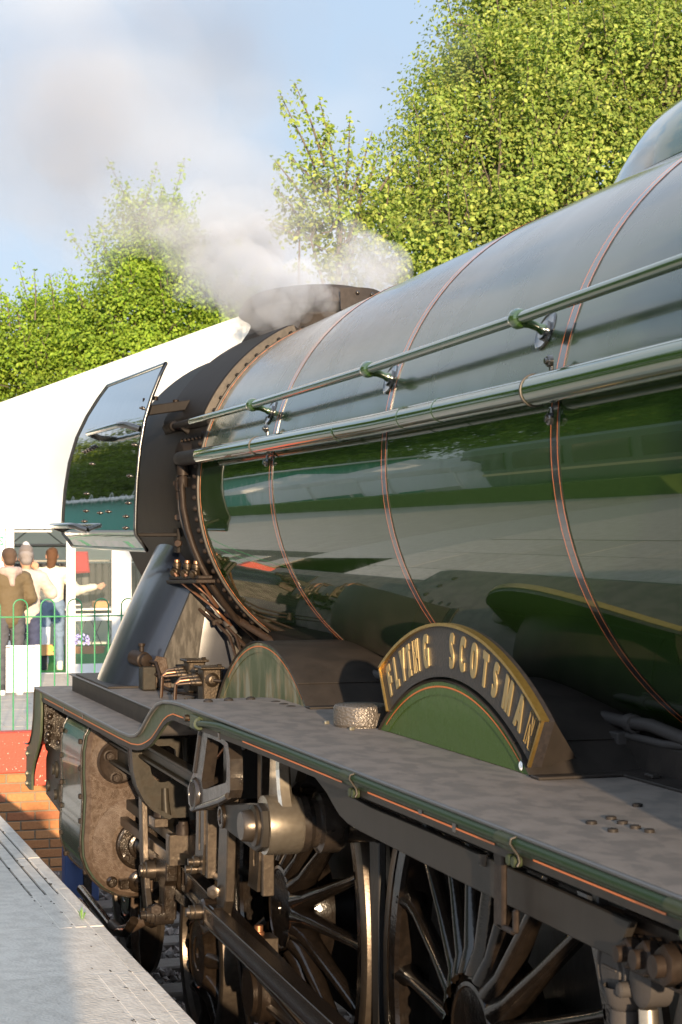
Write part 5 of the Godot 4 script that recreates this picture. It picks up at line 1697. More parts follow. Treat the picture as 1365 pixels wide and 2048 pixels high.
func build_wheels() -> void:
	for s0 in [0.0, -2.21, -4.42]:
		var w := branch("driving_wheel", loco)
		w.position = V(-0.82, 1.0, s0)
		var t := Mb.new()
		t.lathe(Vector3.ZERO, OUT, [[0.955, 0.0], [1.0, 0.0], [1.012, -0.006], [1.016, -0.02], [1.02, -0.09], [1.03, -0.1], [1.045, -0.108], [1.045, -0.13], [0.97, -0.14]], 96)
		put("tyre", t, M.steel, w)
		var r := Mb.new()
		r.lathe(Vector3.ZERO, OUT, [[0.885, -0.12], [0.883, -0.02], [0.893, -0.006], [0.95, -0.004], [0.956, -0.008], [0.956, -0.002]], 96)
		r.lathe(Vector3.ZERO, OUT, [[0.97, -0.14], [0.885, -0.135], [0.885, -0.12]], 96)
		put("rim", r, M.wheel, w)
		var h := Mb.new()
		h.lathe(Vector3.ZERO, OUT, [[0.25, -0.12], [0.245, -0.02], [0.225, 0.02], [0.21, 0.035], [0.185, 0.04], [0.178, 0.05], [0.165, 0.052], [0.16, 0.046], [0.03, 0.046], [0.028, 0.036], [0.0, 0.034]], 48)
		h.prism(P2([[-0.17, 0.05], [-0.15, -0.33], [-0.1, -0.44], [0.0, -0.48], [0.1, -0.44], [0.15, -0.33], [0.17, 0.05]]), Vector3.ZERO, SX, SY, Vector3.RIGHT, 0.08, -0.03, 0.02, true)
		put("hub", h, M.wheel, w)
		var sp := Mb.new()
		sp.tube([Vector3(0.0, 0.2, 0), Vector3(0.006, 0.28, 0), Vector3(0.021, 0.5, 0), Vector3(0.041, 0.78, 0), Vector3(0.047, 0.86, 0), Vector3(0.05, 0.9, 0)], [0.055, 0.036, 0.026, 0.023, 0.03, 0.05], 14, false)
		var sm := sp.mesh()
		for i in 20:
			many("spoke", sm, M.wheel, w, Transform3D(Basis(Vector3.RIGHT, TAU * (i + 0.0) / 20.0) * Basis.from_scale(Vector3(1.25, 1, 1)), Vector3.ZERO))
		var bw := Mb.new()   # crescent balance weight opposite the crank
		var o := []
		for i in 13:
			var a := deg_to_rad(-33.0 + 66.0 * i / 12.0)
			o.append(Vector2(sin(a) * 0.89, cos(a) * 0.89))
		o.append(Vector2(0.38, 0.68)); o.append(Vector2(0.0, 0.66)); o.append(Vector2(-0.38, 0.68))
		if s0 < -4.0:
			bw.prism(o, Vector3.ZERO, SX, SY, Vector3.RIGHT, 0.1, 0.0, 0.008)
			put("balance_weight", bw, M.wheel, w)
	for s0 in [1.676, 3.581]:
		var w := branch("bogie_wheel", loco)
		w.position = V(-0.82, 0.46, s0)
		var t := Mb.new()
		t.lathe(Vector3.ZERO, OUT, [[0.40, -0.03], [0.405, -0.004], [0.415, 0.0], [0.468, 0.0], [0.478, -0.006], [0.4825, -0.02], [0.487, -0.09], [0.5, -0.1], [0.512, -0.108], [0.512, -0.13], [0.42, -0.14], [0.40, -0.12], [0.40, -0.03]], 72)
		put("tyre", t, M.steel, w)
		var h := Mb.new()
		h.lathe(Vector3.ZERO, OUT, [[0.41, -0.085], [0.34, -0.082], [0.26, -0.06], [0.2, -0.02], [0.178, 0.008], [0.168, 0.014], [0.162, 0.009], [0.085, 0.012], [0.08, 0.007], [0.03, 0.009], [0.026, 0.0], [0.0, -0.002]], 48)
		put("hub", h, M.oily_brown, w)
		var sp := Mb.new()
		sp.tube([Vector3(0.02, 0.17, 0), Vector3(0.045, 0.24, 0), Vector3(0.062, 0.33, 0), Vector3(0.066, 0.41, 0)], [0.045, 0.032, 0.028, 0.045], 12, false)
		var sm := sp.mesh()
		for i in 10:
			many("spoke", sm, M.oily_brown, w, Transform3D(Basis(Vector3.RIGHT, TAU * (i + 0.5) / 10.0), Vector3.ZERO))
	# tapered brake hangers and plates between the drivers
	var b := Mb.new()
	side(P2([[-0.99, 1.44], [-1.10, 1.44], [-1.10, 0.2], [-1.06, 0.2]]), -0.80, -0.77, b, 0.004)
	side(P2([[-1.10, 1.44], [-1.28, 1.43], [-1.12, 1.26]]), -0.74, -0.72, b, 0.003)
	part("brake_hanger", b, M.frame_black)
	var b2 := Mb.new()
	b2.lathe(V(-0.84, 0.72, -1.03), OUT, [[0.03, 0.0], [0.03, 0.03], [0.02, 0.035], [0.0, 0.035]], 12)
	b2.box(V(-0.80, 0.6, -1.06), Vector3(0.05, 0.3, 0.05))
	part("brake_pin", b2, M.oily_brown)


func build_frames() -> void:
	var m := Mb.new()
	for x in [-0.56, 0.56]:
		side(P2([[3.7, 1.2], [3.7, 0.62], [1.2, 0.62], [0.9, 0.55], [-5.7, 0.55], [-5.7, 1.83], [0.3, 1.83], [0.6, 1.62], [3.5, 1.62]]), x - 0.015, x + 0.015, m, 0.0)
	part("main_frame", m, M.frame_black)
	var bo := Mb.new()
	side(P2([[4.0, 0.55], [4.0, 0.38], [1.3, 0.38], [1.3, 0.6], [2.4, 0.72], [2.9, 0.72]]), -0.60, -0.58, bo, 0.0)
	for s in [1.676, 3.581]:
		bo.tube([V(-0.7, 0.46, s), V(0.7, 0.46, s)], 0.08, 12)
	for s in [0.0, -2.21, -4.42]:
		bo.tube([V(-0.7, 1.0, s), V(0.7, 1.0, s)], 0.11, 12)
	part("bogie_frame", bo, M.frame_black)
	var st := Mb.new()   # dark stretchers and boxes that close the view between the frames
	st.box(V(-0.75, 1.6, -0.5), Vector3(0.36, 0.4, 0.04))
	st.box(V(-0.74, 1.5, 0.55), Vector3(0.36, 0.22, 0.05))
	st.box(V(0, 1.2, -3.0), Vector3(1.08, 1.1, 0.05))
	st.box(V(0, 1.2, 0.9), Vector3(1.08, 0.9, 0.05))
	st.box(V(-0.85, 1.72, 0.35), Vector3(0.6, 0.02, 0.5))
	part("frame_stretcher", st, M.frame_black)
	var ip := Mb.new()
	ip.tube([V(-0.95, 1.42, 0.9), V(-0.95, 1.52, 0.85), V(-0.9, 1.6, 0.8)], 0.008, 8)
	part("copper_pipe", ip, M.copper)
	var iv := Mb.new()
	for q in [[0.15, 1.72], [0.05, 1.69], [0.2, 1.68]]:
		iv.hexnut(V(-1.0, q[1], q[0]), V(-0.7, 0, -0.7), 0.028, 0.03)
		iv.dome(V(-1.02, q[1], q[0] - 0.02), V(-0.7, 0, -0.7), 0.014, 0.012)
	part("valve_fittings", iv, M.oily_brown)


# ================================================================ the place
func build_ground() -> void:
	var g := Mb.new()
	g.quad(V(-400, -0.22, -300), V(400, -0.22, -300), V(400, -0.22, 600), V(-400, -0.22, 600), Vector3.UP)
	setting("ground", g, M.grass)
	var b := Mb.new()
	b.quad(V(-1.48, -0.19, -40), V(3.2, -0.19, -40), V(3.2, -0.19, 7.95), V(-1.48, -0.19, 7.95), Vector3.UP)
	setting("track_bed", b, M.ballast)
	var tr := thing("railway_track", "oily railway track under the locomotive, rails on wooden sleepers", "railway track")
	for x in [-0.7525, 0.7525]:
		var r := Mb.new()
		r.prism(P2([[-0.035, -0.02], [-0.03, -0.016], [0.03, -0.016], [0.035, -0.02], [0.035, -0.05], [0.01, -0.06], [0.01, -0.13], [0.065, -0.14], [0.065, -0.15], [-0.065, -0.15], [-0.065, -0.14], [-0.01, -0.13], [-0.01, -0.06], [-0.035, -0.05]]), V(x, 0, -12), Vector3.RIGHT, SY, SX, 0.0, 19.5, 0.0)
		put("rail", r, M.rail, tr)
	var sl := Mb.new()
	sl.box(Vector3.ZERO, Vector3(2.5, 0.13, 0.25), Basis.IDENTITY, 0.012)
	var sm := sl.mesh()
	for i in 20:
		many("sleeper", sm, M.sleeper, tr, Transform3D(Basis(Vector3.UP, rng.randf_range(-0.01, 0.01)), V(0, -0.21 + 0.0, -6.0 + i * 0.68)))
	# loose ballast
	var st := Mb.new()
	var pts := [Vector3(1, 0.1, 0.2), Vector3(-0.9, 0.0, 0.3), Vector3(0.1, 0.8, -0.2), Vector3(0.0, -0.7, 0.1), Vector3(0.2, 0.2, 0.9), Vector3(-0.2, 0.1, -1.0)]
	for f in [[0, 2, 4], [2, 1, 4], [1, 3, 4], [3, 0, 4], [2, 0, 5], [1, 2, 5], [3, 1, 5], [0, 3, 5]]:
		st.flat(pts[f[0]], pts[f[1]], pts[f[2]], pts[f[0]] + pts[f[1]] + pts[f[2]])
	var xf := []
	var cc := []
	for i in 5200:
		var s := rng.randf_range(-1.0, 7.8)
		var x := rng.randf_range(-1.45, 1.5)
		var k := rng.randf_range(0.018, 0.042)
		var sleeper := fposmod(s + 6.0 + 0.34, 0.68) - 0.34
		if absf(sleeper) < 0.15 and absf(x) < 1.25:
			continue
		xf.append(Transform3D(Basis.from_euler(Vector3(rng.randf() * 6, rng.randf() * 6, rng.randf() * 6)).scaled(Vector3.ONE * k), V(x, -0.19 + rng.randf_range(0.0, 0.05), s)))
		var t := rng.randf()
		cc.append(Color(0.10 + 0.16 * t, 0.085 + 0.12 * t, 0.075 + 0.10 * t))
	var mm := _multi("ballast_stones", st.mesh(), M.stone, xf, cc)
	add_child(mm)
	mm.set_meta("kind", "stuff")
	tag(mm, "loose grey and brown ballast stones between the sleepers", "ballast")


func _multi(called: String, mesh: Mesh, m: Material, xf: Array, cc: Array) -> MultiMeshInstance3D:
	var mm := MultiMesh.new()
	mm.transform_format = MultiMesh.TRANSFORM_3D
	mm.use_colors = true
	mm.mesh = mesh
	mm.instance_count = xf.size()
	var buf := PackedFloat32Array()
	buf.resize(xf.size() * 16)
	var i := 0
	for t in xf:
		var b: Basis = t.basis
		var o: Vector3 = t.origin
		var c: Color = cc[i / 16]
		buf[i] = b.x.x; buf[i + 1] = b.y.x; buf[i + 2] = b.z.x; buf[i + 3] = o.x
		buf[i + 4] = b.x.y; buf[i + 5] = b.y.y; buf[i + 6] = b.z.y; buf[i + 7] = o.y
		buf[i + 8] = b.x.z; buf[i + 9] = b.y.z; buf[i + 10] = b.z.z; buf[i + 11] = o.z
		buf[i + 12] = c.r; buf[i + 13] = c.g; buf[i + 14] = c.b; buf[i + 15] = 1.0
		i += 16
	mm.buffer = buf
	var o := MultiMeshInstance3D.new()
	o.name = called
	o.multimesh = mm
	o.material_override = m
	return o


func build_platform() -> void:
	var h := 0.831
	var b := Mb.new()
	b.box(V(-5.5, 0.3, -12.3), Vector3(7.98, 1.0, 35.4), Basis.IDENTITY, 0.0)
	var body := setting("platform", b, M.joint)
	body.set_meta("label", "concrete station platform with a grooved edge beside the track")
	# edge slabs, each with two grooves, and the rows of slabs behind
	var rows := [[-1.484, -1.688], [-1.697, -2.297], [-2.303, -2.903], [-2.909, -3.5]]
	for r in rows.size():
		var x1: float = rows[r][0]
		var x0: float = rows[r][1]
		for k in range(-7, 6):
			var s0 := 2.57 + 0.94 * k + (0.03 * r)
			var L := 0.935
			if s0 > 4.9: continue
			var m := Mb.new()
			var th := 0.035
			var y := h - th * 0.5 + rng.randf_range(-0.0015, 0.0015)
			if r == 0:
				for seg in [[-1.484, -1.551], [-1.565, -1.614], [-1.628, -1.686]]:
					m.box(V((seg[0] + seg[1]) * 0.5, y, s0 + L * 0.5), Vector3(absf(seg[0] - seg[1]), th, L), Basis.IDENTITY, 0.0015 if seg[0] != -1.484 else 0.006)
				var gd := Mb.new()
				gd.box(V(-1.588, y - 0.006, s0 + L * 0.5), Vector3(0.2, th - 0.012, L - 0.004), Basis.IDENTITY, 0.001)
				put("groove_bed", gd, M.joint, body)
			else:
				m.box(V((x0 + x1) * 0.5, y, s0 + L * 0.5), Vector3(absf(x1 - x0), th, L), Basis.IDENTITY, 0.002)
			var o := put("paving_slab", m, M.concrete if (k + r) % 3 != 0 else M.concrete2, body)
	var far := Mb.new()
	far.box(V(-5.7, 0.815, -14.0), Vector3(8.3, 0.03, 31.0), Basis.IDENTITY, 0.0)
	far.box(V(-6.5, 0.815, 3.3), Vector3(5.95, 0.03, 4.0), Basis.IDENTITY, 0.0)
	put("platform_surface", far, M.concrete, body)
	var rp := Mb.new()
	rp.quad(V(-9.5, 0.83, 5.3), V(-2.6, 0.83, 5.3), V(-2.6, 0.662, 8.3), V(-9.5, 0.662, 8.3), Vector3.UP)
	put("ramp", rp, M.concrete2, body)
	# debris caught in the grooves, and a weed
	var d := Mb.new()
	for i in 60:
		var s := rng.randf_range(-1.2, 5.0)
		var x: float = [-1.558, -1.621, -1.692, -1.692][rng.randi() % 4]
		d.box(V(x + rng.randf_range(-0.006, 0.006), h - 0.001, s), Vector3(rng.randf_range(0.003, 0.008), 0.005, rng.randf_range(0.005, 0.03)), Basis(Vector3.UP, rng.randf() * 0.6), 0.001)
	var leafy := Mb.new()
	for q in [[-1.73, 0.7], [-1.74, 0.72], [-1.965, -0.25], [-1.975, -0.26]]:
		leafy.box(V(q[0], h + 0.002, q[1]), Vector3(0.03, 0.003, 0.012), Basis(Vector3.UP, rng.randf() * 3.0), 0.001)
	var dd := put("groove_debris", d, M.joint)
	dd.set_meta("kind", "stuff")
	tag(dd, "dark dirt and crumbs caught in the platform edge grooves", "debris")
	var wd := Mb.new()
	for i in 7:
		var a := TAU * i / 7.0 + 0.3
		var tip := Vector3(cos(a) * 0.03, 0.035 + 0.012 * (i % 3), sin(a) * 0.03)
		var sidev := Vector3(-sin(a), 0, cos(a)) * 0.004
		var p0 := Vector3(cos(a) * 0.004, 0.0, sin(a) * 0.004)
		var mid := (p0 + tip) * 0.5 + Vector3(0, 0.012, 0)
		wd.flat(p0, mid + sidev, mid - sidev, Vector3.UP); wd.flat(mid + sidev, tip, mid - sidev, Vector3.UP)
	var wl := mat("weed_green", lin(0.1, 0.2, 0.03), 0.6)
	var w := put("weed", wd, wl)
	w.position = V(-1.557, h - 0.004, 0.85)
	tag(w, "tiny green weed growing in the platform groove", "weed")
	# lower paving beyond the end wall
	var pv := Mb.new()
	pv.quad(V(-30, 0.655, 8.2), V(18, 0.655, 8.2), V(18, 0.655, 60), V(-30, 0.655, 60), Vector3.UP)
	var pave := setting("paving", pv, M.joint)
	var ps := Mb.new()
	ps.box(Vector3.ZERO, Vector3(0.595, 0.03, 0.595), Basis.IDENTITY, 0.003)
	var pm := ps.mesh()
	for i in range(-4, 5):
		for j in 17:
			many("paving_slab", pm, M.paving, pave, Transform3D(Basis.IDENTITY, V(0.1 + 0.6 * i + (0.3 if j % 2 else 0.0), 0.648 + rng.randf_range(-0.001, 0.001), 8.55 + 0.6 * j)))
	var rest := Mb.new()
	rest.quad(V(-30, 0.66, 8.2), V(-2.9, 0.66, 8.2), V(-2.9, 0.66, 60), V(-30, 0.66, 60), Vector3.UP)
	put("far_paving", rest, M.paving, pave)


func build_wall_and_fence() -> void:
	var w := thing("brick_wall", "orange brick end wall under the red beam at the end of the track", "wall")
	var core := Mb.new()
	core.box(V(0.2, 0.19, 8.09), Vector3(4.4, 0.84, 0.15), Basis.IDENTITY, 0.0)
	core.box(V(0.2, 0.19, 8.3), Vector3(4.4, 0.9, 0.3), Basis.IDENTITY, 0.0)
	put("mortar_core", core, M.mortar, w)
	var bk := Mb.new()
	bk.box(Vector3.ZERO, Vector3(0.221, 0.066, 0.1), Basis.IDENTITY, 0.004)
	var bm := bk.mesh()
	for j in 11:
		for i in 15:
			var x := -1.75 + i * 0.233 + (0.1165 if j % 2 else 0.0)
			many("brick", bm, M["brick%d" % [0, 1, 1, 0, 2, 1, 3, 0][rng.randi() % 8]], w, Transform3D(Basis.IDENTITY, V(x + rng.randf_range(-0.002, 0.002), 0.568 - j * 0.0775, 8.055 + rng.randf_range(-0.002, 0.002))))
	var c := Mb.new()
	c.box(V(0.2, 0.78, 8.06), Vector3(4.5, 0.335, 0.16), Basis.IDENTITY, 0.008)
	var rbm := put("red_beam", c, M.red)
	tag(rbm, "long red beam with flaking paint on top of the brick wall", "beam")
	# bow-top railing
	var f := thing("railing", "green bow top metal railing standing behind the red beam", "railing")
	var hp := Mb.new()
	var path := [Vector3(-0.0575, -0.1, 0), Vector3(-0.0575, 1.3, 0)]
	for i in 11:
		var a := PI - PI * i / 10.0
		path.append(Vector3(cos(a) * 0.0575, 1.313 + sin(a) * 0.0575, 0))
	path.append(Vector3(0.0575, 1.3, 0)); path.append(Vector3(0.0575, -0.1, 0))
	hp.tube(path, 0.0062, 10)
	var hm := hp.mesh()
	for i in range(-6, 16):
		many("hoop", hm, M.fence_green, f, Transform3D(Basis.IDENTITY, V(-0.8 + 0.2245 * i, 0.645, 8.17)))
	var r := Mb.new()
	r.box(V(0.4, 1.872, 8.184), Vector3(5.6, 0.012, 0.014), Basis.IDENTITY, 0.002)
	put("rail", r, M.fence_green, f)
	var bd := Mb.new()
	bd.box(V(-0.79, 1.445, 8.19), Vector3(0.25, 0.385, 0.006), Basis.IDENTITY, 0.001)
	bd.box(V(-0.655, 1.447, 8.197), Vector3(0.035, 0.385, 0.006), Basis.IDENTITY, 0.001)
	var board := put("notice_board", bd, M.white)
	tag(board, "blank white board tied to the green railing", "board")
	for x in [-0.90, -0.69]:
		var tie := Mb.new()
		tie.box(V(x, 1.625, 8.17), Vector3(0.03, 0.005, 0.035), Basis.IDENTITY, 0.001)
		put("cable_tie", tie, M.dark_inside, board)
	# blue buffer stop in front of the wall
	var bs := thing("buffer_stop", "blue painted buffer stop frame in front of the brick wall", "buffer stop")
	var p := Mb.new()
	p.box(V(-0.68, 0.04, 6.3), Vector3(0.14, 0.7, 0.14), Basis.IDENTITY, 0.008)
	put("post", p, M.blue, bs)
	var p2 := Mb.new()
	p2.box(V(-0.5, 0.04, 6.6), Vector3(0.12, 0.7, 0.1), Basis.IDENTITY, 0.008)
	put("post", p2, M.blue, bs)
	var p3 := Mb.new()
	p3.box(V(0.68, 0.04, 6.3), Vector3(0.14, 0.7, 0.14), Basis.IDENTITY, 0.008)
	put("post", p3, M.blue, bs)
	var p4 := Mb.new()
	p4.box(V(0, 0.26, 6.25), Vector3(1.4, 0.2, 0.1), Basis.IDENTITY, 0.008)
	put("cross_beam", p4, M.blue, bs)
	var p5 := Mb.new()
	p5.box(V(-0.6, 0.04, 6.15), Vector3(0.06, 0.7, 0.05), Basis.IDENTITY, 0.004)
	put("rust_strip", p5, M.oily_brown, bs)
	# lilac flower in the bed behind the fence
	var fl := thing("agapanthus", "single lilac globe flower on a tall stem behind the railing", "flower")
	var stem := Mb.new()
	stem.tube([V(-0.07, 0.66, 9.5), V(-0.066, 1.2, 9.5), V(-0.06, 1.56, 9.5)], 0.0045, 6)
	put("stem", stem, mat("stem_green", lin(0.16, 0.25, 0.05), 0.6), fl)
	var pet := mat("petal_lilac", lin(0.42, 0.40, 0.72), 0.6, 0.0, {"back": Color(0.4, 0.4, 0.6)})
	for i in 26:
		var g := float(i) / 26.0
		var th := TAU * i * 0.618
		var yy := -0.5 + 1.4 * g
		var rr := sqrt(maxf(0.0, 1.0 - yy * yy * 0.8)) * 0.05
		var fb := Mb.new()
		fb.lathe(Vector3.ZERO, Vector3.UP, [[0.002, 0.0], [0.006, 0.006], [0.012, 0.022], [0.006, 0.02], [0.0, 0.01]], 6)
		var d := Vector3(cos(th) * rr, yy * 0.05, sin(th) * rr)
		many("petal", fb.mesh(), pet, fl, Transform3D(Basis(Quaternion(Vector3.UP, (d + Vector3(0, 0.01, 0)).normalized())), V(-0.06, 1.59, 9.5) + d))


func _panel(called: String, x0: float, x1: float, y0: float, y1: float, s: float, th: float, m: Material, parent: Node, bev := 0.003) -> MeshInstance3D:
	var b := Mb.new()
	b.box(V((x0 + x1) * 0.5, (y0 + y1) * 0.5, s), Vector3(absf(x1 - x0), absf(y1 - y0), th), Basis.IDENTITY, bev)
	return put(called, b, m, parent)


func build_marquee() -> void:
	var S := 18.2
	var t := thing("marquee", "large white marquee with a glazed entrance behind the locomotive", "marquee")
	var ax := 3.9
	var ay := 5.63
	var slope := 0.381
	var lx := -3.0
	var rx := 10.8
	var g := Mb.new()   # gable sheet above the doors
	g.prism(P2([[lx, 2.65], [rx, 2.65], [rx, ay - (rx - ax) * slope], [ax + 0.12, ay - 0.03], [ax, ay], [ax - 0.12, ay - 0.03], [lx, ay - (ax - lx) * slope]]), V(0, 0, S), Vector3.RIGHT, SY, SX, 0.0, 0.03, 0.004)
	put("gable", g, M.white_pvc, t)
	var r := Mb.new()
	for e in [[lx, ay - (ax - lx) * slope], [rx, ay - (rx - ax) * slope]]:
		r.quad(V(ax, ay - 0.01, S + 0.03), V(ax, ay - 0.01, 34), V(e[0], e[1], 34), V(e[0], e[1], S + 0.03), Vector3.UP)
		r.quad(V(e[0], 0.66, S + 0.03), V(e[0], 0.66, 34), V(e[0], e[1], 34), V(e[0], e[1], S + 0.03), Vector3(signf(e[0]), 0, 0))
	put("roof", r, M.white_pvc, t)
	_panel("header_beam", lx, rx, 2.60, 2.65, S - 0.01, 0.07, M.white_frame, t)
	_panel("corner_post", 0.425, 0.53, 0.66, 2.598, S, 0.08, M.white_frame, t)
	_panel("side_wall", -3.0, 0.33, 0.66, 2.598, S + 0.02, 0.05, M.white_frame, t)
	_panel("exit_panel", 0.335, 0.42, 0.66, 2.598, S + 0.04, 0.03, M.white, t)
	var ex := _panel("exit_sign", 0.345, 0.388, 2.385, 2.50, S - 0.03, 0.012, M.exit_green, t, 0.002)
	var ar := Mb.new()   # running figure and arrow, white on green
	ar.box(V(0.372, 2.45, S - 0.038), Vector3(0.016, 0.05, 0.003), Basis(Vector3.BACK, 0.5), 0.0)
	ar.box(V(0.36, 2.415, S - 0.038), Vector3(0.03, 0.014, 0.003), Basis(Vector3.BACK, -0.6), 0.0)
	put("running_figure", ar, M.white, ex)
	# door leaf with two panes
	var d := branch("door", t)
	_panel("stile", 1.235, 1.356, 0.665, 2.598, S, 0.05, M.white_frame, d)
	_panel("stile", 1.853, 2.12, 0.665, 2.598, S, 0.05, M.white_frame, d)
	_panel("rail", 1.356, 1.853, 0.665, 0.78, S, 0.048, M.white_frame, d)
	_panel("rail", 1.356, 1.853, 1.36, 1.457, S, 0.048, M.white_frame, d)
	_panel("rail", 1.356, 1.853, 2.51, 2.598, S, 0.048, M.white_frame, d)
	_panel("pane", 1.356, 1.853, 1.457, 2.51, S, 0.006, M.glass, d, 0.001)
	_panel("pane", 1.356, 1.853, 0.78, 1.36, S, 0.006, M.glass, d, 0.001)
	var hd := Mb.new()
	hd.box(V(1.30, 1.55, S - 0.035), Vector3(0.035, 0.17, 0.012), Basis.IDENTITY, 0.004)
	hd.tube([V(1.30, 1.58, S - 0.04), V(1.30, 1.58, S - 0.075), V(1.33, 1.58, S - 0.078), V(1.42, 1.58, S - 0.075)], 0.009, 8)
	put("handle", hd, M.white_frame, d)
	_panel("window", 2.12, 3.0, 0.78, 2.598, S + 0.01, 0.008, M.glass, t, 0.001)
	_panel("side_wall", 3.0, rx, 0.66, 2.598, S + 0.02, 0.05, M.white_frame, t)
	_panel("threshold", 0.53, 2.12, 0.655, 0.668, S - 0.02, 0.16, M.white_frame, t)
	var cp := Mb.new()
	cp.quad(V(-2.9, 0.672, S + 0.06), V(10.7, 0.672, S + 0.06), V(10.7, 0.672, 33.9), V(-2.9, 0.672, 33.9), Vector3.UP)
	put("carpet", cp, M.carpet, t)
	_panel("back_wall", lx + 0.1, rx - 0.1, 0.67, 4.0, 24.5, 0.05, M.grey_inside, t)
	var tr := Mb.new()   # roof truss inside the door
	for y in [2.36, 2.68]:
		tr.tube([V(-2.0, y, 20.6), V(6.0, y, 20.6)], 0.025, 8)
	for i in 20:
		tr.tube([V(-2.0 + i * 0.4, 2.36 if i % 2 else 2.68, 20.6), V(-1.6 + i * 0.4, 2.68 if i % 2 else 2.36, 20.6)], 0.012, 6)
	put("truss", tr, M.truss, t)
	_panel("curtain_pole", 0.5, 1.06, 2.555, 2.585, S + 0.12, 0.03, M.white_frame, t, 0.006)
	# stall fittings seen through the doorway
	var rk := thing("clothes_rack", "dark clothes rack with black coats inside the marquee", "clothes rack")
	_panel("top_rail", 0.75, 2.85, 2.12, 2.15, 20.4, 0.03, M.truss, rk)
	for i in 20:
		var x := 0.85 + i * 0.1
		var b := Mb.new()
		b.prism(P2([[-0.03, 0.0], [0.03, 0.0], [0.05, -0.08], [0.05, -0.75], [-0.05, -0.72], [-0.05, -0.08]]), V(x, 2.1, 20.2), Vector3.RIGHT, SY, SX, 0.0, 0.4, 0.02)
		put("coat", b, M.dark_inside if i % 4 != 2 else mat("grey_coat", lin(0.1, 0.1, 0.1), 0.9), rk)
	for x in [0.75, 2.85]:
		_panel("upright", x - 0.015, x + 0.015, 0.68, 2.12, 20.4, 0.03, M.truss, rk)
	var rc := Mb.new()
	rc.prism(P2([[-0.12, 0.0], [0.12, 0.0], [0.15, -0.3], [-0.14, -0.32]]), V(1.66, 2.28, 19.6), Vector3.RIGHT, SY, SX, 0.0, 0.1, 0.03)
	var rj := put("red_garment", rc, M.red_cloth)
	tag(rj, "dark red garment hanging behind the upper door pane", "garment")
	var ps := _panel("poster_panel", 1.02, 1.18, 1.85, 2.2, 21.2, 0.02, M.grey_inside, null)
	tag(ps, "pale grey panel on the dark rack behind the woman", "panel")
	var tb := thing("display_table", "white topped display table behind the door glass", "table")
	_panel("table_top", 1.3, 2.5, 1.48, 1.51, 18.9, 0.5, M.white_frame, tb)
	for x in [1.36, 2.44]:
		_panel("leg", x - 0.02, x + 0.02, 0.68, 1.48, 18.9, 0.04, M.truss, tb)
	for k in 5:
		_brace(tb, 1.42 + 0.22 * k, 18.72)
	var o1 := _panel("wooden_tray", 1.72, 1.92, 1.512, 1.60, 18.85, 0.2, M.wood, null)
	tag(o1, "small orange wooden tray on the white display table", "tray")
	var o2 := _panel("dark_box", 1.42, 1.66, 1.512, 1.58, 18.85, 0.2, M.dark_inside, null)
	tag(o2, "low dark box on the white display table left of the tray", "box")
	var bin := Mb.new()
	bin.lathe(V(1.03, 1.02, 18.75), Vector3.UP, [[0.0, 0.0], [0.075, 0.0], [0.085, 0.24], [0.078, 0.24], [0.07, 0.01]], 20)
	var bn := put("white_bucket", bin, mat("bucket_white", lin(0.55, 0.6, 0.66), 0.5))
	tag(bn, "white bucket standing on the cardboard box in the doorway", "bucket")
	var cb := thing("cardboard_box", "open cardboard box with a hanging flap on a dark crate in the doorway", "box")
	_panel("box_body", 0.92, 1.12, 0.90, 1.02, 18.75, 0.24, M.card, cb)
	var fp := Mb.new()
	fp.prism(P2([[0.92, 1.0], [1.06, 1.0], [1.15, 0.885], [0.93, 0.875]]), V(0, 0, 18.58), Vector3.RIGHT, SY, SX, 0.0, 0.008, 0.001)
	put("flap", fp, M.card, cb)
	var gp := Mb.new()
	gp.prism(P2([[1.06, 1.02], [1.13, 1.0], [1.15, 0.93], [1.08, 0.94]]), V(0, 0, 18.57), Vector3.RIGHT, SY, SX, 0.0, 0.006, 0.001)
	put("printed_patch", gp, mat("patch_green", lin(0.2, 0.38, 0.06), 0.7), cb)
	var cr := _panel("dark_crate", 0.93, 1.05, 0.68, 0.90, 18.75, 0.22, M.dark_inside, null)
	tag(cr, "dark crate under the cardboard box in the doorway", "crate")
	var pt := Mb.new()
	pt.lathe(V(1.62, 0.9, 18.6), Vector3.UP, [[0.0, 0.0], [0.2, 0.0], [0.22, 0.09], [0.19, 0.09], [0.0, 0.08]], 22)
	var ptt := put("terracotta_tray", pt, M.wood)
	tag(ptt, "orange brown bowl behind the lower door pane", "bowl")


func _brace(parent: Node, x: float, s: float) -> void:
	var b := Mb.new()
	b.tube([V(x, 0.95, s), V(x + 0.2, 1.4, s)], 0.007, 6)
	b.tube([V(x + 0.2, 0.95, s + 0.02), V(x, 1.4, s + 0.02)], 0.007, 6)
	put("lattice", b, M.truss, parent)


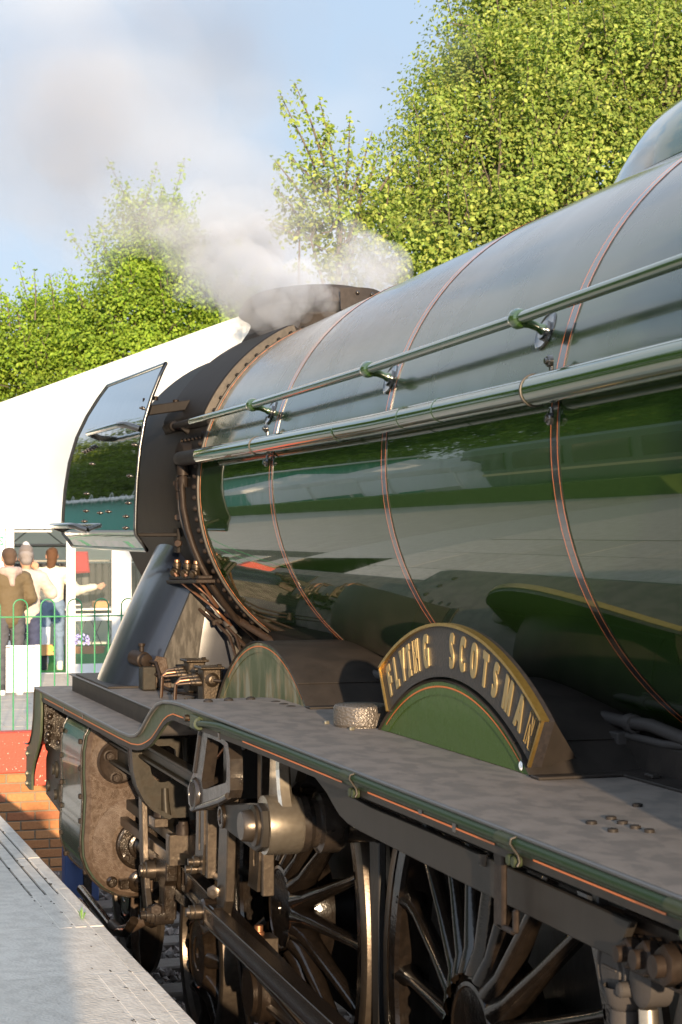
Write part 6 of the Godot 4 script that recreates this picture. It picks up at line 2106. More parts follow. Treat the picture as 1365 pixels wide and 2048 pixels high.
func build_left_side() -> void:
	# what the polished paint mirrors: across the platform to the left, ahead
	var tb := thing("teal_building", "long low teal boarded building across the platform", "building", V(-9.0, 0.66, 30))
	var b := Mb.new()
	b.box(Vector3(-1.5, 1.7, -45), Vector3(3.0, 3.4, 92.0), Basis.IDENTITY, 0.01)
	put("boarded_wall", b, M.teal, tb)
	var rf := Mb.new()
	rf.box(Vector3(-1.4, 3.47, -45), Vector3(3.5, 0.14, 92.6), Basis.IDENTITY, 0.02)
	put("roof", rf, M.white_frame, tb)
	var kw := thing("clipped_hedge", "low clipped green hedge across the platform", "hedge", V(-7.4, 0.66, 10))
	var k := Mb.new()
	k.box(Vector3(0, 0.4, -9), Vector3(0.3, 0.8, 20.0), Basis.IDENTITY, 0.01)
	put("foliage", k, M.grass, kw)
	var mk := thing("white_gazebo", "middle white gazebo tent across the platform", "gazebo", V(-9.4, 0.66, 22), "gazebos across the platform")
	for sx in [-1.4, 1.4]:
		for sz in [-1.4, 1.4]:
			var p := Mb.new()
			p.box(Vector3(sx, 1.05, sz), Vector3(0.05, 2.1, 0.05))
			put("leg", p, M.white_frame, mk)
	var tp := Mb.new()
	for e in [[Vector3(-1.5, 2.1, -1.5), Vector3(1.5, 2.1, -1.5)], [Vector3(1.5, 2.1, -1.5), Vector3(1.5, 2.1, 1.5)], [Vector3(1.5, 2.1, 1.5), Vector3(-1.5, 2.1, 1.5)], [Vector3(-1.5, 2.1, 1.5), Vector3(-1.5, 2.1, -1.5)]]:
		tp.flat(e[0], e[1], Vector3(0, 3.0, 0), Vector3.UP)
		var dn := Vector3(0, -0.3, 0)
		tp.quad(e[0], e[1], e[1] + dn, e[0] + dn, (e[0] + e[1]) * Vector3(1, 0, 1))
	put("canopy", tp, M.white_pvc, mk)
	var cu := Mb.new()
	cu.box(Vector3(0, 1.35, 1.45), Vector3(2.8, 1.3, 0.02), Basis.IDENTITY, 0.0)
	put("curtain", cu, M.white, mk)
	for q in [[16.6, "white gazebo tent nearest the grey green coach"], [27.5, "white gazebo tent farthest from the grey green coach"]]:
		var mk2: Node3D = mk.duplicate()
		mk2.name = "white_gazebo_001" if q[0] < 20.0 else "white_gazebo_002"
		add_child(mk2)
		mk2.position = V(-9.0, 0.66, q[0])
		tag(mk2, q[1], "gazebo", "gazebos across the platform")
	var gb := thing("grey_coach", "grey green coach parked across the platform", "coach", V(-9.2, 0.66, 11.5))
	var c := Mb.new()
	c.box(Vector3(0, 1.65, 0), Vector3(2.5, 2.7, 9.0), Basis.IDENTITY, 0.15)
	put("body", c, mat("coach_paint", lin(0.06, 0.1, 0.09), 0.3), gb)
	for i in 5:
		var wn := Mb.new()
		wn.box(Vector3(1.26, 2.1, -3.6 + i * 1.8), Vector3(0.02, 0.9, 1.5), Basis.IDENTITY, 0.005)
		put("window", wn, mat("coach_glass", lin(0.02, 0.025, 0.03), 0.1), gb)
	var sk := Mb.new()
	sk.box(Vector3(1.27, 1.4, 0), Vector3(0.02, 0.12, 8.8), Basis.IDENTITY, 0.004)
	put("pale_stripe", sk, mat("stripe_cream", lin(0.6, 0.5, 0.3), 0.4), gb)
	for z in [-3.0, 3.0]:
		for x in [-1.1, 1.1]:
			var wh := Mb.new()
			wh.lathe(Vector3(x, 0.45, z), Vector3.RIGHT, [[0.0, -0.13], [0.45, -0.13], [0.45, 0.13], [0.0, 0.13]], 20)
			put("wheel", wh, M.dark_inside, gb)


# ================================================================ people
# a solid from tapered bones: [a, b, radius at a, radius at b, depth factor, colour]
func solid(bones: Array, cell: float, k: float, rough := 0.0, sd := 1) -> Mb:
	var lo := Vector3(1e9, 1e9, 1e9)
	var hi := -lo
	for b in bones:
		var r: float = maxf(b[2], b[3]) + k
		lo = lo.min(b[0] - Vector3.ONE * r).min(b[1] - Vector3.ONE * r)
		hi = hi.max(b[0] + Vector3.ONE * r).max(b[1] + Vector3.ONE * r)
	var n := Vector3i(((hi - lo) / cell).ceil()) + Vector3i(3, 3, 3)
	var nx := n.x
	var ny := n.y
	var nz := n.z
	var f := PackedFloat32Array()
	f.resize(nx * ny * nz)
	f.fill(1.0)
	var own := PackedInt32Array()
	own.resize(nx * ny * nz)
	var ns := FastNoiseLite.new()
	ns.seed = sd; ns.frequency = 9.0; ns.fractal_octaves = 2
	for bi in bones.size():
		var b: Array = bones[bi]
		var A: Vector3 = b[0]
		var ab: Vector3 = b[1] - A
		var L := maxf(ab.length_squared(), 1e-8)
		var ra: float = b[2]
		var rbb: float = b[3]
		var iz: float = 1.0 / b[4]
		var R := maxf(ra, rbb) + k + cell * 2.0
		var l := Vector3i(((A.min(b[1]) - Vector3.ONE * R - lo) / cell).floor()).clamp(Vector3i.ZERO, n - Vector3i.ONE)
		var h := Vector3i(((A.max(b[1]) + Vector3.ONE * R - lo) / cell).ceil()).clamp(Vector3i.ZERO, n - Vector3i.ONE)
		for z in range(l.z, h.z + 1):
			for y in range(l.y, h.y + 1):
				var at := (z * ny + y) * nx
				for x in range(l.x, h.x + 1):
					var p := lo + Vector3(x, y, z) * cell - A
					var t := clampf(p.dot(ab) / L, 0.0, 1.0)
					var q := p - ab * t
					q.z *= iz
					var d := q.length() - lerpf(ra, rbb, t)
					var o := f[at + x]
					if d < o:
						own[at + x] = bi
					var hh := clampf(0.5 + 0.5 * (o - d) / k, 0.0, 1.0)
					f[at + x] = lerpf(o, d, hh) - k * hh * (1.0 - hh)
	if rough > 0.0:
		for z in nz:
			for y in ny:
				for x in nx:
					var i := (z * ny + y) * nx + x
					if absf(f[i]) < cell * 3.0:
						f[i] += ns.get_noise_3d(lo.x + x * cell, (lo.y + y * cell) * 1.6, lo.z + z * cell) * rough
	var m := Mb.new()
	var vid := {}
	var vs := []
	var vn := []
	var vc := []
	var grid := func(x: int, y: int, z: int) -> int: return (z * ny + y) * nx + x
	var corner := func(x: int, y: int, z: int) -> int:
		var key: int = grid.call(x, y, z)
		if vid.has(key):
			return vid[key]
		var s := Vector3()
		var cnt := 0
		for e in [[0, 0, 0, 1, 0, 0], [0, 1, 0, 1, 1, 0], [0, 0, 1, 1, 0, 1], [0, 1, 1, 1, 1, 1], [0, 0, 0, 0, 1, 0], [1, 0, 0, 1, 1, 0], [0, 0, 1, 0, 1, 1], [1, 0, 1, 1, 1, 1], [0, 0, 0, 0, 0, 1], [1, 0, 0, 1, 0, 1], [0, 1, 0, 0, 1, 1], [1, 1, 0, 1, 1, 1]]:
			var va: float = f[grid.call(x + e[0], y + e[1], z + e[2])]
			var vb: float = f[grid.call(x + e[3], y + e[4], z + e[5])]
			if (va < 0.0) != (vb < 0.0):
				var t := va / (va - vb)
				s += Vector3(x + e[0], y + e[1], z + e[2]).lerp(Vector3(x + e[3], y + e[4], z + e[5]), t)
				cnt += 1
		s = s / maxf(cnt, 1)
		var g := Vector3(f[grid.call(mini(x + 1, nx - 1), y, z)] - f[grid.call(maxi(x - 1, 0), y, z)], f[grid.call(x, mini(y + 1, ny - 1), z)] - f[grid.call(x, maxi(y - 1, 0), z)], f[grid.call(x, y, mini(z + 1, nz - 1))] - f[grid.call(x, y, maxi(z - 1, 0))])
		vid[key] = vs.size()
		vs.append(lo + s * cell); vn.append(g.normalized()); vc.append(bones[own[key]][5])
		return vid[key]
	for z in range(1, nz - 1):
		for y in range(1, ny - 1):
			for x in range(1, nx - 1):
				var i := (z * ny + y) * nx + x
				var a := f[i] < 0.0
				for ax in 3:
					var j: int = i + [1, nx, nx * ny][ax]
					if (f[j] < 0.0) == a:
						continue
					var q := []
					for w in [[-1, -1], [0, -1], [0, 0], [-1, 0]]:
						var c := [x, y, z]
						c[(ax + 1) % 3] += w[0]; c[(ax + 2) % 3] += w[1]
						q.append(corner.call(c[0], c[1], c[2]))
					var out: Vector3 = vn[q[0]] + vn[q[2]]
					m.col = vc[q[0]]
					m.tri(vs[q[0]], vs[q[1]], vs[q[2]], vn[q[0]], vn[q[1]], vn[q[2]])
					m.tri(vs[q[0]], vs[q[2]], vs[q[3]], vn[q[0]], vn[q[2]], vn[q[3]])
	return m


const SKIN := Color(0.42, 0.24, 0.17)


func _hand(bones: Array, wrist: Vector3, dir: Vector3, across: Vector3, skin: Color) -> void:
	var palm := wrist + dir * 0.085
	bones.append([wrist, palm, 0.024, 0.03, 0.7, skin])
	var lens := [0.062, 0.075, 0.07, 0.055]
	for i in 4:
		var base := palm + across * (0.027 - 0.018 * i)
		var mid: Vector3 = base + dir * lens[i] * 0.55 + dir.cross(across) * 0.008
		bones.append([base, mid, 0.0095, 0.0088, 1.0, skin])
		bones.append([mid, mid + dir * lens[i] * 0.45 + dir.cross(across) * 0.02, 0.0088, 0.007, 1.0, skin])
	var tb := wrist + dir * 0.03 + across * 0.024
	bones.append([tb, tb + dir * 0.035 + across * 0.022, 0.012, 0.01, 1.0, skin])
	bones.append([tb + dir * 0.035 + across * 0.022, tb + dir * 0.065 + across * 0.02, 0.01, 0.008, 1.0, skin])


# a standing figure that looks along +s; arms: [elbow, wrist] for left and right in the figure's own metres
func person(called: String, label: String, at: Vector3, h: float, turn: float, look: Dictionary, arms: Array, lean := 0.0) -> Node3D:
	var o := thing(called, label, "person", at)
	o.rotation.y = turn
	var k := h / 1.75
	var sk: Color = look.get("skin", SKIN)
	var v := func(x: float, y: float, z: float) -> Vector3: return Vector3(x, y, z) * k
	var hd: float = look.get("head_turn", 0.0)
	var hdir := Vector3(sin(hd), 0, -cos(hd))
	var hside := Vector3(cos(hd), 0, sin(hd))
	var neck: Vector3 = v.call(0, 1.46, -0.01)
	var hc: Vector3 = v.call(0, 1.635, -0.025)
	# one continuous body
	var b := []
	b.append([v.call(0, 0.95, 0), v.call(0, 1.12, 0), 0.135 * k, 0.125 * k, 0.72, sk])
	b.append([v.call(0, 1.12, 0), v.call(0, 1.34, 0), 0.125 * k, 0.15 * k, 0.7, sk])
	b.append([v.call(-0.13, 1.39, 0), v.call(0.13, 1.39, 0), 0.065 * k, 0.065 * k, 1.0, sk])
	b.append([v.call(0, 1.38, 0), neck + Vector3(0, 0.06, 0), 0.062 * k, 0.052 * k, 1.0, sk])
	b.append([hc + Vector3(0, -0.055, 0) * k + hdir * 0.02, hc + Vector3(0, 0.035, 0) * k, 0.068 * k, 0.083 * k, 1.12, sk])
	b.append([hc + Vector3(0, -0.08, 0) * k + hdir * 0.05, hc + Vector3(0, -0.05, 0) * k + hdir * 0.06, 0.04 * k, 0.045 * k, 1.0, sk])
	b.append([hc + hdir * 0.085 + Vector3(0, 0.005, 0), hc + hdir * 0.108 + Vector3(0, -0.025, 0), 0.012, 0.015, 1.0, sk])
	for e in [-1.0, 1.0]:
		b.append([hc + hside * e * 0.082 * k + Vector3(0, 0.015, 0), hc + hside * e * 0.086 * k + Vector3(0, -0.025, 0), 0.014, 0.01, 1.0, sk])
	for e in [-1.0, 1.0]:
		b.append([v.call(e * 0.09, 0.93, 0), v.call(e * 0.1, 0.5, -0.01), 0.085 * k, 0.056 * k, 1.0, sk])
		b.append([v.call(e * 0.1, 0.5, -0.01), v.call(e * 0.11, 0.09, 0.02), 0.056 * k, 0.04 * k, 1.0, sk])
		b.append([v.call(e * 0.11, 0.06, 0.03), v.call(e * 0.13, 0.035, -0.13), 0.04 * k, 0.03 * k, 1.0, sk])
		var a: Array = arms[0 if e < 0.0 else 1]
		var sh: Vector3 = v.call(e * 0.185, 1.40, 0)
		b.append([sh, a[0], 0.05 * k, 0.04 * k, 1.0, sk])
		b.append([a[0], a[1], 0.04 * k, 0.027 * k, 1.0, sk])
		var d: Vector3 = (a[1] - a[0]).normalized()
		var ac := d.cross(Vector3.BACK).normalized() if absf(d.z) < 0.9 else Vector3.RIGHT
		_hand(b, a[1], d, ac * e, sk)
	put("body", solid(b, 0.0105, 0.022), M.vertex, o)
	# jacket or sweater
	var jc: Color = look.top
	var hem: float = look.get("hem", 0.84)
	var fat: float = look.get("fat", 0.03)
	var j := []
	j.append([v.call(0, hem + 0.1, 0.0), v.call(0, 1.15, 0), (0.135 + fat * 1.4) * k, (0.132 + fat * 1.4) * k, 0.76, jc])
	j.append([v.call(0, 1.15, 0), v.call(0, 1.34, 0), (0.132 + fat * 1.3) * k, (0.15 + fat) * k, 0.74, jc])
	j.append([v.call(-0.135, 1.385, 0), v.call(0.135, 1.385, 0), (0.07 + fat) * k, (0.07 + fat) * k, 1.0, jc])
	if look.has("waist"):
		j.append([v.call(-0.07, hem + 0.02, 0), v.call(0.07, hem + 0.02, 0), (0.10 + fat) * k, (0.10 + fat) * k, 0.9, look.waist])
	for e in [-1.0, 1.0]:
		var a: Array = arms[0 if e < 0.0 else 1]
		var sh: Vector3 = v.call(e * 0.185, 1.395, 0)
		j.append([sh, a[0], (0.056 + fat) * k, (0.046 + fat) * k, 1.0, jc])
		j.append([a[0], a[0].lerp(a[1], 0.93), (0.046 + fat) * k, (0.032 + fat * 0.7) * k, 1.0, jc])
	put("jacket" if look.get("jacket", true) else "sweater", solid(j, 0.0125, 0.03, 0.010, int(at.x * 100.0)), M.vertex, o)
	var tc: Color = look.legs
	var t := []
	t.append([v.call(-0.05, 0.94, 0), v.call(0.05, 0.94, 0), 0.13 * k, 0.13 * k, 0.85, tc])
	for e in [-1.0, 1.0]:
		t.append([v.call(e * 0.088, 0.9, 0), v.call(e * 0.1, 0.5, -0.01), 0.102 * k, 0.074 * k, 1.0, tc])
		t.append([v.call(e * 0.1, 0.5, -0.01), v.call(e * 0.11, 0.09, 0.02), 0.074 * k, 0.062 * k, 1.0, tc])
	put("trousers", solid(t, 0.0135, 0.025, 0.012, 7), M.vertex, o)
	var sc: Color = look.get("shoes", Color(0.03, 0.03, 0.03))
	for e in [-1.0, 1.0]:
		var s := []
		s.append([v.call(e * 0.11, 0.055, 0.045), v.call(e * 0.125, 0.045, -0.11), 0.048 * k, 0.042 * k, 1.0, sc])
		s.append([v.call(e * 0.11, 0.1, 0.04), v.call(e * 0.11, 0.05, 0.03), 0.05 * k, 0.05 * k, 1.0, sc])
		s.append([v.call(e * 0.11, 0.016, 0.05), v.call(e * 0.127, 0.016, -0.13), 0.05 * k, 0.045 * k, 1.0, look.get("soles", Color(0.5, 0.5, 0.5))])
		put("shoe", solid(s, 0.012, 0.012), M.vertex, o)
	if look.has("hair"):
		var hh := []
		hh.append([hc + Vector3(0, 0.045, 0.018) * k, hc + Vector3(0, 0.05, -0.02) * k, 0.088 * k, 0.082 * k, 1.1, look.hair])
		hh.append([hc + Vector3(0, -0.02, 0.035) * k, hc + Vector3(0, 0.04, 0.03) * k, 0.074 * k, 0.08 * k, 1.0, look.hair])
		if look.get("long", false):
			hh.append([hc + Vector3(0, 0, 0.05) * k, hc + Vector3(-0.04, -0.34, 0.1) * k, 0.075 * k, 0.04 * k, 0.8, look.hair])
		put("hair", solid(hh, 0.011, 0.02, 0.008, 5), M.vertex, o)
	if look.has("hat"):
		var ht := []
		ht.append([hc + Vector3(0, 0.03, 0.008) * k, hc + Vector3(0, 0.085, 0.012) * k, 0.098 * k, 0.086 * k, 1.05, look.hat])
		ht.append([hc + Vector3(0, 0.1, 0.012) * k, hc + Vector3(0, 0.165, 0.014) * k, 0.074 * k, 0.042 * k, 1.0, look.get("hat_top", look.hat)])
		put("knitted_hat", solid(ht, 0.011, 0.02, 0.006, 9), M.vertex, o)
	if look.has("hood"):
		var ho := []
		for i in 7:
			var a0 := PI * (i / 6.0) * 1.1 - 0.15
			var a1 := PI * ((i + 1) / 6.0) * 1.1 - 0.15
			if i == 6: break
			ho.append([neck + Vector3(cos(a0) * 0.095, 0.02 + 0.0 * i, 0.02 + sin(a0) * 0.085) * k, neck + Vector3(cos(a1) * 0.095, 0.02, 0.02 + sin(a1) * 0.085) * k, 0.05 * k, 0.05 * k, 1.0, look.hood])
		ho.append([neck + Vector3(0, -0.0, 0.11) * k, neck + Vector3(0, -0.13, 0.125) * k, 0.06 * k, 0.035 * k, 0.8, look.hood])
		put("hood", solid(ho, 0.012, 0.03, 0.012, 3), M.vertex, o)
	return o


func build_people() -> void:
	var g := 0.664
	person("person", "person in an olive brown jacket with a pink grey hood, leftmost, seen from behind", V(0.04, g, 15.0), 1.70, 0.12,
		{"top": Color(0.10, 0.072, 0.038), "legs": Color(0.06, 0.06, 0.07), "hood": Color(0.34, 0.26, 0.23), "hair": Color(0.07, 0.04, 0.025), "fat": 0.03, "hem": 0.86, "shoes": Color(0.03, 0.03, 0.035), "soles": Color(0.6, 0.6, 0.6), "head_turn": 0.2},
		[[Vector3(-0.25, 1.12, 0.02), Vector3(-0.2, 0.95, -0.16)], [Vector3(0.245, 1.13, 0.03), Vector3(0.17, 0.98, -0.17)]])
	person("person", "person in a cream sweater and grey knitted hat holding a hand up to the face", V(0.27, g, 15.25), 1.70, -0.06,
		{"top": Color(0.45, 0.39, 0.33), "jacket": false, "legs": Color(0.035, 0.04, 0.085), "hat": Color(0.14, 0.12, 0.11), "hat_top": Color(0.5, 0.48, 0.46), "fat": 0.026, "hem": 0.88, "shoes": Color(0.02, 0.02, 0.025), "soles": Color(0.6, 0.6, 0.6), "skin": Color(0.46, 0.24, 0.15), "hair": Color(0.2, 0.18, 0.17)},
		[[Vector3(-0.27, 1.13, 0.02), Vector3(-0.22, 0.95, -0.2)], [Vector3(0.30, 1.17, -0.04), Vector3(0.14, 1.43, -0.12)]])
	person("person", "long haired person in cream top and blue jeans reaching out in the doorway", V(1.13, 0.672, 18.75), 1.66, -0.1,
		{"top": Color(0.66, 0.60, 0.48), "legs": Color(0.13, 0.19, 0.28), "hair": Color(0.075, 0.035, 0.015), "long": true, "fat": 0.025, "hem": 0.97, "shoes": Color(0.6, 0.58, 0.52)},
		[[Vector3(-0.24, 1.1, 0.03), Vector3(-0.22, 0.86, 0.0)], [Vector3(0.33, 1.08, -0.04), Vector3(0.60, 1.13, -0.1)]])
	# the people on the platform behind the camera whose long shadows lie across the slabs
	var cols := [["navy coat", Color(0.03, 0.04, 0.09)], ["grey coat", Color(0.15, 0.15, 0.16)], ["red anorak", Color(0.3, 0.03, 0.03)], ["green coat", Color(0.05, 0.1, 0.05)], ["black jacket", Color(0.02, 0.02, 0.02)], ["tan coat", Color(0.3, 0.2, 0.1)]]
	var spots := [[-3.75, -9.4], [-4.0, -10.6], [-4.25, -9.8], [-3.95, -11.9], [-4.6, -11.0], [-4.75, -12.4]]
	var first: Node3D = null
	for i in 6:
		var lbl: String = "person in a %s standing on the platform behind the camera" % cols[i][0]
		if first == null:
			first = person("person", lbl, V(spots[i][0], 0.831, spots[i][1]), 1.78, 0.3, {"top": cols[i][1], "legs": Color(0.04, 0.04, 0.05), "hair": Color(0.05, 0.03, 0.02), "fat": 0.05}, [[Vector3(-0.3, 1.12, 0.02), Vector3(-0.26, 0.9, -0.1)], [Vector3(0.3, 1.12, 0.02), Vector3(0.26, 0.9, -0.1)]])
		else:
			var c: Node3D = first.duplicate()
			c.name = "person_%03d" % (i + 3)
			add_child(c)
			c.position = V(spots[i][0], 0.831, spots[i][1])
			c.rotation.y = 0.5 * i
			tag(c, lbl, "person")
			for ch in c.get_children():
				if String(ch.name).begins_with("jacket"):
					ch.material_override = mat("coat_cloth", (cols[i][1] as Color).linear_to_srgb(), 0.9)


# ================================================================ trees
func leaf_mesh(fold := 0.25) -> Mesh:
	var m := Mb.new()
	var t := Vector3(0, 1.0, -0.12)
	var l := Vector3(-0.3, 0.42, fold * 0.4)
	var r := Vector3(0.3, 0.42, fold * 0.4)
	var l2 := Vector3(-0.22, 0.75, fold * 0.2)
	var r2 := Vector3(0.22, 0.75, fold * 0.2)
	var b := Vector3.ZERO
	var c := Vector3(0, 0.6, 0)
	for f in [[b, l, c], [l, l2, c], [l2, t, c], [b, c, r], [c, r2, r], [c, t, r2]]:
		m.flat(f[0], f[1], f[2], Vector3.BACK)
	return m.mesh()


func leaves_at(xf: Array, cc: Array, p: Vector3, out: Vector3, size: float, cols: Array) -> void:
	var n := (out * 1.15 + Vector3(rng.randf_range(-1, 1), rng.randf_range(-0.5, 1.3), rng.randf_range(-1, 1))).normalized()
	var up := Vector3(rng.randf_range(-1, 1), rng.randf_range(-1, 0.6), rng.randf_range(-1, 1))
	var x := up.cross(n)
	if x.length_squared() < 1e-4:
		return
	x = x.normalized()
	var y := n.cross(x)
	var s := size * rng.randf_range(0.65, 1.2)
	xf.append(Transform3D(Basis(x * s, y * s, n * s), p))
	var c: Color = cols[rng.randi() % cols.size()]
	cc.append(c * rng.randf_range(0.86, 1.12))


func shoot(xf: Array, cc: Array, a: Vector3, b: Vector3, n: int, size: float, cols: Array, spread := 0.09) -> void:
	for i in n:
		var t := float(i) / n
		var w := spread * (1.0 - 0.55 * t)
		var d := Vector3(rng.randfn(0, w), rng.randfn(0, w), rng.randfn(0, w))
		leaves_at(xf, cc, a.lerp(b, t) + d, d.normalized(), size, cols)


# lobes: [centre, radius]; a crown of leaf clumps on their surfaces, with shoots that break the outline
func tree(called: String, label: String, base: Vector3, trunk_r: float, lobes: Array, per_m2: float, leaves: int, clump: float, size: float, cols: Array, shoots: int, group := "", shoot_len := 0.7, extra := []) -> Node3D:
	var o := thing(called, label, "tree", Vector3.ZERO, group)
	var xf := []
	var cc := []
	var tw := Mb.new()
	var mid := Vector3()
	for l in lobes: mid += l[0]
	mid /= lobes.size()
	var fork := base.lerp(mid, 0.45)
	fork.x = lerpf(base.x, mid.x, 0.3); fork.z = lerpf(base.z, mid.z, 0.3)
	var tk := Mb.new()
	tk.tube([base, base.lerp(fork, 0.5) + Vector3(0.05, 0, 0.04), fork, mid], [trunk_r * 1.25, trunk_r, trunk_r * 0.85, trunk_r * 0.4], 10)
	put("trunk", tk, M.bark, o)
	for l in lobes:
		var C: Vector3 = l[0]
		var R: float = l[1]
		var lb := Mb.new()
		var st := fork.lerp(mid, rng.randf())
		var kn := st.lerp(C, 0.55) + Vector3(rng.randf_range(-0.2, 0.2), 0.25, rng.randf_range(-0.2, 0.2))
		lb.tube([st, kn, C], [trunk_r * 0.38, trunk_r * 0.22, trunk_r * 0.09], 7)
		for q in 5:
			var e := C + Vector3(rng.randf_range(-1, 1), rng.randf_range(-0.3, 1), rng.randf_range(-1, 1)).normalized() * R * 0.85
			lb.tube([kn.lerp(C, 0.7), C.lerp(e, 0.5) + Vector3(0, 0.08, 0), e], [trunk_r * 0.1, trunk_r * 0.06, trunk_r * 0.025], 5)
		put("limb", lb, M.bark, o)
		var cnt := int(4.0 * PI * R * R * per_m2)
		for i in cnt:
			var d := Vector3(rng.randfn(), rng.randfn() + 0.15, rng.randfn()).normalized()
			var p := C + d * R * pow(rng.randf_range(0.25, 1.08), 0.6)
			var inside := false
			for k in lobes:
				if k != l and p.distance_to(k[0]) < k[1] * 0.72:
					inside = true
					break
			if inside and rng.randf() < 0.8:
				continue
			var cr := clump * rng.randf_range(0.55, 1.35)
			var tone := rng.randf_range(0.5, 1.15)
			var from := cc.size()
			for w in int(leaves * rng.randf_range(0.5, 1.4)):
				var e := Vector3(rng.randfn(), rng.randfn() * 0.7, rng.randfn()).limit_length(1.9) * cr * 0.55
				leaves_at(xf, cc, p + e, (d + e.normalized() * 0.6).normalized(), size, cols)
			for w in range(from, cc.size()): cc[w] = cc[w] * tone
		for i in int(shoots * R):
			var d := Vector3(rng.randfn(), absf(rng.randfn()) * 0.9 + 0.1, rng.randfn()).normalized()
			var a := C + d * R * 0.85
			var b2 := a + (d * 0.5 + Vector3(rng.randfn() * 0.2, 0.75, rng.randfn() * 0.2)).normalized() * shoot_len * rng.randf_range(0.5, 1.2)
			shoot(xf, cc, a, b2, int(leaves * 0.5), size, cols)
			tw.tube([C.lerp(a, 0.6), a, b2], [0.012, 0.009, 0.003], 5)
	for s in extra:
		shoot(xf, cc, s[0], s[1], s[2], size, cols, s[3] if s.size() > 3 else 0.09)
		tw.tube([s[0], s[0].lerp(s[1], 0.5) + Vector3(0.02, 0.02, 0), s[1]], [0.018, 0.012, 0.004], 5)
	if tw.v.size() > 0:
		put("twigs", tw, M.bark, o)
	var f := _multi("foliage", leaf_mesh(), M.leaf, xf, cc)
	o.add_child(f)
	f.set_meta("kind", "stuff")
	return o


func W(px: float, py: float, s: float) -> Vector3:   # helper for laying out crowns: bearing and height seen from the camera, at distance s
	var yaw := 0.304 + atan((px - 682.5) / 3891.4)
	var d := s + 7.894
	var x := -3.076 + d * tan(yaw)
	return V(x, 2.592 + d / cos(yaw) * cos(yaw - 0.304) * ((1059.0 - py) / 3891.4), s)


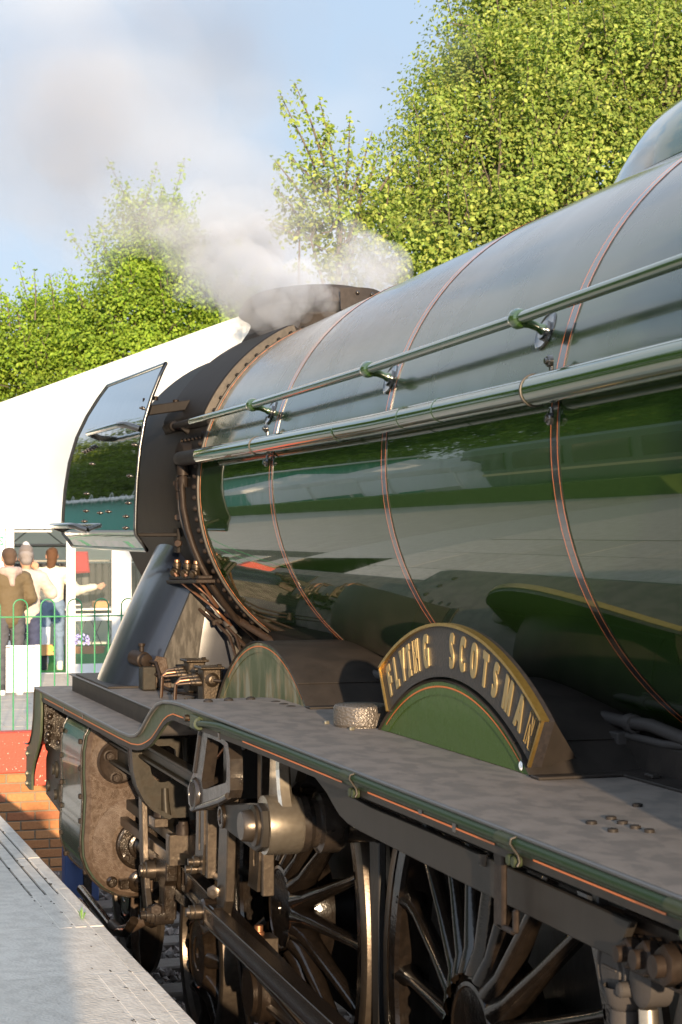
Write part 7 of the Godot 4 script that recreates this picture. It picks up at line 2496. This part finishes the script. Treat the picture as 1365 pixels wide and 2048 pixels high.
func build_trees() -> void:
	rng.seed = 77
	var warm := [Color(0.31, 0.38, 0.085), Color(0.26, 0.345, 0.07), Color(0.37, 0.42, 0.10), Color(0.21, 0.29, 0.055)]
	var lime := [Color(0.28, 0.40, 0.045), Color(0.24, 0.36, 0.04), Color(0.32, 0.43, 0.055), Color(0.19, 0.30, 0.034)]
	# the tall tree at the right
	var big := []
	for q in [[950, 180, 15.4, 0.55], [900, 270, 15, 0.5], [880, 340, 15, 0.5], [990, 60, 16, 0.65], [860, 440, 14.8, 0.45], [1010, 90, 16, 0.95], [1120, 40, 16.5, 1.3], [1260, 60, 16, 1.5], [1390, 30, 17, 1.6], [1000, 210, 15, 0.9], [1110, 190, 14.6, 1.1], [1240, 190, 14.4, 1.2], [1370, 170, 14.5, 1.3], [920, 300, 15, 0.75], [1020, 330, 14.2, 1.0], [1150, 320, 14.0, 1.1], [1280, 320, 14.2, 1.1], [880, 420, 14.6, 0.8], [980, 440, 14.0, 0.9], [1100, 430, 13.8, 0.9], [810, 500, 14.4, 0.6], [900, 520, 14.0, 0.8], [1000, 540, 14, 0.9], [1400, 300, 14.6, 1.3], [1150, -140, 16.5, 1.5], [1330, -150, 16.5, 1.8], [1490, 0, 16, 2.0], [1480, 220, 15, 1.6]]:
		big.append([W(q[0], q[1], q[2]), q[3]])
	tree("tall_tree", "tall broad green tree rising behind the boiler at the right", V(6.6, -0.2, 15.5), 0.3, big, 6.5, 120, 0.42, 0.064, warm, 10, "", 0.6)
	# the thin young tree standing clear of it
	var thin := []
	for q in [[660, 520, 13, 0.42], [620, 470, 13, 0.3], [690, 450, 13, 0.32], [600, 440, 13, 0.28], [740, 470, 13.2, 0.3], [650, 380, 13, 0.3], [720, 400, 13, 0.22], [770, 430, 13.3, 0.3]]:
		thin.append([W(q[0], q[1], q[2]), q[3]])
	var ex := []
	for q in [[665, 420, 560, 185, 46], [650, 330, 590, 165, 34], [680, 400, 640, 200, 44], [690, 380, 700, 235, 30], [700, 400, 745, 262, 30], [640, 380, 575, 310, 26], [620, 420, 550, 320, 26], [610, 460, 550, 372, 24], [720, 400, 760, 300, 22], [590, 470, 535, 448, 18], [760, 380, 800, 310, 20], [640, 300, 665, 250, 20]]:
		ex.append([W(q[0], q[1], 13.0), W(q[2], q[3], 13.0), q[4] * 4, 0.075])
	tree("young_tree", "slender young tree with open upright shoots left of the tall tree", V(3.3, -0.2, 13.2), 0.07, thin, 8.0, 40, 0.2, 0.064, warm, 7, "", 0.4, ex)
	# bushy trees behind the marquee
	var a := []
	for q in [[285, 480, 26, 0.55], [335, 490, 26, 0.5], [250, 555, 26, 0.62], [325, 580, 25.6, 0.85], [390, 580, 26, 0.7], [235, 650, 25.6, 0.8], [310, 690, 25.4, 1.0], [410, 650, 26, 0.85], [220, 740, 25.6, 0.95], [455, 640, 26.5, 0.5], [280, 420, 26, 0.26], [340, 425, 26, 0.24]]:
		a.append([W(q[0], q[1], q[2]), q[3]])
	tree("bushy_tree", "bushy bright green tree rising over the marquee roof left of the smoke", V(4.6, 0.6, 26.5), 0.14, a, 7.0, 100, 0.36, 0.078, lime, 12, "trees behind the marquee", 0.75)
	var b := []
	for q in [[115, 665, 27, 0.6], [40, 715, 27, 0.75], [130, 745, 26.5, 0.95], [60, 785, 26.5, 1.0], [-30, 720, 27, 0.9], [-20, 800, 27, 1.1], [75, 650, 27.5, 0.45], [160, 670, 26.8, 0.5]]:
		b.append([W(q[0], q[1], q[2]), q[3]])
	var ex2 := []
	for q in [[70, 640, 68, 540, 30], [110, 640, 98, 545, 30], [20, 660, 8, 585, 24], [40, 660, 30, 610, 20], [140, 640, 135, 570, 24]]:
		ex2.append([W(q[0], q[1], 26.5), W(q[2], q[3], 26.5), q[4] * 2, 0.1])
	tree("bushy_tree", "lower bushy green tree over the marquee roof at the left edge", V(1.8, 0.6, 27.0), 0.13, b, 7.0, 100, 0.36, 0.078, lime, 10, "trees behind the marquee", 0.7, ex2)
	# trees across the platform, mirrored in the paint
	var dark := [Color(0.12, 0.17, 0.02), Color(0.15, 0.20, 0.025), Color(0.09, 0.13, 0.02)]
	var sides := ["opposite the locomotive's boiler", "behind the grey green coach", "behind the white gazebo", "behind the near end of the teal building", "behind the teal building, second from its near end", "behind the middle of the teal building", "behind the teal building beyond its middle", "behind the far part of the teal building", "behind the far end of the teal building", "beyond the far end of the teal building"]
	for i in 10:
		var c := V(-15.0 - (i % 2) * 2.5, 0, 4.0 + i * 10.0)
		var L := []
		for k in 9:
			L.append([c + Vector3(rng.randf_range(-2, 2), rng.randf_range(3.0, 10.5), rng.randf_range(-4.5, 4.5)), rng.randf_range(2.0, 3.0)])
		tree("platform_tree", "dark green tree " + sides[i], c + Vector3(0, -0.2, 0), 0.25, L, 1.3, 16, 0.8, 0.34, dark, 0, "trees across the platform")


func build_smoke() -> void:
	rng.seed = 5
	var root := thing("smoke", "white steam and thin grey smoke drifting left from the chimney", "smoke")
	var white := FogMaterial.new()
	white.albedo = Color(0.96, 0.975, 1.0)
	white.density = 1.25
	var brown := FogMaterial.new()
	brown.albedo = Color(0.93, 0.92, 0.93)
	brown.density = 0.22
	var thin := FogMaterial.new()
	thin.albedo = Color(0.9, 0.9, 0.92)
	thin.density = 0.14
	var veil := FogMaterial.new()
	veil.albedo = Color(0.96, 0.97, 0.98)
	veil.density = 0.45
	var grey := FogMaterial.new()
	grey.albedo = Color(0.72, 0.72, 0.75)
	grey.density = 0.09
	var sets := [
		[white, [[770, 545, 3.4, 0.2], [740, 530, 3.2, 0.2], [700, 545, 3.0, 0.17], [720, 560, 2.7, 0.14], [640, 560, 2.4, 0.16], [600, 575, 2.2, 0.17], [560, 590, 2.0, 0.17], [530, 585, 2.2, 0.2], [500, 570, 2.3, 0.22], [590, 600, 1.85, 0.1], [630, 595, 1.85, 0.09], [545, 610, 2.0, 0.1], [480, 545, 2.6, 0.22], [450, 555, 2.8, 0.17], [470, 590, 2.5, 0.12], [420, 530, 3.0, 0.15], [430, 500, 3.0, 0.13], [400, 490, 3.1, 0.11], [370, 480, 3.2, 0.1], [335, 470, 3.3, 0.09], [460, 470, 3.0, 0.12], [520, 470, 3.0, 0.14]]],
		[brown, [[560, 530, 2.8, 0.25], [520, 510, 3.0, 0.26], [600, 540, 2.8, 0.22], [560, 480, 3.1, 0.24], [490, 490, 3.2, 0.26], [640, 540, 3.0, 0.16]]],
		[veil, [[440, 500, 3.2, 0.3], [400, 490, 3.4, 0.26], [350, 475, 3.6, 0.22], [300, 445, 3.8, 0.22], [260, 430, 3.9, 0.2], [480, 470, 3.2, 0.3]]],
		[thin, [[480, 420, 3.6, 0.45], [400, 400, 3.8, 0.45], [300, 330, 4.2, 0.6], [150, 300, 4.6, 0.75], [60, 180, 5.0, 0.9], [200, 160, 5.0, 0.85], [20, 350, 4.8, 0.5], [150, 470, 4.6, 0.3], [620, 480, 3.6, 0.3]]],
		[grey, [[500, 390, 3.6, 0.3], [560, 370, 3.6, 0.28], [470, 330, 3.8, 0.34], [420, 100, 4.6, 0.6], [520, 80, 4.6, 0.55], [330, 60, 5.0, 0.6], [480, 180, 4.2, 0.45], [560, 440, 3.4, 0.25], [600, 420, 3.4, 0.25]]],
	]
	for st in sets:
		for q in st[1]:
			var c := W(q[0], q[1], q[2])
			for k in 6:
				var f := FogVolume.new()
				f.shape = RenderingServer.FOG_VOLUME_SHAPE_ELLIPSOID
				f.material = st[0]
				var r: float = q[3] * (1.0 if k == 0 else rng.randf_range(0.3, 0.6))
				f.size = Vector3(2.2, 1.7, 2.0) * r
				f.name = "puff"
				_add(f, root)
				f.position = c + (Vector3.ZERO if k == 0 else Vector3(rng.randfn(), rng.randfn() * 0.7, rng.randfn()) * q[3] * 0.75)
				f.rotation = Vector3(rng.randf() * 3.0, rng.randf() * 3.0, rng.randf() * 3.0)
